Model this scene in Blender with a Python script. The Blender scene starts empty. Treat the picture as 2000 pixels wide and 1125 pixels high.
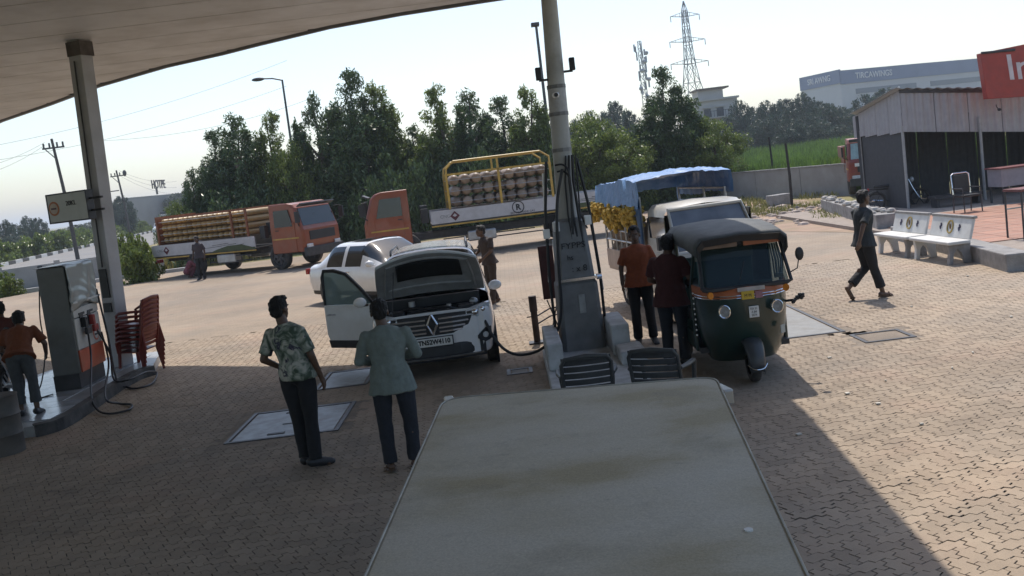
import bpy, bmesh, math, random
import numpy as np
from mathutils import Vector, Matrix, noise
sc = bpy.context.scene
C = sc.collection
R = math.radians
pi = math.pi

# ------------------------------------------------------------------ camera
FPX, PITCH, ROLL, CAMH, PY = 1875.88, .0942, -.1221, 2.6821, 512.63
_f = Vector((0, math.cos(PITCH), -math.sin(PITCH)))
_r0 = Vector((1, 0, 0)); _u0 = _r0.cross(_f)
_r = _r0 * math.cos(ROLL) + _u0 * math.sin(ROLL)
_u = -_r0 * math.sin(ROLL) + _u0 * math.cos(ROLL)
cd = bpy.data.cameras.new('camera')
cam = bpy.data.objects.new('camera', cd); C.objects.link(cam)
cam.matrix_world = Matrix(((_r.x, _u.x, -_f.x, 0), (_r.y, _u.y, -_f.y, 0), (_r.z, _u.z, -_f.z, CAMH), (0, 0, 0, 1)))
cd.sensor_width = 36; cd.lens = FPX / 2000 * 36
cd.shift_y = (PY - 562.5) / 2000
cd.clip_start = .05; cd.clip_end = 6000
sc.camera = cam

# ------------------------------------------------------------------ sky, sun, exposure
SUN_EL, SUN_AZ = R(60), R(6)          # azimuth from +y towards +x
w = bpy.data.worlds.new('World'); sc.world = w; w.use_nodes = True
nt = w.node_tree; bg = nt.nodes['Background']
sky = nt.nodes.new('ShaderNodeTexSky'); sky.sky_type = 'NISHITA'; sky.sun_disc = False
sky.sun_elevation = SUN_EL; sky.sun_rotation = SUN_AZ
sky.air_density = 1.0; sky.dust_density = 1.5; sky.ozone_density = 1.0; sky.altitude = 50
nt.links.new(sky.outputs[0], bg.inputs[0]); bg.inputs[1].default_value = .15
sl = bpy.data.lights.new('sun', 'SUN'); sl.energy = 3.3; sl.angle = R(.5); sl.color = (1, .93, .84)
so = bpy.data.objects.new('sun', sl); C.objects.link(so)
sd = Vector((math.sin(SUN_AZ) * math.cos(SUN_EL), math.cos(SUN_AZ) * math.cos(SUN_EL), math.sin(SUN_EL)))
so.rotation_euler = (-sd).to_track_quat('-Z', 'Y').to_euler()
so.location = (0, 30, 60)
vs = sc.view_settings
vs.view_transform = 'Standard'; vs.look = 'None'; vs.exposure = .35; vs.gamma = 1; vs.use_curve_mapping = False
sc.cycles.max_bounces = 8; sc.cycles.diffuse_bounces = 4; sc.cycles.transparent_max_bounces = 12
try: sc.cycles.use_denoising = True
except Exception: pass

# ------------------------------------------------------------------ helpers
def ray(px, py):
    return _f + _r * ((px - 1000) / FPX) + _u * (-(py - PY) / FPX)
def at(px, py, z=0.0):                     # point of the plane z seen at a pixel of the photo
    d = ray(px, py); t = (z - CAMH) / d.z
    return Vector((0, 0, CAMH)) + d * t
def aty(px, py, y):                        # point at distance y seen at a pixel
    d = ray(px, py); return Vector((0, 0, CAMH)) + d * (y / d.y)
def px_of(p):
    d = Vector(p) - Vector((0, 0, CAMH)); q = d.dot(_f)
    return 1000 + FPX * d.dot(_r) / q, PY - FPX * d.dot(_u) / q

MATS = {}
def mat(name, col, rough=.6, metal=0., var=.12, scale=6., bump=0., spec=.5, coat=0., dirt=None, dscale=2.5, damt=.5, island=0., trans=0., fine=0., alpha=1.):
    if name in MATS: return MATS[name]
    m = bpy.data.materials.new(name); m.use_nodes = True; MATS[name] = m
    t = m.node_tree; N = t.nodes; L = t.links; b = N['Principled BSDF']
    tc = N.new('ShaderNodeTexCoord')
    nz = N.new('ShaderNodeTexNoise'); nz.inputs['Scale'].default_value = scale; nz.inputs['Detail'].default_value = 5
    L.new(tc.outputs['Object'], nz.inputs['Vector'])
    rp = N.new('ShaderNodeMapRange'); rp.inputs[1].default_value = .3; rp.inputs[2].default_value = .7
    rp.inputs[3].default_value = 1 - var; rp.inputs[4].default_value = 1 + var
    L.new(nz.outputs['Fac'], rp.inputs[0])
    fac = rp.outputs[0]
    if island:
        g = N.new('ShaderNodeNewGeometry'); oi = N.new('ShaderNodeObjectInfo')
        a = N.new('ShaderNodeMath'); a.operation = 'ADD'; L.new(g.outputs['Random Per Island'], a.inputs[0]); L.new(oi.outputs['Random'], a.inputs[1])
        fr = N.new('ShaderNodeMath'); fr.operation = 'FRACT'; L.new(a.outputs[0], fr.inputs[0])
        r2 = N.new('ShaderNodeMapRange'); r2.inputs[3].default_value = 1 - island; r2.inputs[4].default_value = 1 + island
        L.new(fr.outputs[0], r2.inputs[0])
        mu = N.new('ShaderNodeMath'); mu.operation = 'MULTIPLY'; L.new(fac, mu.inputs[0]); L.new(r2.outputs[0], mu.inputs[1]); fac = mu.outputs[0]
    vm = N.new('ShaderNodeVectorMath'); vm.operation = 'SCALE'; vm.inputs[0].default_value = col; L.new(fac, vm.inputs['Scale'])
    out = vm.outputs[0]
    if dirt:
        n2 = N.new('ShaderNodeTexNoise'); n2.inputs['Scale'].default_value = dscale; n2.inputs['Detail'].default_value = 8; n2.inputs['Roughness'].default_value = .65
        L.new(tc.outputs['Object'], n2.inputs['Vector'])
        r3 = N.new('ShaderNodeMapRange'); r3.inputs[1].default_value = .42; r3.inputs[2].default_value = .68; r3.inputs[4].default_value = damt
        L.new(n2.outputs['Fac'], r3.inputs[0])
        mx = N.new('ShaderNodeMixRGB'); mx.inputs[2].default_value = (*dirt, 1)
        L.new(r3.outputs[0], mx.inputs[0]); L.new(out, mx.inputs[1]); out = mx.outputs[0]
    L.new(out, b.inputs['Base Color'])
    b.inputs['Roughness'].default_value = rough; b.inputs['Metallic'].default_value = metal
    b.inputs['Specular IOR Level'].default_value = spec; b.inputs['Coat Weight'].default_value = coat
    if bump:
        n3 = N.new('ShaderNodeTexNoise'); n3.inputs['Scale'].default_value = fine or scale * 6; n3.inputs['Detail'].default_value = 6
        L.new(tc.outputs['Object'], n3.inputs['Vector'])
        bp = N.new('ShaderNodeBump'); bp.inputs['Strength'].default_value = bump; bp.inputs['Distance'].default_value = .02
        L.new(n3.outputs['Fac'], bp.inputs['Height']); L.new(bp.outputs[0], b.inputs['Normal'])
    if trans:
        tr = N.new('ShaderNodeBsdfTranslucent'); L.new(out, tr.inputs[0])
        ms = N.new('ShaderNodeMixShader'); ms.inputs[0].default_value = trans
        L.new(b.outputs[0], ms.inputs[1]); L.new(tr.outputs[0], ms.inputs[2]); L.new(ms.outputs[0], N['Material Output'].inputs[0])
    return m

def glass_mat(name, tint, rough=.06, alpha=.45):
    if name in MATS: return MATS[name]
    m = bpy.data.materials.new(name); m.use_nodes = True; MATS[name] = m
    t = m.node_tree; N = t.nodes; L = t.links; b = N['Principled BSDF']
    b.inputs['Base Color'].default_value = (*tint, 1); b.inputs['Roughness'].default_value = rough
    tr = N.new('ShaderNodeBsdfTransparent'); tr.inputs[0].default_value = (.75, .85, .85, 1)
    ms = N.new('ShaderNodeMixShader'); ms.inputs[0].default_value = alpha
    L.new(b.outputs[0], ms.inputs[1]); L.new(tr.outputs[0], ms.inputs[2]); L.new(ms.outputs[0], N['Material Output'].inputs[0])
    return m

class MB:
    def __init__(s): s.v = []; s.f = []
    def add(s, vs, fs, M=None):
        o = len(s.v)
        s.v += [(M @ Vector(p))[:] if M else tuple(p) for p in vs]
        s.f += [tuple(i + o for i in f) for f in fs]; return s
    def box(s, c, d, rz=0, M=None, tap=1.0):
        x, y, z = d[0] / 2, d[1] / 2, d[2] / 2; ca, sa = math.cos(rz), math.sin(rz); vs = []
        for k in (-1, 1):
            q = tap if k == 1 else 1
            for a, b in ((-1, -1), (1, -1), (1, 1), (-1, 1)):
                X, Y = a * x * q, b * y * q
                vs.append((c[0] + X * ca - Y * sa, c[1] + X * sa + Y * ca, c[2] + k * z))
        return s.add(vs, [(3, 2, 1, 0), (4, 5, 6, 7), (0, 1, 5, 4), (1, 2, 6, 5), (2, 3, 7, 6), (3, 0, 4, 7)], M)
    def loft(s, rings, cap=True, closed=True, M=None):
        n = len(rings[0]); vs = [p for r in rings for p in r]; fs = []
        for i in range(len(rings) - 1):
            for j in range(n if closed else n - 1):
                k = (j + 1) % n; fs.append((i * n + j, i * n + k, (i + 1) * n + k, (i + 1) * n + j))
        if cap and closed:
            fs.append(tuple(range(n))[::-1]); fs.append(tuple((len(rings) - 1) * n + j for j in range(n)))
        return s.add(vs, fs, M)
    def tube(s, pts, r, n=8, cap=True, M=None):
        P = [Vector(p) for p in pts]; rs = r if isinstance(r, (list, tuple)) else [r] * len(P)
        rings = []; pv = None
        for i, p in enumerate(P):
            t = (P[min(i + 1, len(P) - 1)] - P[max(i - 1, 0)]).normalized()
            if pv is None:
                a = Vector((0, 0, 1)) if abs(t.z) < .9 else Vector((1, 0, 0)); u = t.cross(a).normalized()
            else:
                u = (pv - t * pv.dot(t)).normalized()
            pv = u; v = t.cross(u)
            rings.append([(p + (u * math.cos(2 * pi * k / n) + v * math.sin(2 * pi * k / n)) * rs[i])[:] for k in range(n)])
        return s.loft(rings, cap, True, M)
    def cyl(s, a, b, r0, r1=None, n=12, M=None): return s.tube([a, b], [r0, r0 if r1 is None else r1], n, True, M)
    def ell(s, c, r, nu=12, nv=8, M=None):
        rings = []
        for i in range(1, nv):
            t = pi * i / nv
            rings.append([(c[0] + r[0] * math.sin(t) * math.cos(2 * pi * k / nu), c[1] + r[1] * math.sin(t) * math.sin(2 * pi * k / nu), c[2] - r[2] * math.cos(t)) for k in range(nu)])
        o = len(s.v); vs = [p for q in rings for p in q] + [(c[0], c[1], c[2] - r[2]), (c[0], c[1], c[2] + r[2])]
        fs = []
        for i in range(nv - 2):
            for j in range(nu):
                k = (j + 1) % nu; fs.append((i * nu + j, i * nu + k, (i + 1) * nu + k, (i + 1) * nu + j))
        b, t = len(vs) - 2, len(vs) - 1
        for j in range(nu):
            k = (j + 1) % nu; fs.append((b, k, j)); fs.append((t, (nv - 2) * nu + j, (nv - 2) * nu + k))
        return s.add(vs, fs, M)
    def extr(s, poly, vec, M=None):
        n = len(poly); v = Vector(vec); vs = [tuple(p) for p in poly] + [(Vector(p) + v)[:] for p in poly]
        fs = [tuple(range(n))[::-1], tuple(range(n, 2 * n))] + [(i, (i + 1) % n, n + (i + 1) % n, n + i) for i in range(n)]
        return s.add(vs, fs, M)
    def build(s, name, m, parent=None, smooth=False, bevel=0, M=None, kind=None, label=None, seg=2):
        me = bpy.data.meshes.new(name)
        vs = [(M @ Vector(p))[:] for p in s.v] if M else s.v
        me.from_pydata(vs, [], s.f); me.update()
        b = bmesh.new(); b.from_mesh(me); bmesh.ops.recalc_face_normals(b, faces=b.faces); b.to_mesh(me); b.free()
        if m: me.materials.append(m)
        if smooth:
            me.polygons.foreach_set('use_smooth', [True] * len(me.polygons))
            me.set_sharp_from_angle(angle=R(38 if smooth is True else smooth))
        o = bpy.data.objects.new(name, me); C.objects.link(o)
        if parent: o.parent = parent
        if bevel:
            q = o.modifiers.new('bevel', 'BEVEL'); q.width = bevel; q.segments = seg; q.limit_method = 'ANGLE'; q.angle_limit = R(40)
        if kind: o['kind'] = kind
        if label: o['label'] = label
        return o

def thing(name, label, cat, loc=(0, 0, 0), rz=0, group=None):
    o = bpy.data.objects.new(name, None); C.objects.link(o); o.empty_display_size = .2
    o.location = loc; o.rotation_euler = (0, 0, rz); tag(o, label, cat, group); return o
def tag(o, label, cat, group=None):
    o['label'] = label; o['category'] = cat
    if group: o['group'] = group
    return o
KIDS = {}
def tree_copy(o, parent=None, rename=None):
    c = o.copy(); C.objects.link(c)
    if parent: c.parent = parent
    for ch in o.children: tree_copy(ch, c)
    return c
def text(name, body, size, m, parent, M, ext=.004, align='CENTER', sx=1.0, thick=0.0):
    cu = bpy.data.curves.new(name, 'FONT'); cu.body = body; cu.size = size; cu.extrude = ext; cu.offset = thick
    cu.align_x = align; cu.align_y = 'CENTER'
    t = bpy.data.objects.new(name, cu); C.objects.link(t)
    me = bpy.data.meshes.new_from_object(t.evaluated_get(bpy.context.evaluated_depsgraph_get()))
    bpy.data.objects.remove(t)
    me.transform(M @ Matrix.Diagonal((sx, 1, 1, 1))); me.materials.clear(); me.materials.append(m)
    o = bpy.data.objects.new(name, me); C.objects.link(o); o.parent = parent; o['kind'] = 'stuff'
    return o
def face_M(loc, right, up):                # matrix whose local x,y lie along right, up
    r = Vector(right).normalized(); u = Vector(up).normalized(); n = r.cross(u)
    return Matrix(((r.x, u.x, n.x, loc[0]), (r.y, u.y, n.y, loc[1]), (r.z, u.z, n.z, loc[2]), (0, 0, 0, 1)))
def cr(pts, n):                            # Catmull-Rom resample of a list of tuples, n steps per span
    P = np.array(pts, float); out = []
    for i in range(len(P) - 1):
        p0 = P[max(i - 1, 0)]; p1 = P[i]; p2 = P[i + 1]; p3 = P[min(i + 2, len(P) - 1)]
        for k in range(n):
            t = k / n
            out.append(.5 * ((2 * p1) + (-p0 + p2) * t + (2 * p0 - 5 * p1 + 4 * p2 - p3) * t * t + (-p0 + 3 * p1 - 3 * p2 + p3) * t ** 3))
    out.append(P[-1]); return np.array(out)

# common materials
M_ = dict(
    white=mat('white_paint', (.74, .74, .73), .3, coat=.4, var=.03),
    carwhite=mat('pearl_white_paint', (.78, .79, .80), .22, coat=.7, var=.02, dirt=(.45, .4, .33), damt=.18),
    black=mat('black_plastic', (.022, .023, .026), .5, var=.2),
    rubber=mat('tyre_rubber', (.03, .03, .032), .8, var=.25, dirt=(.16, .13, .1), damt=.5, dscale=5),
    chrome=mat('chrome', (.75, .76, .78), .14, 1., var=.03),
    steel=mat('galvanised_steel', (.45, .46, .47), .4, .7, var=.15, dirt=(.2, .15, .1), damt=.4),
    dsteel=mat('dark_steel', (.06, .06, .065), .5, .4, var=.25),
    orange=mat('orange_cab_paint', (.27, .058, .020), .35, coat=.3, var=.08, dirt=(.2, .12, .07), damt=.35),
    conc=mat('weathered_concrete', (.42, .40, .37), .85, var=.16, bump=.3, dirt=(.2, .18, .15), damt=.55),
    wood=mat('old_timber', (.2, .13, .08), .75, var=.25),
    yellow=mat('yellow_frame_paint', (.52, .33, .06), .5, var=.15, dirt=(.2, .12, .06), damt=.4),
    skin=mat('brown_skin', (.10, .055, .034), .5, var=.08),
    hair=mat('black_hair', (.008, .007, .007), .5, var=.3, bump=.8, fine=180),
    red=mat('red_plastic', (.17, .024, .018), .4, var=.12, dirt=(.15, .06, .04), damt=.3),
    alloy=mat('alloy_wheel', (.5, .5, .51), .3, .8, var=.05),
    lamp=mat('headlamp_lens', (.62, .66, .7), .08, .3, var=.25, scale=30),
    wglass=glass_mat('windscreen_glass', (.012, .018, .02), .04, .42),
    dglass=mat('dark_window_glass', (.012, .016, .018), .06, var=.3, spec=.8),
    blackprint=mat('black_print', (.02, .02, .022), .6, var=.1),
    plate=mat('number_plate_white', (.66, .66, .64), .45, var=.05),
    amber=mat('amber_lens', (.6, .2, .02), .15, var=.1),
    tail=mat('red_lens', (.35, .015, .012), .15, var=.1),
    bark=mat('tree_bark', (.13, .10, .075), .9, var=.3, scale=14, bump=.6),
)
# ------------------------------------------------------------------ ground, forecourt, pavers
def poly_sheet(name, pts, z, m, kind='structure', parent=None, thick=None):
    mb = MB()
    P = [(p[0], p[1], z) for p in pts]
    if thick: mb.extr([(p[0], p[1], z - thick) for p in pts], (0, 0, thick))
    else: mb.add(P, [tuple(range(len(P)))])
    return mb.build(name, m, parent, kind=kind)

def ground_mat():
    m = bpy.data.materials.new('open_ground'); m.use_nodes = True; t = m.node_tree; N = t.nodes; L = t.links; b = N['Principled BSDF']
    tc = N.new('ShaderNodeTexCoord')
    a = N.new('ShaderNodeTexNoise'); a.inputs['Scale'].default_value = .12; a.inputs['Detail'].default_value = 9; a.inputs['Roughness'].default_value = .62
    L.new(tc.outputs['Object'], a.inputs['Vector'])
    cr_ = N.new('ShaderNodeValToRGB'); e = cr_.color_ramp.elements
    e[0].position = .38; e[0].color = (.26, .20, .11, 1); e[1].position = .66; e[1].color = (.10, .13, .04, 1)
    x = cr_.color_ramp.elements.new(.5); x.color = (.24, .21, .09, 1)
    L.new(a.outputs['Fac'], cr_.inputs[0]); L.new(cr_.outputs[0], b.inputs['Base Color']); b.inputs['Roughness'].default_value = .95
    n = N.new('ShaderNodeTexNoise'); n.inputs['Scale'].default_value = 3; n.inputs['Detail'].default_value = 8; L.new(tc.outputs['Object'], n.inputs['Vector'])
    bp = N.new('ShaderNodeBump'); bp.inputs['Distance'].default_value = .15; L.new(n.outputs['Fac'], bp.inputs['Height']); L.new(bp.outputs[0], b.inputs['Normal'])
    return m
# terrain: one sheet to the horizon, rising into the low hills on the right
gv = []; gf = []
xs = list(np.linspace(-90, 90, 37)); xs = [-2500, -1200, -600, -300, -160] + xs + [160, 300, 600, 1200, 2500]
ys = [-300, -60, -10] + list(np.linspace(0, 120, 25)) + [150, 200, 280, 400, 700, 1300, 2500, 4000]
for y in ys:
    for x in xs:
        z = -.06
        if y > 60 and x > -10:
            z += 1.2 * min(1, (y - 60) / 80) * min(1, (x + 10) / 25)
        if y > 150: z += 7 * min(1, (y - 150) / 130) * (1 / (1 + math.exp(-(x - 40) / 15))) * (1 if y < 900 else .5)
        if x < -60 and y < 400: z -= .0
        gv.append((x, y, z))
nx = len(xs)
for j in range(len(ys) - 1):
    for i in range(nx - 1): gf.append((j * nx + i, j * nx + i + 1, (j + 1) * nx + i + 1, (j + 1) * nx + i))
g = MB(); g.v = gv; g.f = gf
ground = g.build('ground', ground_mat(), smooth=80, kind='structure')

PAVE_COL = (.33, .268, .205)
def paver_mat(name, k=1., island=.10, pattern=False):
    m = bpy.data.materials.new(name); m.use_nodes = True; t = m.node_tree; N = t.nodes; L = t.links; b = N['Principled BSDF']
    geo = N.new('ShaderNodeNewGeometry'); oi = N.new('ShaderNodeObjectInfo')
    def mth(op, a, b_):
        q = N.new('ShaderNodeMath'); q.operation = op
        for i, s in enumerate((a, b_)):
            if isinstance(s, (int, float)): q.inputs[i].default_value = s
            else: L.new(s, q.inputs[i])
        return q.outputs[0]
    rnd = mth('FRACT', mth('ADD', geo.outputs['Random Per Island'], oi.outputs['Random']), 0)
    def nz(s, d=6, r=.6):
        q = N.new('ShaderNodeTexNoise'); q.inputs['Scale'].default_value = s; q.inputs['Detail'].default_value = d; q.inputs['Roughness'].default_value = r
        L.new(geo.outputs['Position'], q.inputs['Vector']); return q.outputs['Fac']
    big = nz(.45, 5); mid = nz(3.5, 6); fine = nz(60, 4)
    base = N.new('ShaderNodeValToRGB'); e = base.color_ramp.elements
    c = PAVE_COL
    e[0].position = .3; e[0].color = (c[0] * .88 * k, c[1] * .9 * k, c[2] * .92 * k, 1)
    e[1].position = .72; e[1].color = (c[0] * 1.14 * k, c[1] * 1.07 * k, c[2] * .98 * k, 1)
    L.new(big, base.inputs[0])
    f = mth('ADD', mth('MULTIPLY', rnd, 2 * island), 1 - island)
    f = mth('MULTIPLY', f, mth('ADD', mth('MULTIPLY', mid, .42), .79))
    f = mth('MULTIPLY', f, mth('ADD', mth('MULTIPLY', fine, .3), .85))
    v = N.new('ShaderNodeVectorMath'); v.operation = 'SCALE'; L.new(base.outputs[0], v.inputs[0]); L.new(f, v.inputs['Scale'])
    out = v.outputs[0]
    # oil and dust stains
    st = nz(.9, 8, .7); mr = N.new('ShaderNodeMapRange'); mr.inputs[1].default_value = .56; mr.inputs[2].default_value = .72; mr.inputs[4].default_value = .55
    L.new(st, mr.inputs[0]); mx = N.new('ShaderNodeMixRGB'); mx.inputs[2].default_value = (.20 * k, .165 * k, .135 * k, 1)
    L.new(mr.outputs[0], mx.inputs[0]); L.new(out, mx.inputs[1]); out = mx.outputs[0]
    wear = nz(.17, 7, .6); mr = N.new('ShaderNodeMapRange'); mr.inputs[1].default_value = .40; mr.inputs[2].default_value = .64; mr.inputs[3].default_value = .80; mr.inputs[4].default_value = 1.12
    L.new(wear, mr.inputs[0]); v2 = N.new('ShaderNodeVectorMath'); v2.operation = 'SCALE'; L.new(out, v2.inputs[0]); L.new(mr.outputs[0], v2.inputs['Scale']); out = v2.outputs[0]
    # dark oil drips
    dr = nz(2.1, 3, .5); mr = N.new('ShaderNodeMapRange'); mr.inputs[1].default_value = .68; mr.inputs[2].default_value = .76; mr.inputs[4].default_value = .55
    L.new(dr, mr.inputs[0]); mx = N.new('ShaderNodeMixRGB'); mx.inputs[2].default_value = (.09, .075, .062, 1); L.new(mr.outputs[0], mx.inputs[0]); L.new(out, mx.inputs[1]); out = mx.outputs[0]
    # worn pinkish patches
    pk = nz(.7, 4, .5); mr = N.new('ShaderNodeMapRange'); mr.inputs[1].default_value = .55; mr.inputs[2].default_value = .7; mr.inputs[4].default_value = .35
    L.new(pk, mr.inputs[0]); mx = N.new('ShaderNodeMixRGB'); mx.inputs[2].default_value = (.40 * k, .27 * k, .20 * k, 1); L.new(mr.outputs[0], mx.inputs[0]); L.new(out, mx.inputs[1]); out = mx.outputs[0]
    L.new(out, b.inputs['Base Color']); b.inputs['Roughness'].default_value = .82; b.inputs['Specular IOR Level'].default_value = .35
    bp = N.new('ShaderNodeBump'); bp.inputs['Strength'].default_value = .35; bp.inputs['Distance'].default_value = .004
    h = fine
    if pattern:
        bk = N.new('ShaderNodeTexBrick'); bk.inputs['Scale'].default_value = 1; bk.inputs['Brick Width'].default_value = .23; bk.inputs['Row Height'].default_value = .115
        bk.inputs['Mortar Size'].default_value = .008; bk.inputs['Color1'].default_value = (1, 1, 1, 1); bk.inputs['Color2'].default_value = (.86, .86, .86, 1); bk.inputs['Mortar'].default_value = (.5, .48, .45, 1)
        L.new(geo.outputs['Position'], bk.inputs['Vector'])
        m2 = N.new('ShaderNodeMixRGB'); m2.blend_type = 'MULTIPLY'; m2.inputs[0].default_value = .55; L.new(out, m2.inputs[1]); L.new(bk.outputs['Color'], m2.inputs[2])
        L.new(m2.outputs[0], b.inputs['Base Color'])
    L.new(h, bp.inputs['Height']); L.new(bp.outputs[0], b.inputs['Normal'])
    return m
m_pave = paver_mat('clay_paver'); m_far = paver_mat('distant_paving', .98, .0, True)
m_joint = mat('joint_sand', (.10, .085, .072), .95, var=.2)
PY0, PY1 = 4.6, 20.0
FCX0, FCX1 = -21.5, 9.0
fc = MB()
# far part flush with the paver tops, near part lower (bed under the pavers)
fc.add([(-12.5, PY1, .0), (FCX1, PY1, .0), (9.3, 30, .0), (10.4, 33, 0), (9.5, 43, .0), (-10, 44, .0), (-18.6, 44.5, .0), (FCX0, 40.5, .0), (FCX0, 25, .0), (-14, PY1, 0)], [tuple(range(10))])
paving = fc.build('forecourt_paving', m_far, kind='structure')
MB().add([(-14, -8, -.012), (8.3, -8, -.012), (8.3, 14, -.012), (9, PY1, -.012), (-14, PY1, -.012)], [(0, 1, 2, 3, 4)]).build('paving_bed', m_joint, paving, kind='structure')

# manhole frames and slabs where no paver lies
HOLES = [(Vector((-3.52, 10.75)), Vector((-2.2, 12.15))), (Vector((-2.95, 13.15)), Vector((-2.2, 14.35))), (Vector((3.42, 12.75)), Vector((4.35, 15.4))), (Vector((4.3, 11.9)), Vector((4.95, 12.5))), (Vector((-.25, 12.6)), Vector((.1, 12.95)))]
def in_hole(x, y, e=.0):
    return any(a.x - e < x < b.x + e and a.y - e < y < b.y + e for a, b in HOLES)
S = .117                                    # half the length of a paver
def s_edge(a, b):                           # S-shaped edge of a zig-zag paver, the same for both neighbours
    a = Vector(a); b = Vector(b); d = b - a; n = Vector((-d.y, d.x))
    if (d.x < 0) or (d.y < 0): n = -n       # orient by the edge, not by the walker
    k = .17
    q = [a, a + d * .36 + n * k * (1 if d.x + d.y > 0 else -1), a + d * .64 - n * k * (1 if d.x + d.y > 0 else -1)]
    return q
def paver_ring(cells):
    x0, y0 = cells
    return x0, y0
def outline(w, h):
    pts = []
    for i in range(w): pts += s_edge((i, 0), (i + 1, 0))
    for j in range(h): pts += s_edge((w, j), (w, j + 1))
    for i in range(w, 0, -1): pts += s_edge((i, h), (i - 1, h))
    for j in range(h, 0, -1): pts += s_edge((0, j), (0, j - 1))
    c = Vector((w / 2, h / 2))
    return [(p - c) for p in pts]
def paver_geo(w, h):
    o = outline(w, h); top = []; low = []
    for p in o:
        q = p * S; l = q.length; top.append(q - q.normalized() * .0062); low.append(q - q.normalized() * .0036)
    n = len(top)
    V = [(p.x, p.y, 0) for p in top] + [(p.x, p.y, -.004) for p in low]
    F = [tuple(range(n))] + [(i, n + i, n + (i + 1) % n, (i + 1) % n) for i in range(n)]
    return V, F
GEO = {(2, 1): paver_geo(2, 1), (1, 2): paver_geo(1, 2)}
PANG = R(4.0)
ca, sa = math.cos(PANG), math.sin(PANG)
random.seed(4)
spots = []
for j in range(-20, 190):
    for i in range(-160, 140):
        k = (i - j) % 4
        if k == 0: w_, h_ = 2, 1
        elif k == 3: w_, h_ = 1, 2
        else: continue
        cx, cy = (i + w_ / 2) * S, (j + h_ / 2) * S
        x = cx * ca - cy * sa; y = cx * sa + cy * ca
        if not (PY0 < y < PY1): continue
        if in_hole(x, y, .1): continue
        if x < -13 or x > 8.3 + max(0, (y - 14)) * .1: continue
        u, v = px_of((x, y, 0))
        if not (-420 < u < 2500 and v < 1290): continue
        hid = (u > 745 + (1125 - v) * .45 and u < 1560 - (1125 - v) * .45 and v > 800)
        spots.append((x, y, w_, h_, hid))
def in_view(s):
    u, v = px_of((s[0], s[1], 0)); return -10 < u < 2010 and v < 1130
vis = sorted([s for s in spots if not s[4] and in_view(s)], key=lambda s: s[1])
near = vis[:300]; nearset = set((s[0], s[1]) for s in near)
pm = {}
for key, (V, F) in GEO.items():
    me = bpy.data.meshes.new('paver'); me.from_pydata(V, [], F); me.materials.append(m_pave); pm[key] = me
CRK = [(at(1800, 1012), at(1995, 958)), (at(1640, 925), at(1712, 962)), (at(1490, 985), at(1600, 1010))]
def crack(x, y):                            # pavers that have crept apart along a few lines
    d = 0
    for a, b in CRK:
        t = ((x - a.x) * (b.x - a.x) + (y - a.y) * (b.y - a.y)) / ((b.x - a.x) ** 2 + (b.y - a.y) ** 2)
        if 0 < t < 1:
            s = y - (a.y + (b.y - a.y) * t)
            if 0 < s < .8: d += .013 * (1 - s / .8) * min(1, 4 * t, 4 * (1 - t))
    return d
def tilt():
    return random.gauss(0, .005), random.gauss(0, .005), random.gauss(0, .0008)
for x, y, w_, h_, hid in near:
    o = bpy.data.objects.new('paver', pm[(w_, h_)]); C.objects.link(o); o.parent = paving
    a, b, c = tilt(); o.location = (x, y + crack(x, y), c); o.rotation_euler = (a, b, PANG + random.gauss(0, .012))
rest = MB()
for x, y, w_, h_, hid in spots:
    if (x, y) in nearset: continue
    a, b, c = tilt(); V, F = GEO[(w_, h_)]; r = PANG + random.gauss(0, .012); c1, s1 = math.cos(r), math.sin(r); o = len(rest.v)
    rest.v += [(x + p[0] * c1 - p[1] * s1, y + crack(x, y) + p[0] * s1 + p[1] * c1, p[2] + c + p[1] * a - p[0] * b) for p in V]
    rest.f += [tuple(q + o for q in f) for f in F]
me = bpy.data.meshes.new('paver_field'); me.from_pydata(rest.v, [], rest.f); me.materials.append(m_pave)
pf = bpy.data.objects.new('paver_field', me); C.objects.link(pf); pf.parent = paving; pf['kind'] = 'stuff'

# covers and slabs
m_cov = mat('painted_steel_plate', (.30, .33, .36), .5, .2, var=.2, dirt=(.13, .11, .09), damt=.6, dscale=4)
m_slab = mat('pale_cement_slab', (.27, .275, .275), .8, var=.1, bump=.15, dirt=(.2, .18, .15), damt=.5)
m_mort = mat('cement_surround', (.24, .195, .15), .9, var=.2, bump=.5, dirt=(.1, .085, .07), damt=.5)
def cover(name, a, b, label, cat, m, border=.12, grp=None, handles=True, skew=.0):
    t = thing(name, label, cat, ((a.x + b.x) / 2, (a.y + b.y) / 2, 0), skew, grp)
    W, H = b.x - a.x, b.y - a.y
    MB().add([(-W / 2 - .22, -H / 2 - .22, -.004), (W / 2 + .22, -H / 2 - .22, -.004), (W / 2 + .22, H / 2 + .22, -.004), (-W / 2 - .22, H / 2 + .22, -.004)], [(0, 1, 2, 3)]).build('surround', m_mort, t)
    fr = MB(); e = .025
    for c, d in (((0, -H / 2 + e, 0), (W, .05, .03)), ((0, H / 2 - e, 0), (W, .05, .03)), ((-W / 2 + e, 0, 0), (.05, H - .1, .03)), ((W / 2 - e, 0, 0), (.05, H - .1, .03))): fr.box((c[0], c[1], -.008), d)
    fr.build('frame', M_['dsteel'], t)
    MB().box((0, 0, -.014), (W - .14, H - .14, .03)).build('plate', m, t, bevel=.004)
    if handles:
        hb = MB()
        for sy in (-.36, .36): hb.box((-.1, sy * H, .004), (.2, .06, .012))
        hb.build('handle_recess', M_['black'], t)
        MB().box((.05, .02, .005), (.34, .22, .012)).build('inspection_lid', m, t, bevel=.004)
    return t
cover('manhole_cover', *HOLES[0], 'large grey steel manhole plate beside the man in the floral shirt', 'manhole cover', m_cov)
cover('manhole_cover', *HOLES[1], 'smaller grey steel manhole plate in front of the open car door', 'manhole cover', m_cov, handles=False)
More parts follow.
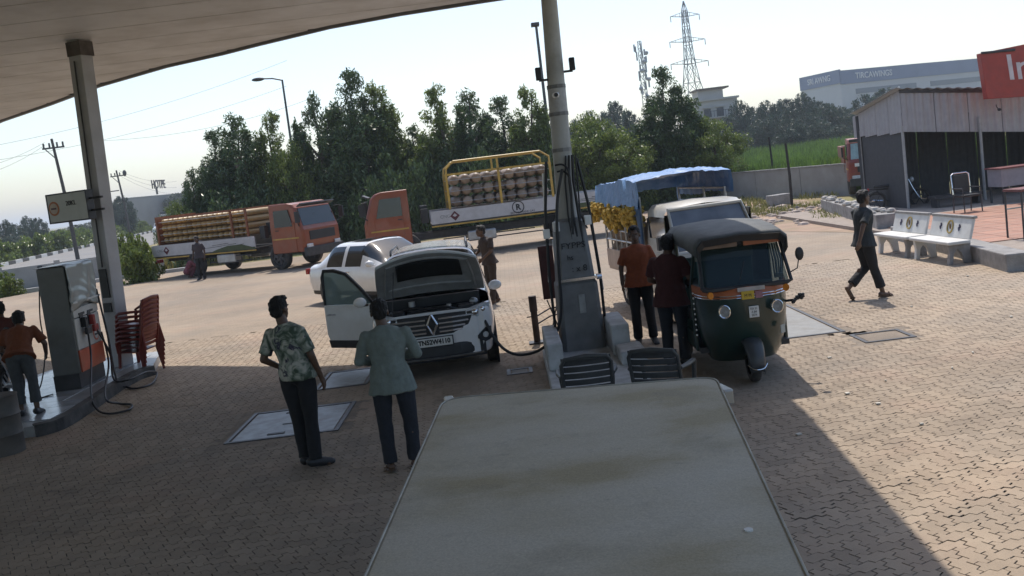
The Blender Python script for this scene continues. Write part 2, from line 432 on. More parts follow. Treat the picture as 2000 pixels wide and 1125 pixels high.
sl_ = cover('cement_slab', *HOLES[2], 'long pale cement slab set in the paving right of the auto rickshaw', 'slab', m_slab, handles=False)
cover('drain_cover', *HOLES[3], 'small square drain cover in the sunlit paving behind the rickshaw', 'drain cover', m_mort, handles=False)
cover('cover_plate', *HOLES[4], 'little pale cover plate in the paving under the fuel hose', 'cover plate', m_slab, handles=False)
# small bits of litter
random.seed(9)
lt = MB()
for u, v in ((1860, 720), (1715, 790), (1655, 770), (1780, 600), (1975, 620), (1855, 548), (1740, 502), (1890, 540), (1730, 745), (1900, 690), (360, 880), (900, 860), (1620, 700), (1800, 830), (1560, 850)):
    p = at(u, v); s = random.uniform(.015, .05); a = random.uniform(0, 3)
    lt.box((p.x, p.y, .012), (s, s * random.uniform(.4, 1), .012), a)
lt.build('litter', mat('scrap_paper', (.6, .57, .5), .8, var=.3), kind='stuff')
# ------------------------------------------------------------------ canopy
SOF = 5.75
m_sof = mat('canopy_soffit_sheet', (.60, .595, .585), .55, var=.06, scale=1.2, dirt=(.25, .22, .18), damt=.4, dscale=.9)
m_fas = mat('canopy_fascia', (.16, .155, .16), .5, var=.1)
canopy = thing('canopy', 'wide flat station canopy roof held over the pumps by two columns', 'canopy', (0, 0, 0))
edge_px = [(-140, 300), (0, 235), (95, 202), (190, 166), (320, 128), (430, 103), (500, 85), (640, 51), (780, 25), (940, 0), (1100, -24)]
E_ = [at(u, v, SOF) for u, v in edge_px]
far = [(p.x, p.y) for p in E_]
far.append((3.05, far[-1][1] - .1)); 
right = [(2.95, 12.5), (2.62, 8.6), (2.38, 4), (2.2, -7)]
left = [(far[0][0] - 1, -7)]
ring = far + right + left
n_ = len(ring)
# soffit boards: long sheets running across, each its own strip
xs_ = [p[0] for p in ring]; ymax = max(p[1] for p in far)
def far_y(x):
    for a, b in zip(far[:-1], far[1:]):
        if a[0] <= x <= b[0]: return a[1] + (b[1] - a[1]) * (x - a[0]) / max(b[0] - a[0], 1e-6)
    return far[-1][1] if x > far[-1][0] else far[0][1]
mb = MB(); mb.extr([(p[0], p[1], SOF + .05) for p in ring], (0, 0, .75)); mb.build('roof_slab', m_fas, canopy)
def right_x(y):
    for a, b in zip(right[:-1], right[1:]):
        if b[1] <= y <= a[1]: return b[0] + (a[0] - b[0]) * (y - b[1]) / (a[1] - b[1])
    return 2.95 if y > 12 else 2.2
y = -6.9; bw = 1.2
while y < ymax:
    y1 = y + bw - .028
    xs2 = []
    # strip polygon clipped by the far edge
    X0, X1 = far[0][0] - .5, right_x(max(y, -6.9))
    cols = np.linspace(X0, X1, 150); top = []; bot = []
    for x in cols:
        fy = far_y(x) - .03
        if fy > y + .02: bot.append((x, y)); top.append((x, min(y1, fy)))
    if len(bot) > 1:
        s = MB(); s.extr([(p[0], p[1], SOF) for p in bot] + [(p[0], p[1], SOF) for p in top[::-1]], (0, 0, .045)); s.build('soffit_panel', m_sof, canopy)
    y += bw
# fascia lip along the visible edges
lip = MB()
fr_ = [Vector((p[0], p[1], 0)) for p in far + right]
rings = []
for i, p in enumerate(fr_):
    t = (fr_[min(i + 1, len(fr_) - 1)] - fr_[max(i - 1, 0)]).normalized(); nrm = Vector((-t.y, t.x, 0))
    rings.append([(p + nrm * a + Vector((0, 0, SOF + b)))[:] for a, b in ((.0, -.05), (.08, -.05), (.08, .86), (.0, .86))])
lip.loft(rings); lip.build('fascia', m_fas, canopy)
# round lamp seats in the soffit
sp = MB()
for x, y in ((-9, 15), (-5.2, 10.5), (-8.2, 11.6)): sp.cyl((x, y, SOF - .012), (x, y, SOF + .01), .09, n=12)
sp.build('soffit_fixing', M_['steel'], canopy)

m_col = mat('grey_painted_column', (.42, .42, .44), .55, var=.08, dirt=(.22, .2, .18), damt=.5, dscale=3)
m_colw = mat('grey_column_shaft', (.47, .47, .45), .6, var=.12, bump=.12, dirt=(.17, .16, .14), damt=.55, dscale=3)
# left column: square steel column
CL = Vector((-6.98, 16.63, 0))
tl = thing('canopy_column', 'square grey canopy column behind the covered fuel dispenser', 'column', CL, R(-22))
LX, LY = .15 * math.cos(R(22)), .15 * math.sin(R(22))      # the shaft stands a little out of plumb
MB().loft([[(x * .135, y * .135, .15) for x, y in ((-1, -1), (1, -1), (1, 1), (-1, 1))], [(x * .135 + LX, y * .135 + LY, SOF) for x, y in ((-1, -1), (1, -1), (1, 1), (-1, 1))]]).build('shaft', m_col, tl, bevel=.012)
MB().box((LX, LY, SOF - .14), (.30, .30, .24)).build('head_collar', mat('stained_collar', (.10, .085, .08), .7, var=.4), tl)
b_ = MB(); b_.box((.03, -.135, 1.62), (.16, .02, .5)); b_.box((.02, -.14, 1.2), (.17, .02, .16)); b_.build('notice_strip', M_['black'], tl)
b_ = MB(); b_.cyl((.05, -.145, 1.9), (.05 + LX * .62, -.145 + LY * .62, 5.4), .014, n=6); b_.build('conduit', M_['dsteel'], tl)
# hanging sign beside the left column
sgn = thing('hanging_sign', 'white box sign with round orange emblem hanging from the left column', 'sign', aty(138, 404, 16.2), R(-24))
m_sign = mat('sign_face', (.50, .52, .51), .45, var=.05, dirt=(.35, .34, .3), damt=.4)
MB().box((0, 0, 0), (.92, .16, .50)).build('sign_case', M_['dsteel'], sgn, bevel=.01)
MB().box((.02, -.084, 0), (.86, .012, .45)).build('sign_face', m_sign, sgn, bevel=.004)
em = MB(); em.cyl((-.28, -.088, .0), (-.28, -.096, .0), .12, n=24); em.build('emblem', mat('emblem_orange', (.42, .14, .05), .5, var=.1), sgn)
e2 = MB(); e2.cyl((-.28, -.09, .0), (-.28, -.099, .0), .09, n=24); e2.build('emblem_ring', mat('emblem_cream', (.5, .4, .33), .5), sgn)
MB().box((-.28, -.1, .0), (.12, .006, .03)).build('emblem_bar', mat('emblem_navy', (.12, .06, .08), .5), sgn)
text('lettering', '20KL', .11, M_['blackprint'], sgn, face_M((.12, -.094, .06), (1, 0, 0), (0, 0, 1)))
br = MB(); br.cyl((.44, .0, .1), (.72, .02, .1), .02, n=6); br.cyl((.44, .0, -.1), (.72, .02, -.1), .02, n=6); br.build('bracket', M_['dsteel'], sgn)

# centre pillar
PC = Vector((.84, 13.27, 0))
pc = thing('canopy_column', 'tall dark canopy pillar with scribbled writing between car and rickshaw', 'column', PC, R(3))
mb = MB()
def sq(z, a, b): 
    c = .05
    return [(-a + c, -b, z), (a - c, -b, z), (a, -b + c, z), (a, b - c, z), (a - c, b, z), (-a + c, b, z), (-a, b - c, z), (-a, -b + c, z)]
mb.loft([sq(0, .30, .30), sq(1.05, .275, .28), sq(1.08, .255, .26), sq(1.9, .205, .22), sq(1.93, .15, .15), sq(1.95, .145, .145)]); mb.build('plinth', mat('dark_plinth_paint', (.17, .175, .18), .6, var=.2, dirt=(.2, .19, .17), damt=.3, dscale=4), pc)
mb = MB(); mb.tube([(0, 0, 1.9), (.04, 0, 3.3), (.115, 0, SOF)], [.142, .128, .10], 10); mb.build('shaft', m_colw, pc, smooth=True)
mb = MB()
for z, r in ((2.86, .158), (3.35, .155), (3.72, .15)): mb.tube([(.028 * (z - 1.9), 0, z), (.028 * (z - 1.9), 0, z + .05)], [r - .017, r - .017], 10)
mb.build('band', mat('stained_band', (.2, .2, .2), .7, var=.3), pc)
mb = MB(); mb.tube([(.042, 0, 3.36), (.052, 0, 3.72)], [.130, .128], 10); mb.build('worn_sleeve', mat('pale_sleeve', (.5, .5, .5), .6, var=.12, dirt=(.2, .19, .18), damt=.6, dscale=6), pc, smooth=True)
mb = MB(); mb.box((0, -.285, 1.12), (.50, .05, .035)); mb.box((.25, -.2, 1.12), (.05, .2, .035)); mb.cyl((.27, -.25, 1.12), (.34, -.25, 1.12), .04, n=10); mb.build('clamp_bar', M_['chrome'], pc)
mb = MB(); mb.box((.03, -.292, .78), (.09, .02, .26)); mb.build('meter_plate', mat('meter_plate', (.3, .31, .31), .5, var=.3), pc, bevel=.006)
text('pillar_writing', 'FYPPS', .115, M_['blackprint'], pc, face_M((0, -.252, 1.58), (1, 0, .0), (0, .04, 1)), sx=1.15)
text('pillar_writing', 'hs', .1, M_['blackprint'], pc, face_M((-.06, -.262, 1.42), (1, 0, .0), (0, .05, 1)))
text('pillar_writing', ': x 8', .12, M_['blackprint'], pc, face_M((.05, -.27, 1.26), (1, 0, .0), (0, .06, 1)))
# vertical hoses and pipes strapped to the pillar
mb = MB()
random.seed(3)
for i in range(4):
    x = .0 + .075 * i; a = random.uniform(-.03, .03)
    mb.tube([(x, -.22, 1.45 + random.uniform(0, .4)), (x * .8 + a, -.21, 2.0), (x * .75, -.19, 2.45), (x * .6 + .05, -.17, 2.8)], .013 + .004 * (i % 3), 6)
for s in (-.36, .34):
    mb.tube([(s, -.1, .3), (s * 1.0, -.12, 1.2), (s * .85, -.12, 2.1), (s * .6, -.1, 2.75)], .022, 6)
mb.build('hose_bundle', M_['black'], pc, smooth=True)
mb = MB(); mb.tube([(.36, -.05, .9), (.33, -.06, 1.5), (.30, -.06, 1.95)], .022, 8); mb.tube([(-.36, -.05, 1.1), (-.33, -.06, 1.6), (-.27, -.06, 2.6)], .02, 8); mb.build('white_conduit', M_['white'], pc, smooth=True)
mb = MB()
for x, z in ((-.2, 1.86), (.24, 1.9), (-.34, 1.78)): mb.box((x, -.24, z), (.09, .06, .13))
mb.build('junction_box', M_['white'], pc, bevel=.008)
for s, z in ((-1, 3.9), (1, 3.98)):
    t = thing('floodlight', 'small black lamp head bracketed on the %s side of the pillar' % ('lower left' if s < 0 else 'upper right'), 'floodlight', (PC.x + .06 + s * .235, PC.y - .05, z), 0, 'lamp heads on the pillar')
    MB().box((0, 0, .04), (.075, .10, .17)).build('housing', M_['black'], t, bevel=.01)
    MB().box((-s * .06, 0, -.05), (.12, .03, .03)).build('bracket', M_['dsteel'], t)
t = thing('security_camera', 'small pale security camera fixed to the front of the pillar', 'camera', (PC.x + .02, PC.y - .17, 3.62))
MB().ell((0, -.02, 0), (.05, .07, .045)).build('housing', M_['white'], t, smooth=True)
MB().cyl((0, -.09, 0), (0, -.075, 0), .028, n=10).build('lens', M_['black'], t)
# island under the pillar: painted kerbed slab with two blocks
m_isl = mat('painted_island_cement', (.46, .48, .49), .75, var=.12, bump=.2, dirt=(.2, .19, .17), damt=.5, dscale=4)
isl = thing('pump_island', 'raised white painted island around the central pillar', 'island', (0, 0, 0))
def rrect(x0, y0, x1, y1, r, n=5):
    P = []
    for cx, cy, a0 in ((x1 - r, y0 + r, -90), (x1 - r, y1 - r, 0), (x0 + r, y1 - r, 90), (x0 + r, y0 + r, 180)):
        for k in range(n + 1):
            a = R(a0 + 90 * k / n); P.append((cx + r * math.cos(a), cy + r * math.sin(a)))
    return P
mb = MB(); mb.extr([(p[0], p[1], -.03) for p in rrect(.28, 2.6, 1.42, 13.75, .2)], (0, 0, .17)); mb.build('slab', m_isl, isl, bevel=.012)
mb = MB(); mb.box((.40, 12.6, .31), (.20, 1.5, .34)); mb.build('kerb_block', m_isl, isl, bevel=.02)
mb = MB(); mb.box((1.29, 12.9, .34), (.24, 1.1, .40)); mb.build('kerb_block', m_isl, isl, bevel=.02)
mb = MB(); mb.box((1.36, 12.0, .22), (.32, .6, .17)); mb.build('step', m_isl, isl, bevel=.02)

# bollard, board and its stand left of the pillar
t = thing('bollard', 'dark steel bollard post standing left of the central pillar', 'bollard', at(1050, 670))
mb = MB(); mb.cyl((0, 0, 0), (0, 0, .5), .052, n=14); mb.cyl((0, 0, .5), (0, 0, .74), .062, n=14); mb.build('post', mat('rusty_black_post', (.05, .035, .03), .7, var=.4), t, smooth=True)
MB().box((0, 0, .01), (.26, .22, .03)).build('base_plate', M_['dsteel'], t)
mb = MB(); mb.tube([(.04, 0, .42), (.25, .1, .5), (.5, .2, .5)], .012, 6); mb.tube([(.04, 0, .30), (.25, .1, .38), (.5, .2, .4)], .012, 6); mb.tube([(-.05, 0, .42), (-.12, 0, .42)], .01, 6); mb.build('bracket', M_['dsteel'], t)
bd = thing('notice_board', 'narrow maroon notice board hung beside the central pillar', 'board', aty(1070, 532, 13.9))
MB().box((0, 0, 0), (.215, .03, .78)).build('panel', mat('maroon_board', (.075, .02, .018), .5, var=.25), bd, bevel=.006)
MB().box((.13, .0, -.05), (.03, .035, 1.02)).build('white_rail', M_['white'], bd)
mb = MB(); mb.tube([(-.06, 0, -.4), (.1, .05, -.95)], .01, 5); mb.tube([(.1, 0, -.4), (-.05, .05, -.9)], .01, 5); mb.build('lattice_leg', M_['dsteel'], bd)

# fuel hose to the hatchback
t = thing('fuel_hose', 'black filling hose sagging from the central pillar to the open bonnet', 'hose', (0, 0, 0))
K = [aty(1098, 330, 13.0), aty(1088, 400, 12.95), aty(1090, 500, 12.9), aty(1096, 600, 12.9), aty(1086, 650, 13.0), aty(1055, 683, 13.15), aty(1015, 693, 13.1), aty(985, 682, 13.05), aty(962, 655, 13.1), aty(948, 628, 13.15), aty(934, 612, 13.3), aty(918, 606, 13.5)]
MB().tube(cr([k[:] for k in K], 6), .021, 8).build('hose', M_['black'], t, smooth=True)
MB().cyl(K[-1], K[-1] + Vector((-.06, .12, .01)), .035, n=10).build('nozzle', M_['steel'], t)
t = thing('breakaway_hose', 'pair of thin black hoses looping from the truck side onto the pillar', 'hose', (0, 0, 0))
K = [aty(1084, 323, 13.1), aty(1100, 322, 13.05), aty(1112, 340, 13.0), aty(1116, 400, 13.0), aty(1118, 445, 13.0)]
MB().tube(cr([k[:] for k in K], 5), .014, 6).build('hose', M_['black'], t, smooth=True)
K = [p + Vector((0, 0, -.09)) for p in K]; K[0] += Vector((.02, 0, 0))
MB().tube(cr([k[:] for k in K], 5), .014, 6).build('hose', M_['black'], t, smooth=True)

# ------------------------------------------------------------------ left pump island
il = thing('pump_island', 'curved tiled island with black kerb under the covered dispenser', 'island', (0, 0, 0))
K = [(at(70, 853).x, at(70, 853).y)] + [(at(u, v).x, at(u, v).y) for u, v in ((120, 838), (180, 800), (225, 768), (268, 743), (300, 732))]
kr = [tuple(p) for p in cr(K, 5)]
back = [(-6.75, 17.9), (-8.4, 17.9), (-8.7, 16), (-8.7, 13.2), (-8.0, 12.35)]
pl = kr + back
mb = MB(); mb.extr([(p[0], p[1], -.03) for p in pl], (0, 0, .17)); mb.build('slab', mat('island_floor', (.34, .35, .36), .4, var=.12, dirt=(.12, .11, .1), damt=.6, dscale=2), il)
rings = []
KP = [Vector((p[0], p[1], 0)) for p in kr]
for i, p in enumerate(KP):
    d = (KP[min(i + 1, len(KP) - 1)] - KP[max(i - 1, 0)]).normalized(); nn = Vector((d.y, -d.x, 0))
    rings.append([(p + nn * a + Vector((0, 0, z)))[:] for a, z in ((-.08, .0), (.06, .0), (.05, .16), (-.08, .165))])
MB().loft(rings).build('kerb', mat('black_kerb_paint', (.03, .03, .032), .6, var=.3, dirt=(.2, .19, .17), damt=.35, dscale=5), il)
# floor tiles of the island
m_tile = mat('glazed_island_tile', (.40, .42, .45), .22, var=.1, island=.12, dirt=(.16, .15, .14), damt=.55, dscale=2)
def in_poly(x, y, P):
    c = False
    for i in range(len(P)):
        a, b = P[i], P[i - 1]
        if (a[1] > y) != (b[1] > y) and x < (b[0] - a[0]) * (y - a[1]) / (b[1] - a[1]) + a[0]: c = not c
    return c
tm = MB().box((0, 0, 0), (.394, .394, .012)).build('tile', m_tile, il); tme = tm.data; first = True
for i in range(-2, 6):
    for j in range(14):
        x, y = -8.6 + .4 * i, 12.5 + .4 * j
        if all(in_poly(x + a, y + b, pl) for a in (-.27, .27) for b in (-.2, .2)):
            if first: o = tm; first = False
            else: o = bpy.data.objects.new('tile', tme); C.objects.link(o); o.parent = il
            o.location = (x, y, .144)

m_cab = mat('grey_dispenser_panel', (.155, .16, .155), .5, var=.08, dirt=(.1, .095, .085), damt=.4)
m_dw = mat('white_dispenser_panel', (.50, .49, .46), .45, var=.06, dirt=(.25, .22, .18), damt=.45, dscale=3)
m_do = mat('orange_dispenser_panel', (.52, .10, .045), .45, var=.08, dirt=(.25, .1, .06), damt=.4)
dp = thing('fuel_dispenser', 'tall grey and orange fuel dispenser with its top wrapped in plastic', 'fuel dispenser', (-7.08, 15.26, .15), R(2))
W, D, H = .42, 1.02, 1.92
MB().box((-.02, 0, .12), (W - .02, D - .02, .24)).build('base', M_['dsteel'], dp)
MB().box((0, 0, .24 + (H - .24) / 2), (W, D, H - .24)).build('cabinet', m_cab, dp, bevel=.015)
fx = W / 2
MB().box((fx + .012, 0, .42), (.025, D - .06, .34)).build('orange_panel', m_do, dp, bevel=.006)
MB().box((fx + .012, 0, .84), (.025, D - .06, .48)).build('white_panel', m_dw, dp, bevel=.006)
MB().box((fx + .012, 0, 1.17), (.03, D - .06, .14)).build('nozzle_header', m_dw, dp, bevel=.006)
mb = MB()
for yy in (-.2, .14): mb.box((fx + .03, yy, 1.14), (.012, .22, .035))
mb.build('grade_label', M_['black'], dp)
em = MB(); em.cyl((fx + .025, .24, .74), (fx + .03, .24, .74), .10, n=20); em.build('emblem', m_do, dp)
em = MB(); em.cyl((fx + .028, .24, .74), (fx + .033, .24, .74), .075, n=20); em.build('emblem_disc', m_dw, dp)
MB().box((fx + .036, .24, .74), (.006, .13, .03)).build('emblem_bar', M_['blackprint'], dp)
for k, (yy, mm) in enumerate(((-.22, M_['black']), (.08, mat('red_nozzle', (.28, .03, .025), .45, var=.1)))):
    nz_ = MB(); nz_.box((fx + .07, yy, 1.0), (.07, .09, .16)); nz_.box((fx + .09, yy + .03, .86), (.05, .16, .11)); nz_.tube([(fx + .07, yy, .94), (fx + .1, yy, 1.07)], .022, 8)
    nz_.build('nozzle', mm, dp, bevel=.012, label='red nozzle' if k else 'black nozzle')
    MB().box((fx + .025, yy, 1.03), (.02, .13, .2)).build('nozzle_boot', M_['black'], dp)
# plastic sheet over the head: folded drape on the front and top
sh = MB(); NU, NV = 26, 22; gv = []
random.seed(2)
for j in range(NV + 1):
    v = j / NV
    for i in range(NU + 1):
        u = i / NU; yy = (u - .5) * (D + .05)
        if v < .3:
            t_ = v / .3; x = -W / 2 - .02 + t_ * (W + .05); z = H + .015 + .02 * math.sin(u * 9) * t_
        else:
            t_ = (v - .3) / .7; x = fx + .035 + .028 * math.sin(u * 7 + 5 * t_ + 3 * (u - .5) ** 2 * 9) * t_ + .03 * abs(math.sin(6 * (t_ - .9 * (u - .1) ** 2) * 2.2)) * t_
            z = H + .015 - t_ * (.68 + .05 * math.cos(u * pi * 2))
        gv.append((x, yy, z))
sh.v = gv
sh.f = [(j * (NU + 1) + i, j * (NU + 1) + i + 1, (j + 1) * (NU + 1) + i + 1, (j + 1) * (NU + 1) + i) for j in range(NV) for i in range(NU)]
o = sh.build('plastic_cover', mat('cloudy_plastic_sheet', (.27, .29, .28), .28, var=.2, spec=.7, dirt=(.14, .15, .14), damt=.5, dscale=6), dp, smooth=80)
q = o.modifiers.new('thick', 'SOLIDIFY'); q.thickness = .004
MB().box((fx + .06, 0, 1.34), (.03, D + .05, .03)).build('cover_strap', mat('pale_strap', (.5, .5, .48), .5), dp)
def hose_thing(lbl, K, r=.016):
    t = thing('dispenser_hose', lbl, 'hose', (0, 0, 0), 0, 'hoses of the covered dispenser')
    MB().tube(cr([k[:] for k in K], 6), r, 8).build('hose', M_['black'], t, smooth=True)
G = lambda u, v, z=.03: at(u, v, z)
hose_thing('black dispenser hose lying in a narrow loop over the near kerb', [Vector((-6.77, 15.05, 1.0)), Vector((-6.74, 14.95, .6)), G(178, 770, .2), G(190, 800, .05), G(215, 808), G(252, 800), G(256, 790), G(232, 788), G(205, 775, .18), Vector((-6.72, 15.5, .4)), Vector((-6.8, 15.6, .9))])
hose_thing('black dispenser hose curving past the foot of the square column', [Vector((-6.77, 15.35, 1.0)), Vector((-6.7, 15.55, .55)), G(222, 740, .2), G(250, 742, .2), G(285, 727, .2), G(306, 728, .08), G(298, 748), G(270, 758), G(248, 756), G(228, 742, .17), Vector((-6.75, 15.7, .8)), Vector((-6.82, 15.72, 1.6))])
t = thing('earth_cable', 'thin dark cable hanging down the outer side of the dispenser', 'cable', (0, 0, 0))
MB().tube(cr([p[:] for p in [Vector((-7.34, 14.9, 1.75)), Vector((-7.38, 14.85, 1.3)), Vector((-7.34, 14.75, .8)), Vector((-7.42, 14.6, .3)), Vector((-7.45, 14.3, .16)), Vector((-7.2, 14.5, .165))]], 5), .01, 6).build('cable', M_['black'], t)
# drum at the lower left
t = thing('oil_drum', 'dark open topped drum standing in front of the motorcycle', 'drum', at(8, 885))
mb = MB(); mb.tube([(0, 0, 0), (0, 0, .02), (0, 0, .22), (0, 0, .24), (0, 0, .26), (0, 0, .46), (0, 0, .48), (0, 0, .5), (0, 0, .70), (0, 0, .72)], [.25, .25, .25, .262, .25, .25, .262, .25, .25, .258], 22, cap=True)
mb.build('body', mat('dusty_drum_paint', (.075, .07, .065), .6, var=.25, dirt=(.16, .14, .12), damt=.5), t, smooth=True)
mb = MB(); mb.cyl((0, 0, .718), (0, 0, .725), .235, n=22); mb.build('sand_fill', m_joint, t)

# ------------------------------------------------------------------ foreground cabinet top
fd = thing('fuel_dispenser', 'close up dusty grey sheet metal top of the nearest dispenser', 'fuel dispenser', (0, 0, 0))
TZ = 1.93
c0, c1, c2, c3 = at(866, 778, TZ), at(1398, 736, TZ), at(1585, 1140, TZ), at(706, 1140, TZ)
# extend under the camera
d3 = (c3 - c0).normalized(); d2 = (c2 - c1).normalized()
c3 = c0 + d3 * 1.75; c2 = c1 + d2 * 1.75
def rounded(P, rad):
    out = []
    for i, p in enumerate(P):
        a = (P[i - 1] - p).normalized(); b = (P[(i + 1) % len(P)] - p).normalized(); r = rad[i]
        if r == 0: out.append(p[:]); continue
        for k in range(7):
            s = k / 6; q = p + a * r * (1 - s) ** 2 + b * r * s ** 2; out.append(q[:])
    return out
rp_ = rounded([c0, c1, c2, c3], [.11, .07, .05, .05])
def mtop():
    m = bpy.data.materials.new('dusty_sheet_metal'); m.use_nodes = True; t = m.node_tree; N = t.nodes; L = t.links; b = N['Principled BSDF']
    g = N.new('ShaderNodeNewGeometry')
    def nz(s, d, r=.6, st=None):
        q = N.new('ShaderNodeTexNoise'); q.inputs['Scale'].default_value = s; q.inputs['Detail'].default_value = d; q.inputs['Roughness'].default_value = r
        if st:
            mp = N.new('ShaderNodeMapping'); mp.inputs['Scale'].default_value = st; L.new(g.outputs['Position'], mp.inputs[0]); L.new(mp.outputs[0], q.inputs['Vector'])
        else: L.new(g.outputs['Position'], q.inputs['Vector'])
        return q.outputs['Fac']
    r = N.new('ShaderNodeValToRGB'); e = r.color_ramp.elements
    e[0].position = .38; e[0].color = (.40, .335, .215, 1); e[1].position = .62; e[1].color = (.56, .515, .43, 1)
    x = r.color_ramp.elements.new(.5); x.color = (.51, .46, .36, 1)
    L.new(nz(1.6, 6, .55, (1, 1.5, 1)), r.inputs[0])
    r2 = N.new('ShaderNodeMapRange'); r2.inputs[1].default_value = .53; r2.inputs[2].default_value = .75; r2.inputs[4].default_value = .75; L.new(nz(2.6, 10, .7), r2.inputs[0])
    mx = N.new('ShaderNodeMixRGB'); mx.inputs[2].default_value = (.29, .26, .21, 1); L.new(r2.outputs[0], mx.inputs[0]); L.new(r.outputs[0], mx.inputs[1])
    r3 = N.new('ShaderNodeMapRange'); r3.inputs[1].default_value = .60; r3.inputs[2].default_value = .72; r3.inputs[4].default_value = .5; L.new(nz(19, 10, .75), r3.inputs[0])
    m2 = N.new('ShaderNodeMixRGB'); m2.inputs[2].default_value = (.2, .18, .15, 1); L.new(r3.outputs[0], m2.inputs[0]); L.new(mx.outputs[0], m2.inputs[1])
    sp = N.new('ShaderNodeMapRange'); sp.inputs[1].default_value = .3; sp.inputs[2].default_value = .7; sp.inputs[3].default_value = .86; sp.inputs[4].default_value = 1.14; L.new(nz(220, 3), sp.inputs[0])
    v = N.new('ShaderNodeVectorMath'); v.operation = 'SCALE'; L.new(m2.outputs[0], v.inputs[0]); L.new(sp.outputs[0], v.inputs['Scale'])
    L.new(v.outputs[0], b.inputs['Base Color']); b.inputs['Roughness'].default_value = .6; b.inputs['Specular IOR Level'].default_value = .35
    bp = N.new('ShaderNodeBump'); bp.inputs['Strength'].default_value = .25; bp.inputs['Distance'].default_value = .003; L.new(nz(90, 6), bp.inputs['Height']); L.new(bp.outputs[0], b.inputs['Normal'])
    return m
mb = MB(); mb.extr([(p[0], p[1], TZ - .05) for p in rp_], (0, 0, .05)); mb.build('top_sheet', mtop(), fd, bevel=.008)
mb = MB(); mb.tube([p for p in rp_] + [rp_[0]], .003, 6); mb.build('rolled_edge', mat('rim_metal', (.36, .35, .31), .5, var=.3, scale=12, dirt=(.2, .17, .13), damt=.7, dscale=9), fd)  # thin raised rim in a separate mottled grey
cen = sum((Vector(p) for p in rp_), Vector()) / len(rp_)
ins = [(cen + (Vector(p) - cen) * .965) for p in rp_]
mb = MB(); mb.extr([(p.x, p.y, .16) for p in ins], (0, 0, TZ - .21)); mb.build('cabinet', m_cab, fd)
for q, (u, v) in enumerate(((1412, 770), (880, 792))):
    p = at(u, v, TZ - .04); MB().box(p, (.035, .10, .05), R(10)).build('side_catch', M_['steel'], fd, bevel=.006)
p = at(1462, 1036, TZ); mb = MB(); mb.cyl(p + Vector((0, 0, -.002)), p + Vector((0, 0, .003)), .009, n=12); mb.build('rivet', M_['white'], fd)

# ------------------------------------------------------------------ plastic armchairs
m_dch = mat('charcoal_plastic', (.035, .04, .043), .45, var=.15, dirt=(.1, .1, .095), damt=.35, dscale=5)
def armchair(name, label, loc, rz, m, grp=None):
    t = thing(name, label, 'chair', loc, rz, grp)       # sitter faces +y
    mb = MB(); gv = []
    # backrest frame and slats
    b = MB()
    def bk(u, z): return (u * (.235 + .01 * (z - .4)), -.22 - (z - .42) * .25 - .03 * (1 - u * u), z)
    outer = MB()
    outer.tube([bk(-1, .42), bk(-1, .6), bk(-1, .78), bk(-.85, .84), bk(0, .865), bk(.85, .84), bk(1, .78), bk(1, .6), bk(1, .42)], .02, 8)
    outer.build('back_frame', m, t, smooth=True)
    for i in range(5):
        z = .50 + i * .068
        s = MB(); rings = []
        for k in range(9):
            u = -1 + k / 4; p = bk(u, z); q = bk(u, z + .056); rings.append([p, q, (q[0], q[1] + .012, q[2]), (p[0], p[1] + .012, p[2])])
        s.loft(rings); s.build('back_slat', m, t)
    s = MB(); rings = []
    for k in range(9):
        u = -1 + k / 4; p = bk(u, .80); q = bk(u, .85); rings.append([p, q, (q[0], q[1] + .014, q[2]), (p[0], p[1] + .014, p[2])])
    s.loft(rings); s.build('top_rail', m, t)
    MB().box((0, .0, .42), (.46, .44, .022)).build('seat', m, t, bevel=.01)
    for sx in (-1, 1):
        l = MB(); l.tube([(sx * .23, .2, .42), (sx * .26, .23, 0)], [.026, .022], 6); l.build('leg', m, t)
        l = MB(); l.tube([(sx * .23, -.22, .42), (sx * .26, -.28, 0)], [.026, .022], 6); l.build('leg', m, t)
        a = MB(); a.tube([(sx * .25, -.28, .66), (sx * .28, -.1, .655), (sx * .28, .12, .64), (sx * .265, .2, .6), (sx * .25, .2, .42)], [.02, .024, .026, .024, .022], 8); a.build('armrest', m, t, smooth=True)
    return t
armchair('plastic_armchair', 'charcoal plastic armchair seen from behind, below the central pillar', (.60, 9.35, 0), R(-3), m_dch)
armchair('plastic_armchair', 'charcoal plastic armchair seen from behind, beside the man in maroon', (1.34, 9.25, 0), R(-24), m_dch)
# stacked red chairs leaning by the column
for k in range(7):
    c = armchair('plastic_armchair', 'lowest red plastic chair of the nested stack beside the square column' if k == 0 else 'uppermost red plastic chair of the nested stack beside the square column' if k == 6 else 'red plastic chair nested inside the stack beside the square column', (-6.32 + .012 * k, 16.75 + .02 * k, .0), R(108), M_['red'], 'stacked red chairs by the column')
    c.location = (-6.62 + .012 * k, 16.5, .0 + .078 * k); c.rotation_euler = (R(2), R(-3), R(74))
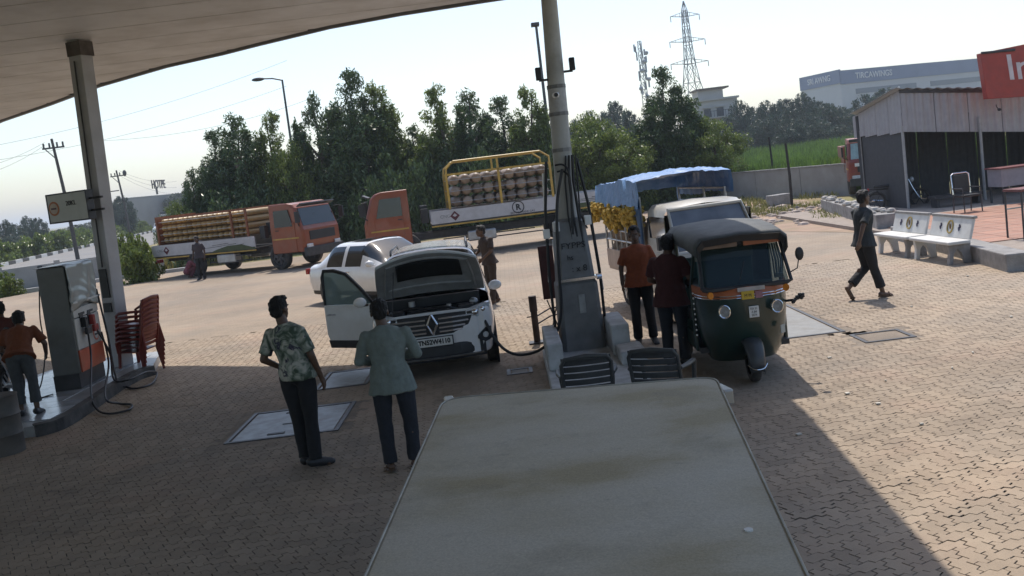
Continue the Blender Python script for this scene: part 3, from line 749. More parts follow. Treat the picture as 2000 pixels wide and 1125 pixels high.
# ------------------------------------------------------------------ people
def remeshed(mb, name, m, parent, vox, smooth_it=3, wrinkle=0.0, wscale=14, seed=0):
    me = bpy.data.meshes.new('tmp'); me.from_pydata(mb.v, [], mb.f); me.update()
    b = bmesh.new(); b.from_mesh(me); bmesh.ops.recalc_face_normals(b, faces=b.faces); b.to_mesh(me); b.free()
    o = bpy.data.objects.new('tmp', me); C.objects.link(o)
    q = o.modifiers.new('r', 'REMESH'); q.mode = 'VOXEL'; q.voxel_size = vox
    q = o.modifiers.new('s', 'SMOOTH'); q.iterations = smooth_it; q.factor = .5
    me2 = bpy.data.meshes.new_from_object(o.evaluated_get(bpy.context.evaluated_depsgraph_get()))
    bpy.data.objects.remove(o)
    if wrinkle:
        me2.calc_loop_triangles() if False else None
        n = len(me2.vertices); co = np.empty(n * 3); no = np.empty(n * 3)
        me2.vertices.foreach_get('co', co); me2.vertices.foreach_get('normal', no); co = co.reshape(-1, 3); no = no.reshape(-1, 3)
        d = np.array([noise.noise(Vector((c[0] * wscale * 1.3 + seed, c[1] * wscale, c[2] * wscale * .55 + c[0] * 5))) + .5 * noise.noise(Vector((c[0] * wscale * 2.3, c[1] * 2 * wscale + seed, c[2] * wscale * 1.5))) for c in co])
        co += no * (d * wrinkle)[:, None]; me2.vertices.foreach_set('co', co.ravel()); me2.update()
    me2.polygons.foreach_set('use_smooth', [True] * len(me2.polygons)); me2.materials.clear(); me2.materials.append(m); me2.name = name
    r = bpy.data.objects.new(name, me2); C.objects.link(r); r.parent = parent
    return r
STAND = dict(pelvis=(0, 0, .95), neck=(0, 0, 1.45), head=(0, .02, 1.60), shL=(-.175, 0, 1.375), shR=(.175, 0, 1.375),
    elL=(-.235, -.03, 1.13), elR=(.235, -.03, 1.13), wrL=(-.25, .05, .89), wrR=(.25, .05, .89),
    hipL=(-.09, 0, .90), hipR=(.09, 0, .90), knL=(-.10, .02, .49), knR=(.10, .02, .49), anL=(-.105, -.01, .085), anR=(.105, -.01, .085))
def person(label, loc, heading, h=1.68, pose=None, shirt=None, trousers=None, sleeve='half', footwear='shoe', belly=1.0, hair=True, toeL=None, toeR=None, cuff=1.0, face=True, shirt_len=.86, look=None, skirt=False, wide=1.0):
    J = {k: Vector(v) for k, v in STAND.items()}
    for k, v in (pose or {}).items(): J[k] = Vector(v)
    k_ = h / 1.70
    t = thing('person', label, 'person', loc, heading); t.scale = (k_ * wide, k_ * wide, k_)
    ax = (J['neck'] - J['pelvis']).normalized()
    side = (J['shR'] - J['shL']).normalized(); side = (side - ax * side.dot(ax)).normalized(); hs = (J['hipR'] - J['hipL']).normalized()
    def torso(mb, inflate, z0=-.06, z1=1.0, flare=0.0):
        L = (J['neck'] - J['pelvis']).length
        prof = [(-.10, .155, .105), (0., .16, .112), (.13, .148, .105 * belly), (.28, .145, .104 * belly), (.45, .16, .112), (.66, .178, .118), (.78, .186, .112), (.86, .178, .10), (.92, .145, .088), (.96, .10, .078), (1.0, .062, .064)]
        if z0 < -.1: prof = [(z0, .175 + flare, .125 + flare)] + prof[1:]
        rings = []
        for s, rx, ry in prof:
            if inflate > 0 and s < .2: rx += .026; ry += .014
            c = J['pelvis'] + ax * (s * L); m_ = max(0, min(1, s)); sd_ = (hs * (1 - m_) + side * m_).normalized(); fw = ax.cross(sd_) * -1
            rings.append([(c + sd_ * (rx + inflate) * math.cos(a) + fw * (ry + inflate) * math.sin(a))[:] for a in (2 * pi * i / 16 for i in range(16))])
        mb.loft(rings)
    def cap(mb, a, b, r0, r1, n=10):
        mb.tube([a, b], [r0, r1], n); mb.ell(a, (r0,) * 3, 10, 6); mb.ell(b, (r1,) * 3, 10, 6)
    # body: head, neck, trunk, limbs, hands, feet in one surface
    b = MB(); torso(b, -.012)
    for s in 'LR':
        cap(b, J['sh' + s], J['el' + s], .048, .038); cap(b, J['el' + s], J['wr' + s], .038, .026)
        cap(b, J['hip' + s], J['kn' + s], .078, .052); cap(b, J['kn' + s], J['an' + s], .052, .036)
        calf = J['kn' + s].lerp(J['an' + s], .3); b.ell(calf + Vector((0, -.012, 0)), (.052, .055, .1), 10, 6)
        f = toeL if s == 'L' else toeR
        f = Vector(f).normalized() if f else Vector(((-.15 if s == 'L' else .15), 1, -.18)).normalized()
        a = J['an' + s]; cap(b, a + Vector((0, 0, -.035)) - f * .045, a + f * .13 + Vector((0, 0, -.045)), .038, .030); b.ell(a + f * .13 + Vector((0, 0, -.05)), (.042, .05, .024), 10, 6)
        # hand
        d = (J['wr' + s] - J['el' + s]).normalized(); w_ = J['wr' + s]
        nrm = Vector((1 if s == 'R' else -1, 0, 0)); nrm = (nrm - d * nrm.dot(d)).normalized(); ac = d.cross(nrm).normalized()
        if ac.y < 0: ac = -ac
        pc_ = w_ + d * .045
        for q in (-.026, -.009, .009, .026): b.tube([w_ + ac * q * .6, w_ + d * .085 + ac * q], [.016, .014], 7)
        for i, (q, ln) in enumerate(((-.029, .058), (-.010, .072), (.0095, .078), (.029, .070))):
            p0 = w_ + d * .078 + ac * q; p1 = p0 + d * ln * .5 - nrm * .008; p2 = p1 + d * ln * .42 - nrm * .024
            b.tube([p0 - d * .015, p0, p1, p2], [.0095, .0095, .009, .0075], 7); b.ell(p2, (.0075,) * 3, 6, 4)
        p0 = w_ + d * .03 + ac * .026; p1 = p0 + ac * .03 + d * .028 - nrm * .012; p2 = p1 + d * .032 + ac * .004 - nrm * .014
        b.tube([p0, p1, p2], [.014, .011, .009], 7); b.ell(p2, (.009,) * 3, 6, 4)
    hd = J['head']; lk = Vector(look).normalized() if look else Vector((0, 1, 0)); lk.z *= .5; lk.normalize()
    hx = lk.cross(Vector((0, 0, 1))).normalized(); up = hx.cross(lk).normalized()
    HM = Matrix(((hx.x, lk.x, up.x, hd.x), (hx.y, lk.y, up.y, hd.y), (hx.z, lk.z, up.z, hd.z), (0, 0, 0, 1)))
    b.ell((0, -.012, .025), (.076, .094, .092), 16, 10, HM); b.ell((0, .022, -.045), (.058, .066, .072), 14, 8, HM); b.ell((0, .058, -.088), (.03, .028, .024), 10, 6, HM)
    b.ell((0, .094, -.022), (.014, .02, .026), 8, 6, HM); b.ell((0, .085, .022), (.05, .014, .012), 10, 6, HM); b.ell((0, .086, -.062), (.026, .012, .011), 8, 6, HM)
    for sx in (-1, 1): b.ell((sx * .078, -.005, -.015), (.012, .022, .034), 8, 6, HM)
    b.tube([J['neck'] - ax * .03, HM @ Vector((0, -.015, -.06))], [.058, .052], 12)
    remeshed(b, 'body', M_['skin'], t, .0085, 2)
    if face:
        for sx in (-1, 1):
            e = MB(); e.ell((sx * .031, .079, .0), (.011, .009, .006), 10, 6, HM); eo = e.build('eye', mat('eye_white', (.3, .27, .24), .3), t, smooth=True)
            p = MB(); p.ell((sx * .031, .0885, .0), (.006, .004, .006), 8, 6, HM); p.build('iris', M_['hair'], eo)
        m2 = MB(); m2.ell((0, .096, -.062), (.022, .004, .006), 8, 6, HM); m2.build('mouth', mat('lips', (.16, .06, .045), .5), t, smooth=True)
    if hair:
        hb = MB(); hb.ell((0, -.024, .040), (.086, .098, .092), 16, 10, HM); hb.ell((0, -.055, -.015), (.074, .056, .075), 14, 8, HM); hb.ell((.01, .03, .098), (.062, .05, .032), 10, 6, HM)
        remeshed(hb, 'hair', M_['hair'], t, .0075, 1, .011, 46)
    # clothing
    if trousers:
        c = MB(); torso_pts = MB()
        c.ell(J['pelvis'] + Vector((0, 0, -.02)), (.165, .118, .10), 16, 10)
        for s in 'LR':
            hp, kn, an = J['hip' + s], J['kn' + s], J['an' + s]
            low = kn.lerp(an, cuff) if cuff < 1 else an + Vector((0, 0, -.0))
            c.tube([hp + Vector((0, 0, .05)), hp.lerp(kn, .35), kn, kn.lerp(low, .5), low], [.098, .094, .072, .068 if cuff == 1 else .07, .068 if cuff == 1 else .078], 14)
            c.ell(hp, (.098,) * 3, 12, 8); c.ell(kn, (.072,) * 3, 12, 8)
        if skirt:
            a = (J['anL'] + J['anR']) / 2
            c.loft([[(p.x + rx * math.cos(q), p.y + ry * math.sin(q), p.z) for q in (2 * pi * i / 16 for i in range(16))] for p, rx, ry in ((J['pelvis'], .17, .125), (J['pelvis'].lerp(a, .4), .19, .15), (J['pelvis'].lerp(a, .85), .2, .15))])
        remeshed(c, 'trousers', trousers, t, .012, 3, .007, 13, 3)
    if shirt:
        c = MB(); torso(c, .014, z0=-(.95 - shirt_len) / .5 - .02, flare=.022)
        for s in 'LR':
            sh_, el, wr = J['sh' + s], J['el' + s], J['wr' + s]
            c.ell(sh_, (.058, .062, .052), 12, 8)
            if sleeve == 'half':
                e = sh_.lerp(el, .82); c.tube([sh_, sh_.lerp(el, .5), e], [.056, .064, .071], 12)
            elif sleeve == 'long':
                c.tube([sh_, sh_.lerp(el, .5), el, el.lerp(wr, .5), wr], [.056, .059, .054, .05, .04], 12); c.ell(el, (.055,) * 3, 10, 6)
        c.tube([J['neck'] - ax * .05, J['neck'] + ax * .012], [.078, .066], 12)
        remeshed(c, 'shirt', shirt, t, .012, 3, .010, 11, sum(map(ord, label)) % 50)
    if footwear:
        mf = M_['black'] if footwear == 'shoe' else mat('brown_sandal', (.09, .055, .035), .6, var=.2)
        for s in 'LR':
            a = J['an' + s]; f = toeL if s == 'L' else toeR
            f = Vector(f).normalized() if f else Vector(((-.15 if s == 'L' else .15), 1, -.18)).normalized()
            q = MB()
            if footwear == 'shoe':
                q.tube([a + Vector((0, 0, -.03)) - f * .06, a + f * .06 + Vector((0, 0, -.03)), a + f * .165 + Vector((0, 0, -.04))], [.046, .049, .036], 10); q.ell(a + f * .155 + Vector((0, 0, -.042)), (.045, .05, .032), 10, 6); q.ell(a - f * .055 + Vector((0, 0, -.025)), (.045,) * 3, 10, 6)
                q.tube([a + Vector((0, 0, -.03)), a + Vector((0, 0, .015))], [.046, .044], 10)
                remeshed(q, 'shoe', mf, t, .010, 2)
            else:
                fl = Vector((f.x, f.y, f.z + .12)).normalized(); c0_ = a + Vector((0, 0, -.078))
                sd2 = Vector((f.y, -f.x, 0)).normalized(); ring = []
                for ang in range(14):
                    an_ = 2 * pi * ang / 14; ring.append((c0_ + f * (.05 + .145 * math.cos(an_)) + sd2 * .05 * math.sin(an_))[:])
                q.extr(ring, (0, 0, .02)); q.tube([c0_ + f * .1 + sd2 * .05 + Vector((0, 0, .02)), c0_ + f * .11 + Vector((0, 0, .075)), c0_ + f * .1 - sd2 * .05 + Vector((0, 0, .02))], .012, 6)
                q.build('sandal', mf, t)
    return t
def cloth(name, col, **k): return mat(name, col, .85, var=.12, scale=20, bump=.25, fine=60, **k)
def floral():
    m = bpy.data.materials.new('floral_shirt_cloth'); m.use_nodes = True; t = m.node_tree; N = t.nodes; L = t.links; b = N['Principled BSDF']
    tc = N.new('ShaderNodeTexCoord'); 
    n1 = N.new('ShaderNodeTexNoise'); n1.inputs['Scale'].default_value = 7; n1.inputs['Detail'].default_value = 4; n1.inputs['Distortion'].default_value = 1.6
    n2 = N.new('ShaderNodeTexVoronoi'); n2.inputs['Scale'].default_value = 9; n2.feature = 'SMOOTH_F1'
    L.new(tc.outputs['Object'], n1.inputs['Vector']); 
    ad = N.new('ShaderNodeVectorMath'); ad.operation = 'ADD'; L.new(tc.outputs['Object'], ad.inputs[0])
    s2 = N.new('ShaderNodeVectorMath'); s2.operation = 'SCALE'; s2.inputs['Scale'].default_value = .25; L.new(n1.outputs['Color'], s2.inputs[0]); L.new(s2.outputs[0], ad.inputs[1]); L.new(ad.outputs[0], n2.inputs['Vector'])
    r1 = N.new('ShaderNodeValToRGB'); e = r1.color_ramp.elements; r1.color_ramp.interpolation = 'LINEAR'
    e[0].position = .40; e[0].color = (.05, .075, .05, 1); e[1].position = .60; e[1].color = (.42, .41, .35, 1)
    x = r1.color_ramp.elements.new(.5); x.color = (.22, .25, .205, 1)
    L.new(n1.outputs['Fac'], r1.inputs[0])
    r2 = N.new('ShaderNodeValToRGB'); e = r2.color_ramp.elements; e[0].position = .22; e[0].color = (1, 1, 1, 1); e[1].position = .3; e[1].color = (0, 0, 0, 1)
    x = r2.color_ramp.elements.new(.12); x.color = (0, 0, 0, 1); x = r2.color_ramp.elements.new(.17); x.color = (1, 1, 1, 1)
    L.new(n2.outputs['Distance'], r2.inputs[0])
    mx = N.new('ShaderNodeMixRGB'); mx.inputs[2].default_value = (.035, .03, .06, 1); L.new(r2.outputs[0], mx.inputs[0]); L.new(r1.outputs[0], mx.inputs[1])
    L.new(mx.outputs[0], b.inputs['Base Color']); b.inputs['Roughness'].default_value = .8
    return m
DN = cloth('dark_denim', (.017, .02, .028)); DK = cloth('black_trouser_cloth', (.013, .014, .017)); GRY = cloth('grey_trouser_cloth', (.06, .065, .07))
A_ = at(606, 911)
person('man in a floral half sleeve shirt standing with his back turned', A_, R(-14), 1.71,
    dict(pelvis=(.015, 0, .95), neck=(-.055, -.02, 1.45), head=(-.085, .01, 1.605), shL=(-.225, .01, 1.375), shR=(.12, -.03, 1.37), elL=(-.31, -.05, 1.12), elR=(.20, -.03, 1.12), wrL=(-.20, .09, 1.0), wrR=(.235, .04, .89),
         anL=(-.06, .05, .085), anR=(.085, -.03, .085), knL=(-.07, .04, .49), knR=(.085, 0, .49)),
    floral(), DK, 'half', 'shoe', toeL=(-.1, 1, -.16), toeR=(.75, .7, -.14), face=False, shirt_len=.93, look=(.25, 1, 0))
B_ = at(772, 918)
person('man in a sage green shirt standing back turned before the car', B_ + Vector((.08, 0, 0)), R(6), 1.63,
    dict(head=(-.03, .06, 1.585), neck=(-.015, .01, 1.45), elL=(-.27, .02, 1.13), elR=(.27, .04, 1.13), wrL=(-.13, .22, 1.08), wrR=(.12, .24, 1.10), shL=(-.185, 0, 1.375), shR=(.185, 0, 1.375),
         anL=(-.11, -.01, .085), anR=(.12, 0, .085), knL=(-.115, .01, .49), knR=(.125, .01, .49), hipL=(-.1, 0, .9), hipR=(.1, 0, .9)),
    cloth('sage_green_shirt', (.155, .185, .17)), DN, 'long', 'sandal', 1.12, face=False, shirt_len=.80, look=(0, 1, -.5), wide=1.04)
W_ = at(1697, 583)
person('man in dark clothes walking across the sunlit paving towards the benches', W_, R(-75), 1.70,
    dict(pelvis=(0, 0, .94), neck=(0, .03, 1.44), head=(0, .06, 1.595), elL=(-.22, .10, 1.15), wrL=(-.24, .24, .95), elR=(.24, -.16, 1.18), wrR=(.26, -.26, .96),
         knR=(.09, .07, .50), anR=(.09, .20, .085), knL=(-.08, .05, .49), anL=(-.08, -.30, .20)),
    cloth('dark_teal_shirt', (.028, .034, .038)), DK, 'half', 'sandal', toeL=(0, .5, -.9), toeR=(0, 1, -.12), cuff=.8)
O_ = at(1262, 670)
person('man in an orange shirt facing the camera beside the central pillar', O_, R(176), 1.68,
    dict(elL=(-.24, -.02, 1.13), wrL=(-.25, .04, .90), elR=(.24, -.02, 1.13), wrR=(.25, .04, .90), anL=(-.12, .02, .085), anR=(.1, 0, .085)),
    cloth('orange_uniform_shirt', (.25, .062, .022)), DK, 'half', 'shoe', shirt_len=.86)
Mr = Vector((1.93, 11.95, 0))
person('man in a maroon shirt with his back turned against the auto rickshaw', Mr, R(-30), 1.66,
    dict(head=(.01, .07, 1.58), wrL=(-.14, .2, 1.03), wrR=(.16, .2, 1.03), elL=(-.25, .02, 1.13), elR=(.25, .02, 1.13)),
    cloth('maroon_shirt', (.05, .012, .013)), DN, 'half', 'shoe', 1.15, face=False, shirt_len=.80, wide=1.08)
T_ = at(966, 592)
person('man in brown clothes standing at the far side of the hatchback', T_, R(120), 1.66,
    dict(neck=(0, .07, 1.43), head=(0, .13, 1.57), wrL=(-.2, .26, 1.0), wrR=(.2, .3, 1.02), elL=(-.25, .08, 1.14), elR=(.25, .08, 1.14), anL=(-.1, .1, .085), anR=(.1, -.12, .085)),
    cloth('dark_brown_shirt', (.05, .036, .03)), cloth('brown_trousers', (.045, .034, .028)), 'half', 'sandal')
K_ = at(396, 546)
person('dark figure standing at the side of the cylinder truck with yellow load', K_, R(170), 1.66, None,
    cloth('charcoal_shirt', (.045, .035, .04)), DK, 'half', 'shoe')
Q_ = at(372, 543)
person('figure in dusky red crouching beside the truck rear wheel', Q_, R(-60), 1.62,
    dict(pelvis=(0, -.12, .26), neck=(0, .12, .70), head=(0, .2, .84), shL=(-.18, .1, .66), shR=(.18, .1, .66), elL=(-.22, .28, .46), elR=(.22, .28, .46), wrL=(-.1, .42, .35), wrR=(.1, .42, .35),
         hipL=(-.09, -.1, .24), hipR=(.09, -.1, .24), knL=(-.15, .25, .46), knR=(.15, .25, .46), anL=(-.14, .02, .085), anR=(.14, .02, .085)),
    cloth('dusky_red_shirt', (.17, .045, .06)), cloth('dusky_red_trousers', (.12, .035, .045)), 'half', 'sandal', shirt_len=.95, face=False)
ri = at(60, 812, .14)
person('stooping man in rust coloured shirt seen from behind at the motorcycle', ri, R(12), 1.66,
    dict(pelvis=(0, -.05, .90), neck=(-.03, .26, 1.24), head=(-.04, .37, 1.35), shL=(-.21, .22, 1.20), shR=(.17, .22, 1.20), elL=(-.27, .1, .98), elR=(.30, .16, .98), wrL=(-.24, .36, .86), wrR=(.24, .38, .80), hipL=(-.09, -.06, .86), hipR=(.09, -.06, .86)),
    cloth('rust_shirt', (.15, .045, .018)), GRY, 'half', 'shoe', 1.1, cuff=.75, face=False, shirt_len=.88, look=(0, 1, -.6))
person('man in dark red shirt half hidden behind the stooping man', Vector((-7.75, 14.4, .14)), R(25), 1.6,
    dict(neck=(0, .12, 1.36), head=(0, .2, 1.50), shL=(-.18, .1, 1.32), shR=(.18, .1, 1.32), wrL=(-.22, .36, .95), wrR=(.2, .36, .95), elL=(-.26, .12, 1.1), elR=(.24, .12, 1.1)),
    cloth('dark_red_shirt', (.08, .022, .016)), DK, 'half', 'shoe', face=False)
# ------------------------------------------------------------------ vehicles
def wheel(parent, c, rad, wid, axis='x', rim_m=None, spokes=5, face=1, label=None):
    mb = MB(); ax = Vector((face, 0, 0)); c = Vector(c)
    prof = [(-wid / 2, rad * .62), (-wid / 2, rad * .9), (-wid * .36, rad), (wid * .36, rad), (wid / 2, rad * .92), (wid / 2, rad * .66), (wid * .3, rad * .62)]
    n = 28; rings = [[(c + ax * a + Vector((0, r * math.cos(t), r * math.sin(t))))[:] for t in (2 * pi * k / n for k in range(n))] for a, r in prof]
    mb.loft(rings, cap=False); w_ = mb.build('wheel', M_['rubber'], parent, smooth=50)
    rm = rim_m or M_['alloy']
    q = MB(); e = [(wid * .3, rad * .63), (wid * .42, rad * .6), (wid * .36, rad * .52), (wid * .05, rad * .5)]
    q.loft([[(c + ax * a + Vector((0, r * math.cos(t), r * math.sin(t))))[:] for t in (2 * pi * k / n for k in range(n))] for a, r in e], cap=False)
    q.cyl(c - ax * wid * .2, c + ax * wid * .4, rad * .15, n=12)
    for k in range(spokes):
        t = 2 * pi * k / spokes + .3; d = Vector((0, math.cos(t), math.sin(t))); p = Vector((0, -math.sin(t), math.cos(t)))
        a, b = c + d * rad * .1 + ax * wid * .34, c + d * rad * .56 + ax * wid * .30
        q.loft([[(x + p * s * wv + ax * h).to_tuple() for s, h in ((-1, 0), (1, 0), (1, .03), (-1, .03))] for x, wv in ((a, rad * .10), (b, rad * .13))])
    q.build('rim', rm, w_, smooth=30)
    d_ = MB(); d_.cyl(c - ax * wid * .3, c + ax * wid * .02, rad * .55, n=20); d_.build('hub_disc', M_['dsteel'], w_)
    return w_
def grid_shell(parent, stations, tagf, mats, nu=3, nv=3, capf=True):
    """stations: list of (y, [(x,z)...]) half profiles, mirrored; faces sorted into parts by tagf(span, seg, side)"""
    A = np.array([[(x, y, z) for x, z in pr] for y, pr in stations], float)
    ns, npz = A.shape[:2]
    U = np.array([cr(A[:, j, :], nu) for j in range(npz)]).transpose(1, 0, 2)
    V = np.array([cr(U[i], nv) for i in range(U.shape[0])])
    ni, nj = V.shape[:2]; parts = {}
    for sgn in (1, -1):
        W_ = V.copy(); W_[:, :, 0] *= sgn
        for i in range(ni - 1):
            for j in range(nj - 1):
                tg = tagf(i // nu, j // nv, sgn)
                if tg is None: continue
                p = parts.setdefault(tg, ({}, [], [])); ids = []
                for a, b in ((i, j), (i + 1, j), (i + 1, j + 1), (i, j + 1)):
                    key = (a, b, 0 if abs(W_[a, b, 0]) < 1e-6 else sgn)
                    if key not in p[0]: p[0][key] = len(p[1]); p[1].append(tuple(W_[a, b]))
                    ids.append(p[0][key])
                p[2].append(tuple(ids if sgn == 1 else ids[::-1]))
    out = {}
    for tg, (k, vs, fs) in parts.items():
        nm = tg.split('#')[0]
        m = MB(); m.v = vs; m.f = fs
        if nm == 'body' and capf:
            pass
        out[tg] = m.build(nm, mats.get(nm, mats['body']), parent, smooth=55)
    # end caps
    for i in (0, ni - 1):
        ring = [tuple(V[i, j]) for j in range(nj)] + [(-V[i, j][0], V[i, j][1], V[i, j][2]) for j in range(nj - 2, 0, -1)]
        m = MB(); m.add(ring, [tuple(range(len(ring)))]); m.build('end_panel', mats['body'], parent)
    return out

# ---- white hatchback with raised bonnet
hc_dir = R(2.5)
hb = thing('hatchback', 'white hatchback facing the pumps with raised bonnet and one door open', 'car', (-1.19, 13.08, 0), hc_dir)
def hp(w_, belt=None, hood=None, z0=.24, front=False):
    s = w_ / .865
    if hood is not None:
        h = hood
        return [(0, z0), (.72 * s, z0), (.82 * s, .36), (.865 * s, .58), (.86 * s, .80), (.82 * s, .80 + (h - .80) * .55), (.72 * s, .80 + (h - .8) * .82), (.55 * s, .8 + (h - .8) * .93), (.3 * s, .8 + (h - .8) * .985), (0, h)]
    return [(0, z0), (.74 * s, z0), (.83 * s, .36), (.865 * s, .58), (.86 * s, .80), (.83 * s, .97), (.755 * s, 1.28), (.665 * s, 1.53), (.45 * s, 1.615), (0, 1.645)]
def wsl(w_, f):                             # between bonnet and roof
    a, b = hp(w_, hood=1.06), hp(w_); return [(p[0] + (q[0] - p[0]) * f, p[1] + (q[1] - p[1]) * f) for p, q in zip(a, b)]
st = [(.02, hp(.70, hood=.90)), (.10, hp(.80, hood=.95)), (.30, hp(.85, hood=.99)), (.65, hp(.865, hood=1.03)), (1.02, hp(.868, hood=1.06)), (1.40, wsl(.868, .52)), (1.78, wsl(.868, .97)), (1.92, hp(.868)), (2.45, hp(.868)), (2.58, hp(.868)), (3.15, hp(.868)), (3.28, hp(.86)), (3.70, hp(.85)), (3.88, [(p[0] * .95, p[1] * .97 if p[1] > 1 else p[1]) for p in hp(.84)]), (3.98, [(p[0] * .82, p[1] * .9 if p[1] > 1 else p[1]) for p in hp(.80)])]
def tg(i, j, s):
    if i in (0, 1, 2, 3) and j >= 5: return None
    if i in (4, 5) and j >= 6: return 'windscreen'
    if i in (7, 8) and s == -1 and 2 <= j <= 4 and i == 7: return 'door_opening'
    if i == 7 and j in (5, 6): return 'side_window#a%d' % s
    if i in (9,) and j in (5, 6): return 'side_window#b%d' % s
    if i == 11 and j in (5, 6): return 'quarter_window#%d' % s
    if j == 0: return 'underside'
    if j == 1 and i >= 3: return 'sill'
    return 'body'
grid_shell(hb, st, tg, dict(body=M_['carwhite'], windscreen=M_['dglass'], side_window=M_['dglass'], quarter_window=M_['dglass'], underside=M_['black'], sill=M_['black'], door_opening=M_['black']))
for s in (-1, 1):
    for y in (.68, 3.25):
        wheel(hb, (s * .79, y, .31), .31, .17, face=s)
        a = MB(); a.cyl((s * .845, y, .32), (s * .872, y, .32), .385, n=26); a.build('arch_shade_disc', M_['black'], hb)  # flat black disc paints the wheel well's shade; no arch is cut
# roof rails
for s in (-1, 1):
    r_ = MB(); r_.tube([(s * .60, 1.95, 1.60), (s * .60, 2.05, 1.66), (s * .59, 3.3, 1.66), (s * .58, 3.45, 1.60)], .018, 6); r_.build('roof_rail', M_['dsteel'], hb, smooth=True)
# front face
F = lambda mb, name, m, bevel=.006, **k: mb.build(name, m, hb, bevel=bevel, **k)
F(MB().loft([[(-.62, -.005, z), (-.3, -.05, z), (0, -.065, z), (.3, -.05, z), (.62, -.005, z), (.62, .2, z), (-.62, .2, z)] for z in (.26, .42, .52, .86)]), 'bumper', M_['carwhite'], .01)
F(MB().loft([[(-.70, .03, z), (-.35, -.05 - q, z), (0, -.072 - q, z), (.35, -.05 - q, z), (.70, .03, z), (.7, .2, z), (-.7, .2, z)] for z, q in ((.22, 0), (.30, .02), (.40, .012), (.45, .0))]), 'lower_grille', M_['black'], .01)
F(MB().loft([[(-.45 - q, -.022, z), (-.25, -.06, z), (0, -.078, z), (.25, -.06, z), (.45 + q, -.022, z), (.45, .1, z), (-.45, .1, z)] for z, q in ((.585, -.06), (.66, .04), (.78, .1), (.86, .12))]), 'grille', M_['black'], .008)
for k, z in enumerate((.62, .675, .735, .80)):
    wq = .40 + .05 * k
    F(MB().loft([[(x, y - .0, z + dz) for dz in (0, .022)] + [(x, y + .02, z + .022), (x, y + .02, z)] for x, y in ((-wq, -.045), (-.28, -.082), (-.09, -.094))]), 'grille_bar', M_['chrome'], 0)
    F(MB().loft([[(x, y - .0, z + dz) for dz in (0, .022)] + [(x, y + .02, z + .022), (x, y + .02, z)] for x, y in ((.09, -.094), (.28, -.082), (wq, -.045))]), 'grille_bar', M_['chrome'], 0)
em = MB()
for a, b in (((0, -.1, .875), (.068, -.1, .735)), ((.068, -.1, .735), (0, -.1, .595)), ((0, -.1, .595), (-.068, -.1, .735)), ((-.068, -.1, .735), (0, -.1, .875))):
    d = (Vector(b) - Vector(a)).normalized(); n_ = Vector((-d.z, 0, d.x)) * .017; A1, B1 = Vector(a), Vector(b); y_ = Vector((0, -.018, 0))
    em.loft([[(A1 - n_)[:], (A1 + y_)[:], (A1 + n_)[:]], [(B1 - n_)[:], (B1 + y_)[:], (B1 + n_)[:]]])
F(em, 'emblem', M_['chrome'], 0)
for s in (-1, 1):
    h_ = MB(); h_.loft([[(s * .47, -.035, .80), (s * .47, -.035, .86), (s * .47, .05, .88), (s * .47, .05, .78)], [(s * .62, -.005, .76), (s * .64, .0, .90), (s * .64, .1, .92), (s * .62, .1, .76)], [(s * .80, .14, .80), (s * .82, .16, .93), (s * .80, .22, .94), (s * .78, .22, .80)]])
    hl = F(h_, 'headlight', M_['lamp'], .008)
    q = MB(); q.ell((s * .60, -.01, .83), (.05, .03, .045), 12, 8); q.ell((s * .70, .05, .85), (.045, .03, .04), 12, 8); q.build('bulb_lens', M_['chrome'], hl, smooth=True)
    f_ = MB(); f_.loft([[(s * .60, -.028, .46), (s * .60, -.028, .50), (s * .72, .02, .60), (s * .80, .08, .60), (s * .80, .08, .43), (s * .70, .0, .40)], [(s * .60, .05, .46), (s * .60, .05, .50), (s * .72, .1, .60), (s * .80, .14, .60), (s * .80, .14, .43), (s * .70, .1, .40)]])
    F(f_, 'fog_lamp_recess', M_['black'], .006)
    q = MB(); q.cyl((s * .71, -.0, .5), (s * .715, .03, .5), .04, n=12); F(q, 'fog_lamp', M_['lamp'], 0)
pl_ = F(MB().box((0, -.098, .50), (.50, .012, .115)), 'number_plate', M_['plate'], .003)
F(MB().box((0, -.092, .50), (.53, .012, .14)), 'plate_surround', M_['black'], .003)
text('plate_lettering', 'TN52W4110', .088, M_['blackprint'], pl_, face_M((0, -.106, .50), (1, 0, 0), (0, 0, 1)), ext=.001, sx=.92, thick=.004)
F(MB().loft([[(x, y, .255), (x, y - .02, .275), (x, y + .03, .285)] for x, y in ((-.66, .0), (-.3, -.072), (0, -.09), (.3, -.072), (.66, .0))]), 'skid_strip', M_['steel'], 0)
# engine bay
F(MB().box((0, .55, .55), (1.40, .9, .3)), 'engine_bay', M_['black'], 0)
eb = MB(); eb.box((-.05, .5, .78), (.55, .42, .2)); F(eb, 'engine_cover', M_['black'], .03)
eb = MB(); eb.box((.48, .45, .80), (.22, .28, .2)); F(eb, 'battery', M_['dsteel'], .01)
eb = MB(); eb.box((-.5, .55, .80), (.24, .3, .18)); F(eb, 'air_box', M_['black'], .03)
eb = MB(); eb.tube([(-.6, .2, .84), (-.2, .16, .87), (.3, .16, .87), (.64, .2, .84)], .025, 6); F(eb, 'lock_panel', M_['dsteel'], 0)
eb = MB(); eb.tube(cr([(.4, .3, .84), (.2, .25, .92), (0, .3, .9), (-.2, .4, .92), (-.4, .5, .9)], 4), .022, 6); F(eb, 'intake_hose', M_['black'], 0)
eb = MB(); eb.cyl((.25, .3, .88), (.25, .3, .95), .035, n=10); eb.cyl((-.3, .85, .9), (-.3, .85, .97), .05, n=10); eb.ell((.6, .75, .88), (.07, .07, .06), 10, 6); F(eb, 'filler_cap', M_['steel'], 0)
eb = MB(); eb.box((0, 1.0, .93), (1.4, .12, .16)); F(eb, 'cowl_panel', M_['black'], .02)
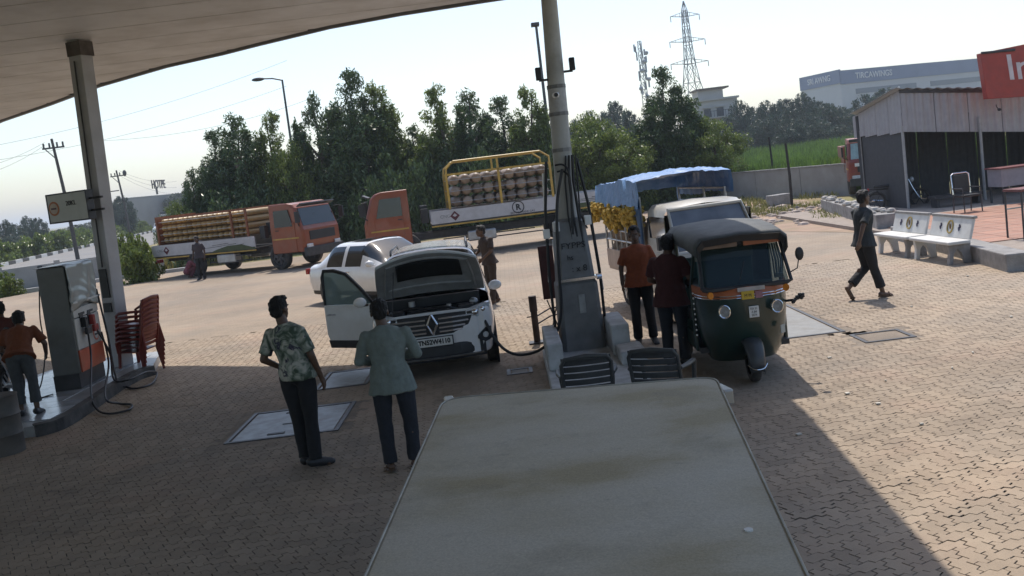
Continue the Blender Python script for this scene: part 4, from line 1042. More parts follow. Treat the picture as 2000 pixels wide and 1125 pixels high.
# bonnet, hinged at the windscreen base
ba = R(47); hy, hz = 1.0, 1.07
def bon(x, t, off):                         # t 0 at hinge, 1 at the front edge
    L = 1.0 - .16 * (x / .78) ** 2; y = -t * L; z = -.05 * (x / .78) ** 2 - .12 * t * t + off
    return (x * (1 - .10 * t * t), hy + y * math.cos(ba) + z * math.sin(ba), hz - y * math.sin(ba) + z * math.cos(ba))
def bsheet(x0, x1, t0, t1, off, n=12, m=8):
    q = MB(); q.v = [bon(x0 + (x1 - x0) * i / n, t0 + (t1 - t0) * j / m, off) for j in range(m + 1) for i in range(n + 1)]
    q.f = [(j * (n + 1) + i, j * (n + 1) + i + 1, (j + 1) * (n + 1) + i + 1, (j + 1) * (n + 1) + i) for j in range(m) for i in range(n)]
    return q
bo = bsheet(-.78, .78, 0, 1, .0).build('bonnet', M_['carwhite'], hb, smooth=60)
md = bo.modifiers.new('t', 'SOLIDIFY'); md.thickness = .02; md.offset = 1
m_under = mat('bonnet_underside', (.36, .37, .375), .5, var=.1, dirt=(.07, .07, .07), damt=.4)
u_ = bsheet(-.778, .778, .02, .99, -.028).build('inner_panel', m_under, bo, smooth=60)
l_ = bsheet(-.46, .50, .42, .84, -.045).build('insulation_pad', mat('insulation_felt', (.016, .017, .018), .9, var=.3), bo, smooth=60)
md = l_.modifiers.new('t', 'SOLIDIFY'); md.thickness = .012; md.offset = 0
r_ = MB()
for a, b in (((-.66, .1), (-.60, .9)), ((.66, .1), (.62, .9)), ((-.6, .22), (.6, .22)), ((-.6, .88), (.6, .88))):
    r_.tube([bon(a[0] + (b[0] - a[0]) * k / 6, a[1] + (b[1] - a[1]) * k / 6, -.036) for k in range(7)], .016, 5)
r_.build('stiffener_rib', m_under, bo)
r_ = MB(); r_.tube([(-.55, .22, .86), bon(-.5, .7, -.04)], .008, 5); r_.build('prop_rod', M_['dsteel'], hb)
# open front door (its own right-hand side)
da = R(52)
dm = Matrix.Translation((-.875, 1.18, 0)) @ Matrix.Rotation(-(pi / 2 - da) * 1.0, 4, 'Z')
def DB(mb, name, m, parent=None, bevel=.008, **k): return mb.build(name, m, parent or hb, bevel=bevel, M=None if parent is None or True else None, **k)
def dpt(v): return (dm @ Vector(v))[:]
# door local: +y along door length from hinge, x thickness, z up -> rotated outwards
dm = Matrix.Translation((-.875, 1.18, 0)) @ Matrix.Rotation(R(52), 4, 'Z')
d_ = MB(); d_.extr([dpt((-.0, y, z)) for y, z in ((.0, .32), (1.0, .32), (1.08, .5), (1.08, .96), (.0, .98))], (dm.to_3x3() @ Vector((.09, 0, 0)))[:])
door = d_.build('door', M_['carwhite'], hb, bevel=.02, label='open front door seen from outside')
d_ = MB(); d_.extr([dpt((-.012, y, z)) for y, z in ((.01, .30), (1.02, .30), (1.05, .42), (.01, .42))], (dm.to_3x3() @ Vector((.03, 0, 0)))[:]); d_.build('door_cladding', M_['black'], door, bevel=.005)
fr2 = MB(); fr2.tube([dpt((.045, y, z)) for y, z in ((.05, .97), (.30, 1.22), (.56, 1.44), (.80, 1.50), (1.02, 1.50), (1.07, 1.40), (1.08, .97))], .03, 6); fr2.build('window_frame', M_['black'], door)
gl = MB(); gl.extr([dpt((.04, y, z)) for y, z in ((.08, .97), (.32, 1.21), (.57, 1.42), (.80, 1.48), (1.02, 1.48), (1.06, .97))], (dm.to_3x3() @ Vector((.006, 0, 0)))[:]); gl.build('window_glass', glass_mat('door_glass', (.25, .32, .32), .05, .35), door)
mr = MB(); mr.ell(dpt((-.13, .16, 1.02)), (.10, .075, .075), 12, 8); mo = mr.build('wing_mirror', M_['carwhite'], door, smooth=True)
mr = MB(); mr.cyl(dpt((-.10, .14, .97)), dpt((.0, .14, .96)), .02, n=6); mr.build('mirror_stalk', M_['black'], door)
mr = MB(); mr.box(dpt((-.012, .92, .82)), (.02, .18, .03), R(52)); mr.build('handle', M_['chrome'], door, bevel=.006)
mr = MB(); mr.ell((.95, 1.28, 1.02), (.10, .075, .075), 12, 8); mr.cyl((.86, 1.28, .98), (.93, 1.28, 1.0), .02, n=6); mr.build('wing_mirror', M_['carwhite'], hb, smooth=True)

# ---- white saloon waiting behind
sd_ = thing('saloon_car', 'white saloon car with dark sunroof waiting behind the hatchback', 'car', (-1.47, 21.2, 0), R(43))
sd_.location.z = 0
def sp_(w_, hood=None, boot=False, f=0.):
    s = w_ / .86
    cab = [(0, .22), (.72 * s, .22), (.81 * s, .34), (.86 * s, .56), (.85 * s, .76), (.81 * s, .92), (.70 * s, 1.18), (.58 * s, 1.38), (.40 * s, 1.455), (0, 1.475)]
    if hood is None: return cab
    h = hood; lo = [(0, .22), (.70 * s, .22), (.80 * s, .34), (.86 * s, .56), (.85 * s, .76), (.80 * s, .76 + (h - .76) * .6), (.70 * s, .76 + (h - .76) * .86), (.55 * s, .76 + (h - .76) * .95), (.3 * s, .76 + (h - .76) * .99), (0, h)]
    return [(p[0] + (q[0] - p[0]) * f, p[1] + (q[1] - p[1]) * f) for p, q in zip(lo, cab)]
st = [(.0, sp_(.66, .74)), (.10, sp_(.78, .82)), (.35, sp_(.84, .88)), (.80, sp_(.86, .93)), (1.25, sp_(.86, .97)), (1.65, sp_(.865, .97, f=.5)), (2.10, sp_(.865, .97, f=.97)), (2.25, sp_(.865)), (2.75, sp_(.865)), (2.88, sp_(.865)), (3.35, sp_(.86, 1.0, f=.97)), (3.55, sp_(.86, 1.0, f=.82)), (3.95, sp_(.85, 1.0, f=.25)), (4.1, sp_(.84, 1.0)), (4.35, sp_(.82, .99)), (4.5, sp_(.72, .93))]
def tg2(i, j, s):
    if i in (4, 5) and j >= 6: return 'windscreen'
    if i in (5, 6, 7) and j == 5 and i == 5: return 'body'
    if i in (6, 7) and j in (5, 6): return 'front_side_window#%d' % s
    if i in (9, 10) and j in (5, 6): return 'rear_side_window#%d' % s
    if i in (10, 11) and j >= 7: return 'rear_window'
    if j == 0: return 'underside'
    if j == 1: return 'sill'
    return 'body'
grid_shell(sd_, st, tg2, dict(body=M_['carwhite'], windscreen=M_['dglass'], front_side_window=M_['dglass'], rear_side_window=M_['dglass'], rear_window=M_['dglass'], underside=M_['black'], sill=M_['black']))
for s in (-1, 1):
    for y in (.85, 3.5):
        wheel(sd_, (s * .78, y, .31), .31, .18, face=s, spokes=7)
        a = MB(); a.cyl((s * .84, y, .32), (s * .868, y, .32), .385, n=26); a.build('arch_shade_disc', M_['black'], sd_)  # black disc stands for the shaded wheel well, as on the hatchback
    mr = MB(); mr.ell((s * .97, 1.5, 1.0), (.11, .075, .075), 12, 8); mr.cyl((s * .84, 1.5, .95), (s * .93, 1.5, .98), .022, n=6); mr.build('wing_mirror', M_['carwhite'], sd_, smooth=True)
    h_ = MB(); h_.loft([[(s * .40, -.005, .64), (s * .40, -.005, .70), (s * .40, .05, .7), (s * .4, .05, .64)], [(s * .78, .12, .64), (s * .80, .14, .76), (s * .78, .24, .76), (s * .76, .24, .64)]]); h_.build('headlight', M_['lamp'], sd_, bevel=.006)
    h_ = MB(); h_.box((s * .70, 4.47, .82), (.24, .1, .14)); h_.build('tail_light', M_['tail'], sd_, bevel=.01)
    h_ = MB(); h_.box((s * .868, 2.62, .80), (.02, .2, .03)); h_.box((s * .866, 3.25, .80), (.02, .2, .03)); h_.build('door_handle', M_['chrome'], sd_, bevel=.004)
MB().box((0, 2.55, 1.476), (.78, .62, .012)).build('sunroof', M_['dglass'], sd_, bevel=.004)
for y in (2.2, 2.9): MB().box((0, y, 1.478), (.80, .03, .014)).build('sunroof_trim', M_['black'], sd_)
MB().box((0, .01, .58), (.9, .05, .16)).build('grille', M_['black'], sd_, bevel=.01)

# ---- auto rickshaw
ar = thing('auto_rickshaw', 'dark green three wheeled auto rickshaw with black canopy and orange band', 'auto rickshaw', (2.56, 10.42, 0), R(-2))
ar.scale = (.885, 1, 1.02)
m_grn = mat('dark_green_paint', (.012, .035, .030), .3, coat=.5, var=.1, dirt=(.06, .06, .05), damt=.3)
m_can = mat('black_canopy_cloth', (.075, .08, .08), .7, var=.12, bump=.25, fine=25, dirt=(.16, .16, .15), damt=.35, dscale=3)
m_obd = mat('orange_band_paint', (.36, .10, .03), .4, var=.1, dirt=(.2, .09, .05), damt=.4)
def uring(w_, yf, z, yb=.78, n=18, e=2.6):
    P = []
    for k in range(n + 1):
        t = pi * k / n; c_, s_ = math.cos(t), math.sin(t)
        P.append((-w_ * math.copysign(abs(c_) ** (2 / e), c_), yb - (yb - yf) * abs(s_) ** (2 / e), z))
    return P
rz = [(.20, .43, .48), (.32, .50, .34), (.50, .545, .22), (.72, .575, .13), (.92, .59, .12), (.955, .59, .12)]
rings = [uring(w_, yf, z) for z, w_, yf in rz]
MB().loft(rings + [[(p[0] * .96, p[1] + .03, p[2]) for p in r_] for r_ in rings[::-1]], cap=False, closed=False).build('front_cowl', m_grn, ar, smooth=60)
rings = [uring(w_, yf, z) for z, w_, yf in ((.955, .595, .112), (.985, .598, .108), (1.06, .60, .13), (1.085, .60, .155))]
MB().loft(rings + [[(p[0] * .96, p[1] + .03, p[2]) for p in r_] for r_ in rings[::-1]], cap=False, closed=False).build('orange_band', m_obd, ar, smooth=60)
for z in (.962, .99):
    MB().tube(uring(.602, .104, z), .006, 5).build('band_trim', M_['chrome'], ar)
# windscreen, frame, pillars
def wsp(x, t): return (x * (1 - .07 * t), .165 + .24 * t - .0 + .03 * abs(x), 1.09 + .42 * t)
MB().loft([[wsp(x, 0), wsp(x, 1), (wsp(x, 1)[0], wsp(x, 1)[1] + .008, wsp(x, 1)[2]), (wsp(x, 0)[0], wsp(x, 0)[1] + .008, wsp(x, 0)[2])] for x in np.linspace(-.53, .53, 9)]).build('windscreen', glass_mat('rickshaw_glass', (.02, .03, .032), .05, .5), ar, smooth=40)
MB().tube([wsp(-.56, 0), wsp(-.56, 1), wsp(-.5, 1.06), wsp(.5, 1.06), wsp(.56, 1), wsp(.56, 0), wsp(.5, -.04), wsp(-.5, -.04), wsp(-.56, 0)], .025, 6).build('windscreen_frame', M_['black'], ar)
MB().tube([(-.1, .19, 1.10), (-.05, .225, 1.2), (.02, .29, 1.34)], .006, 5).build('wiper', M_['black'], ar)
# canopy roof
def croof(y, w_, z, d): return [(-w_, y, z - d), (-w_ * 1.0, y, z - d * .45), (-w_ * .86, y, z - d * .12), (-w_ * .5, y, z - .015), (0, y, z), (w_ * .5, y, z - .015), (w_ * .86, y, z - d * .12), (w_, y, z - d * .45), (w_, y, z - d)]
rf = [croof(.26, .58, 1.655, .22), (croof(.34, .60, 1.675, .22)), croof(.8, .63, 1.70, .20), croof(1.5, .65, 1.715, .22), croof(2.2, .65, 1.70, .3), croof(2.55, .63, 1.66, .5), croof(2.64, .60, 1.55, .6)]
o = MB().loft(rf, cap=False, closed=False).build('canopy', m_can, ar, smooth=60); md = o.modifiers.new('t', 'SOLIDIFY'); md.thickness = .018
o = MB().loft([[(p[0] * .985, p[1] - .0, p[2] - .01) for p in croof(.262, .58, 1.655, .22)], [(p[0] * .95, .30, min(p[2] - .085, 1.57)) for p in croof(.3, .57, 1.655, .20)]], cap=False, closed=False).build('visor', M_['black'], ar); md = o.modifiers.new('t', 'SOLIDIFY'); md.thickness = .015
for s in (-1, 1):
    MB().box((s * .27, .335, 1.535), (.46, .02, .055)).build('visor_strip', m_obd if s > 0 else mat('faded_visor_strip', (.2, .13, .09), .6, var=.2), ar, bevel=.005)
    MB().tube([(s * .575, .42, 1.52), (s * .60, .78, 1.06), (s * .60, .80, .34)], .022, 6).build('door_pillar', m_grn, ar)
    MB().tube([(s * .63, 1.45, 1.56), (s * .645, 1.45, .4)], .022, 6).build('rear_pillar', m_grn, ar)
    o = MB().loft([[(s * .648, 1.45, z), (s * .652, 1.9, z), (s * .63, 2.5, z), (s * .58, 2.62, z)] for z in (.95, 1.2, 1.5)], cap=False, closed=False).build('side_curtain', m_can, ar); md = o.modifiers.new('t', 'SOLIDIFY'); md.thickness = .012
    wheel(ar, (s * .54, 2.05, .22), .22, .12, face=s, rim_m=M_['steel'], spokes=4)
    h_ = MB(); h_.cyl((s * .33, .085, .835), (s * .33, .15, .835), .064, .07, n=20); hl = h_.build('headlight', mat('dim_lamp_glass', (.2, .22, .23), .15, var=.3, scale=30), ar, smooth=True)
    h_ = MB(); h_.tube([(s * .33 + .068 * math.cos(a), .088, .835 + .068 * math.sin(a)) for a in (2 * pi * k / 20 for k in range(21))], .010, 6); h_.build('bezel', M_['chrome'], hl)
    h_ = MB(); h_.cyl((s * .47, .135, 1.02), (s * .48, .16, 1.02), .04, n=14); h_.build('indicator', M_['amber'], ar, smooth=True)
# floor, rear body, seats
MB().box((0, 1.15, .33), (1.16, 1.1, .06)).build('floor_pan', M_['black'], ar)
for s in (-1, 1): MB().box((s * .59, 1.1, .40), (.04, .68, .20)).build('side_sill', m_grn, ar, bevel=.01)
MB().loft([[(-.65, y, z0), (-.655, y, .6), (-.65, y, .96), (.65, y, .96), (.655, y, .6), (.65, y, z0)] for y, z0 in ((1.42, .30), (2.0, .42), (2.55, .40), (2.62, .5))]).build('rear_body', m_grn, ar, bevel=.02)
MB().box((0, 1.55, .66), (1.14, .5, .16)).build('passenger_seat', M_['black'], ar, bevel=.03)
m_teal = mat('teal_backrest', (.06, .14, .15), .55, var=.1)
MB().box((0, 2.3, 1.0), (1.12, .12, .46)).build('seat_back', m_teal, ar, bevel=.03)
MB().box((-.08, 1.02, 1.14), (.74, .04, .34)).build('partition', m_teal, ar, bevel=.01)
MB().box((-.08, 1.0, 1.40), (.78, .02, .17)).build('partition_screen', mat('grey_perspex', (.30, .31, .29), .4, var=.06), ar)
MB().box((-.05, .75, .70), (.5, .34, .1)).build('driver_seat', M_['black'], ar, bevel=.03)
MB().tube([(-.33, .45, 1.0), (-.12, .38, 1.03), (.12, .38, 1.03), (.33, .45, 1.0)], .016, 6).build('handlebar', M_['dsteel'], ar)
mb = MB()
for k in range(4): mb.tube([(.40 + .035 * k, .46 + .02 * k, 1.48), (.41 + .035 * k, .40, 1.3), (.40 + .03 * k, .34, 1.14)], .010 + .004 * (k % 2), 5)
mb.build('rain_curtain', mat('clear_curtain_plastic', (.55, .57, .6), .35, var=.2), ar, smooth=True)
MB().box((.44, .30, 1.14), (.12, .03, .05), M=None).build('dash_tray', M_['white'], ar, bevel=.008)
# plates and emblem
y_p = MB().box((-.02, .098, .99), (.16, .012, .09)).build('number_plate', mat('yellow_plate', (.50, .34, .03), .5, var=.08), ar, bevel=.004, label='yellow plate on the orange band')
text('plate_lettering', 'M M', .05, M_['blackprint'], y_p, face_M((-.02, .090, .985), (1, 0, 0), (0, 0, 1)), ext=.001)
MB().box((.03, .106, 1.055), (.34, .012, .045)).build('sticker_strip', mat('pale_sticker', (.42, .38, .36), .5, var=.15), ar)
MB().box((.12, .10, .985), (.09, .01, .075)).build('emblem_sticker', mat('pink_sticker', (.3, .14, .17), .5, var=.3), ar)
w_p = MB().box((.04, .108, .80), (.125, .012, .125)).build('permit_plate', M_['plate'], ar, bevel=.004)
for k, s_ in enumerate(('KA 51', 'A 84', '2074')): text('plate_lettering', s_, .034, M_['blackprint'], w_p, face_M((.04, .10, .835 - .036 * k), (1, 0, 0), (0, 0, 1)), ext=.001)
MB().box((.40, .20, .56), (.09, .01, .09), R(40)).build('side_sticker', mat('grey_sticker', (.3, .32, .3), .5, var=.3), ar)
# front wheel and mudguard
wheel(ar, (0, .26, .21), .21, .12, face=1, rim_m=M_['steel'], spokes=4)
mb = MB(); rings = []
for k in range(11):
    t = R(-15 + 170 * k / 10); y_ = .26 - .27 * math.cos(t); z_ = .22 + .27 * math.sin(t); q = .72 + .28 * math.sin(min(max(t, 0), pi))
    rings.append([(-.13 * q, y_ + .03 * math.cos(t), z_ - .035), (-.10 * q, y_, z_), (0, y_ - .012 * math.cos(t), z_ + .02), (.10 * q, y_, z_), (.13 * q, y_ + .03 * math.cos(t), z_ - .035)])
o = mb.loft(rings, cap=False, closed=False).build('mudguard', mat('grey_mudguard', (.05, .055, .06), .4, var=.15), ar, smooth=60); md = o.modifiers.new('t', 'SOLIDIFY'); md.thickness = .008
MB().tube(cr([(-.12, .02, .235), (-.07, -.035, .20), (0, -.05, .19), (.07, -.035, .20), (.12, .02, .235)], 3), .008, 6).build('guard_rail', M_['chrome'], ar)
# right side mirror and horn cluster
mb = MB(); mb.ell((.70, .22, 1.36), (.055, .02, .075), 12, 8); mm = mb.build('mirror', M_['black'], ar, smooth=True)
mb = MB(); mb.tube([(.69, .24, 1.30), (.67, .26, 1.20), (.58, .28, 1.16)], .008, 5); mb.build('mirror_arm', M_['dsteel'], mm)
mb = MB(); random.seed(5)
mb.tube([(.50, .45, .82), (.62, .34, .84), (.74, .3, .88)], .016, 6)
for k in range(8): mb.ell((.60 + .018 * k, .33, .81 + .012 * k + random.uniform(-.03, .03)), (.028, .02, .02), 7, 5)
mb.build('bulb_horn', M_['black'], ar)
mb = MB()
for k in range(9): mb.ell((-.63 - .0 * k, .5, 1.02 - .06 * k), (.012, .012, .012), 6, 4)
mb.build('bead_string', M_['white'], ar, kind='stuff')
# ---- small goods truck with tarpaulin behind the rickshaw
mt = thing('goods_truck', 'small white goods truck with caged bed roofed by a blue tarpaulin', 'truck', (3.18, 14.55, 0), R(9))
m_mtw = mat('pale_truck_paint', (.50, .50, .48), .45, coat=.2, var=.06, dirt=(.3, .27, .22), damt=.4)
m_bed = mat('pinkish_bed_panel', (.45, .36, .31), .55, var=.1, dirt=(.25, .19, .15), damt=.5)
X = .74
def mcab(y, zt, w_=X): return [(-w_, y, .42), (-w_ * 1.01, y, .8), (-w_ * 1.0, y, 1.12), (-w_ * .9, y, zt - .08), (-w_ * .8, y, zt), (0, y, zt + .03), (w_ * .8, y, zt), (w_ * .9, y, zt - .08), (w_, y, 1.12), (w_ * 1.01, y, .8), (w_, y, .42)]
MB().loft([[(-X * .92, .05, .40), (-X * .96, .0, .8), (-X * .97, .05, 1.12), (X * .97, .05, 1.12), (X * .96, .0, .8), (X * .92, .05, .40)], [(-X, .3, .40), (-X, .3, .8), (-X, .3, 1.12), (X, .3, 1.12), (X, .3, .8), (X, .3, .40)]]).build('cab_front', m_mtw, mt, bevel=.03)
MB().loft([mcab(.50, 1.80), mcab(.62, 1.84), mcab(1.2, 1.86), mcab(1.32, 1.84)], cap=False, closed=False).build('cab_roof_shell', m_mtw, mt, smooth=50)
# remove side sheet by cutting doors: rear wall, pillars, doors
MB().box((0, 1.31, 1.05), (X * 1.9, .03, 1.2)).build('cab_rear_wall', mat('cab_lining', (.12, .12, .115), .7), mt)
MB().loft([[(-X * .86, .12, 1.13), (X * .86, .12, 1.13), (X * .86, .135, 1.13), (-X * .86, .135, 1.13)], [(-X * .78, .50, 1.76), (X * .78, .50, 1.76), (X * .78, .515, 1.76), (-X * .78, .515, 1.76)]]).build('windscreen', mat('grey_reflecting_screen', (.10, .11, .13), .06, var=.5, scale=2, spec=.9), mt)
MB().tube([(-X * .9, .08, 1.12), (-X * .81, .5, 1.78), (X * .81, .5, 1.78), (X * .9, .08, 1.12), (-X * .9, .08, 1.12)], .035, 6).build('windscreen_frame', m_mtw, mt)
for s in (-1, 1):
    MB().box((s * (X + .005), .75, .80), (.03, .98, .62)).build('door', m_mtw, mt, bevel=.01)
    MB().box((s * (X - .03), .80, 1.42), (.012, .80, .52)).build('side_window', M_['dglass'], mt)
    mb = MB(); mb.box((s * (X + .14), .25, 1.3), (.05, .10, .2)); mb.cyl((s * X, .2, 1.15), (s * (X + .13), .25, 1.28), .012, n=6); mb.build('door_mirror', M_['black'], mt, bevel=.006)
    for y in (.55, 2.95): wheel(mt, (s * (X - .10), y, .29), .29, .16, face=s, rim_m=M_['steel'], spokes=4)
    MB().box((s * .55, -.0, .72), (.22, .04, .14)).build('headlight', M_['lamp'], mt, bevel=.02)
MB().box((0, 2.0, .50), (.7, 3.4, .14)).build('chassis', M_['dsteel'], mt)
MB().box((0, 2.62, .66), (1.5, 2.4, .06)).build('bed_floor', m_bed, mt)
for s in (-1, 1):
    MB().box((s * .75, 2.62, .85), (.04, 2.4, .34)).build('bed_side', m_bed, mt, bevel=.008)
    for k in range(8): MB().cyl((s * .75, 1.46 + .33 * k, 1.02), (s * .75, 1.46 + .33 * k, 2.0 if k in (0, 3, 7) else 1.38), .022 if k in (0, 3, 7) else .016, n=6).build('cage_post', M_['steel'], mt)
    for z in (1.2, 1.38, 1.75, 1.98): MB().cyl((s * .75, 1.44, z), (s * .75, 3.80, z), .016, n=6).build('cage_rail', M_['steel'], mt)
    # sacks of load seen through the cage
MB().box((0, 3.81, .85), (1.5, .04, .34)).build('tailgate', m_bed, mt, bevel=.008)
MB().box((-.45, 3.83, .6), (.12, .03, .08)).build('tail_light', M_['tail'], mt)
# load: sacks
m_sack = mat('woven_sack', (.33, .27, .23), .9, var=.15, bump=.5, dirt=(.2, .15, .12), damt=.5)
random.seed(12)
for k in range(14):
    q = MB(); q.ell((0, 0, 0), (.17, .15, .24), 12, 8); o = q.build('sack', m_sack, None, smooth=True); o.location = mt.matrix_basis @ Vector((-.54, 1.62 + .34 * (k % 7) + .1 * (k // 7), .93 + .40 * (k // 7))); o.rotation_euler = (random.uniform(-.2, .2), random.uniform(-.15, .15), random.uniform(0, 3))
    tag(o, 'pale woven sack in the lower layer inside the caged truck bed' if k < 7 else 'pale woven sack in the upper layer inside the caged truck bed', 'sack', 'sacks in the caged truck bed')
# marigold bundles hanging under the tarpaulin
m_mar = mat('marigold_petals', (.56, .39, .085), .8, var=.25, scale=30, island=.25, bump=.6)
def bundle():
    q = MB()
    for k in range(46):
        a = random.uniform(0, 2 * pi); t = random.random(); r_ = .15 * math.sqrt(random.random()) * (1 - .5 * t)
        q.ell((r_ * math.cos(a), r_ * math.sin(a), -.36 * t), (.040, .040, .034), 7, 5)
    return q
bm_ = [bundle() for _ in range(3)]; proto = [b.build('marigold_bundle', m_mar, None, smooth=True) for b in bm_]
k = 0
for i, (y, x, z) in enumerate([(1.6, -.66, 2.0), (1.85, -.62, 1.97), (2.1, -.66, 2.0), (2.36, -.64, 1.96), (2.62, -.66, 2.0), (2.9, -.66, 2.02), (3.2, -.68, 2.02), (3.5, -.70, 2.04), (3.8, -.74, 2.05), (4.0, -.78, 2.06), (3.95, -.4, 2.0), (3.95, 0, 2.0)]):
    o = proto[i] if i < 3 else proto[i % 3].copy()
    if i >= 3: C.objects.link(o)
    o.location = mt.matrix_basis @ Vector((x - .10, y, z - .16)); o.rotation_euler = (0, 0, random.uniform(0, 6)); s = random.uniform(.85, 1.1); o.scale = (s, s, s * random.choice((.7, 1, 1.25)))
    tag(o, 'yellow marigold bundle hanging along the caged bed under the blue tarpaulin', 'flowers', 'marigold bundles hung on the truck cage')
# tarpaulin sheet
m_tarp = mat('blue_tarpaulin', (.09, .23, .50), .38, var=.12, spec=.6, bump=.9, fine=12, dirt=(.2, .33, .56), damt=.5, dscale=6)  # dirt colour here is a paler blue, put in for sunlit sheen
q = MB(); NU, NV = 34, 44
for j in range(NV + 1):
    for i in range(NU + 1):
        u = -1.13 + 2.26 * i / NU; v = j / NV; y = 1.30 + 2.85 * v
        xx = max(-1, min(1, u)); over = abs(u) - abs(xx)
        z = 2.22 + .16 * math.exp(-((v - .25) / .35) ** 2) * (1 - .5 * xx * xx) + .05 * noise.noise(Vector((u * 2.2, v * 5, 3))) + .022 * noise.noise(Vector((u * 5, v * 9, 1))) + .022 * noise.noise(Vector((u * 14, v * 34, 1))) - over * 3.0
        x = xx * .82 + math.copysign(over, u) * .1 + (.05 * noise.noise(Vector((z * 9, v * 22, 4))) if over > 0 else 0)
        if v > .93: z -= (v - .93) * 3.2; y -= (v - .93) * 1.2
        if u < -1: z -= .05 + .012 * math.sin(v * 17)
        q.v.append((x, y, z))
q.f = [(j * (NU + 1) + i, j * (NU + 1) + i + 1, (j + 1) * (NU + 1) + i + 1, (j + 1) * (NU + 1) + i) for j in range(NV) for i in range(NU)]
tp = q.build('tarpaulin', m_tarp, None, smooth=70); tp.matrix_basis = mt.matrix_basis.copy(); tag(tp, 'crumpled blue tarpaulin roped over the caged bed of the small truck', 'tarpaulin')
q = MB(); NU, NV = 10, 14
for j in range(NV + 1):
    for i in range(NU + 1):
        u = i / NU; v = j / NV
        q.v.append((-.80 + .02 * math.sin(u * 9 + v * 3), 1.36 + .42 * u * (1 - .25 * v) + .02 * math.sin(v * 5), 2.12 - v * .95 + .02 * math.sin(u * 6)))
q.f = [(j * (NU + 1) + i, j * (NU + 1) + i + 1, (j + 1) * (NU + 1) + i + 1, (j + 1) * (NU + 1) + i) for j in range(NV) for i in range(NU)]
cur = q.build('hanging_flap', mat('deep_blue_tarpaulin', (.02, .075, .19), .45, var=.1), tp, smooth=70)
md = cur.modifiers.new('t', 'SOLIDIFY'); md.thickness = .006
q = MB(); q.ell((0, 0, 0), (.10, .03, .10), 12, 6)

# ---- cylinder trucks
m_cyl = mat('brown_cylinder_paint', (.42, .27, .10), .4, var=.15, island=.32, dirt=(.22, .14, .07), damt=.4)
m_cylg = mat('grey_brown_cylinder', (.27, .205, .15), .45, var=.15, island=.35, dirt=(.14, .11, .09), damt=.4)
m_pan = mat('white_bed_banner', (.50, .49, .50), .5, var=.05, dirt=(.3, .28, .26), damt=.35)
def cyl_mesh(rad, ln):
    mb = MB(); prof = [(-ln / 2, .03), (-ln / 2 + .015, rad * .55), (-ln / 2 + .07, rad * .9), (-ln / 2 + .13, rad), (ln / 2 - .13, rad), (ln / 2 - .07, rad * .9), (ln / 2 - .015, rad * .5), (ln / 2, .03)]
    mb.loft([[(r * math.cos(a), y, r * math.sin(a)) for a in (2 * pi * k / 12 for k in range(12))] for y, r in prof]); return mb
def cab(t, y0, m, W=2.2, screen=None):
    """forward-control lorry cab, front face at y0 looking to -y"""
    X = W / 2
    sec = lambda y, a, b: None
    prof = [(.62, 0), (1.0, -.05), (1.45, -.04), (1.52, -.01), (2.30, .26), (2.44, .40), (2.50, .60)]
    rings = []
    for z, dy in prof:
        wv = X * (1 if z < 1.6 else 1 - .05 * (z - 1.6))
        rings.append([(-wv + .07, y0 + dy, z), (wv - .07, y0 + dy, z), (wv, y0 + dy + .09, z), (wv, y0 + 1.55, z), (-wv, y0 + 1.55, z), (-wv, y0 + dy + .09, z)])
    MB().loft(rings).build('cab', m, t, bevel=.03)
    def q4(a, b, c_, d, off, name, mm, par=t):
        A, B, C_, D = map(Vector, (a, b, c_, d)); n = (B - A).cross(D - A).normalized() * off
        return MB().extr([(p + n)[:] for p in (A, B, C_, D)], (n.normalized() * .02)[:]).build(name, mm, par)
    MB().loft([[(-X + .12, y0 + .005, 1.60), (X - .12, y0 + .005, 1.60), (X - .12, y0 + .05, 1.60), (-X + .12, y0 + .05, 1.60)], [(-X + .17, y0 + .215, 2.27), (X - .17, y0 + .215, 2.27), (X - .17, y0 + .27, 2.27), (-X + .17, y0 + .27, 2.27)]]).build('windscreen', screen or M_['dglass'], t)
    for s in (-1, 1):
        dr = MB().box((s * (X + .002), y0 + .82, 1.2), (.03, 1.0, 1.14)).build('door', m, t, bevel=.012)
        MB().extr([(s * (X - .02), y0 + .40, 1.62), (s * (X - .02), y0 + 1.30, 1.62), (s * (X - .045), y0 + 1.30, 2.26), (s * (X - .045), y0 + .58, 2.26)], (s * .05, 0, 0)).build('window', M_['dglass'], dr)
        MB().box((s * (X + .02), y0 + 1.2, 1.5), (.03, .16, .035)).build('handle', M_['black'], dr)
        mb = MB(); mb.box((s * (X + .22), y0 - .05, 1.95), (.07, .2, .42)); mb.tube([(s * X, y0 + .1, 2.2), (s * (X + .22), y0 - .05, 2.2)], .018, 5); mb.tube([(s * X, y0 + .1, 1.6), (s * (X + .22), y0 - .05, 1.72)], .018, 5); mb.build('mirror', M_['black'], t)
        MB().box((s * .82, y0 - .07, .80), (.34, .05, .2)).build('headlight', M_['lamp'], t, bevel=.02)
        MB().box((s * (X + .016), y0 + .82, 1.17), (.012, 1.3, .05)).build('door_stripe', M_['yellow'], t)
    MB().box((0, y0 - .06, .60), (W, .16, .34)).build('bumper', M_['dsteel'], t, bevel=.02)
    MB().box((0, y0 - .055, 1.2), (1.5, .03, .34)).build('grille', M_['black'], t, bevel=.01)
    MB().loft([[(-X + .1, y0 + .18, 2.32), (X - .1, y0 + .18, 2.32), (X - .1, y0 + .2, 2.36), (-X + .1, y0 + .2, 2.36)], [(-X + .1, y0 - .02, 2.42), (X - .1, y0 - .02, 2.42), (X - .1, y0, 2.46), (-X + .1, y0, 2.46)]]).build('sun_visor', M_['dsteel'], t)
    MB().tube([(-.3, y0 + .2, 1.6), (-.15, y0 + .12, 2.0)], .012, 5).build('wiper', M_['black'], t)
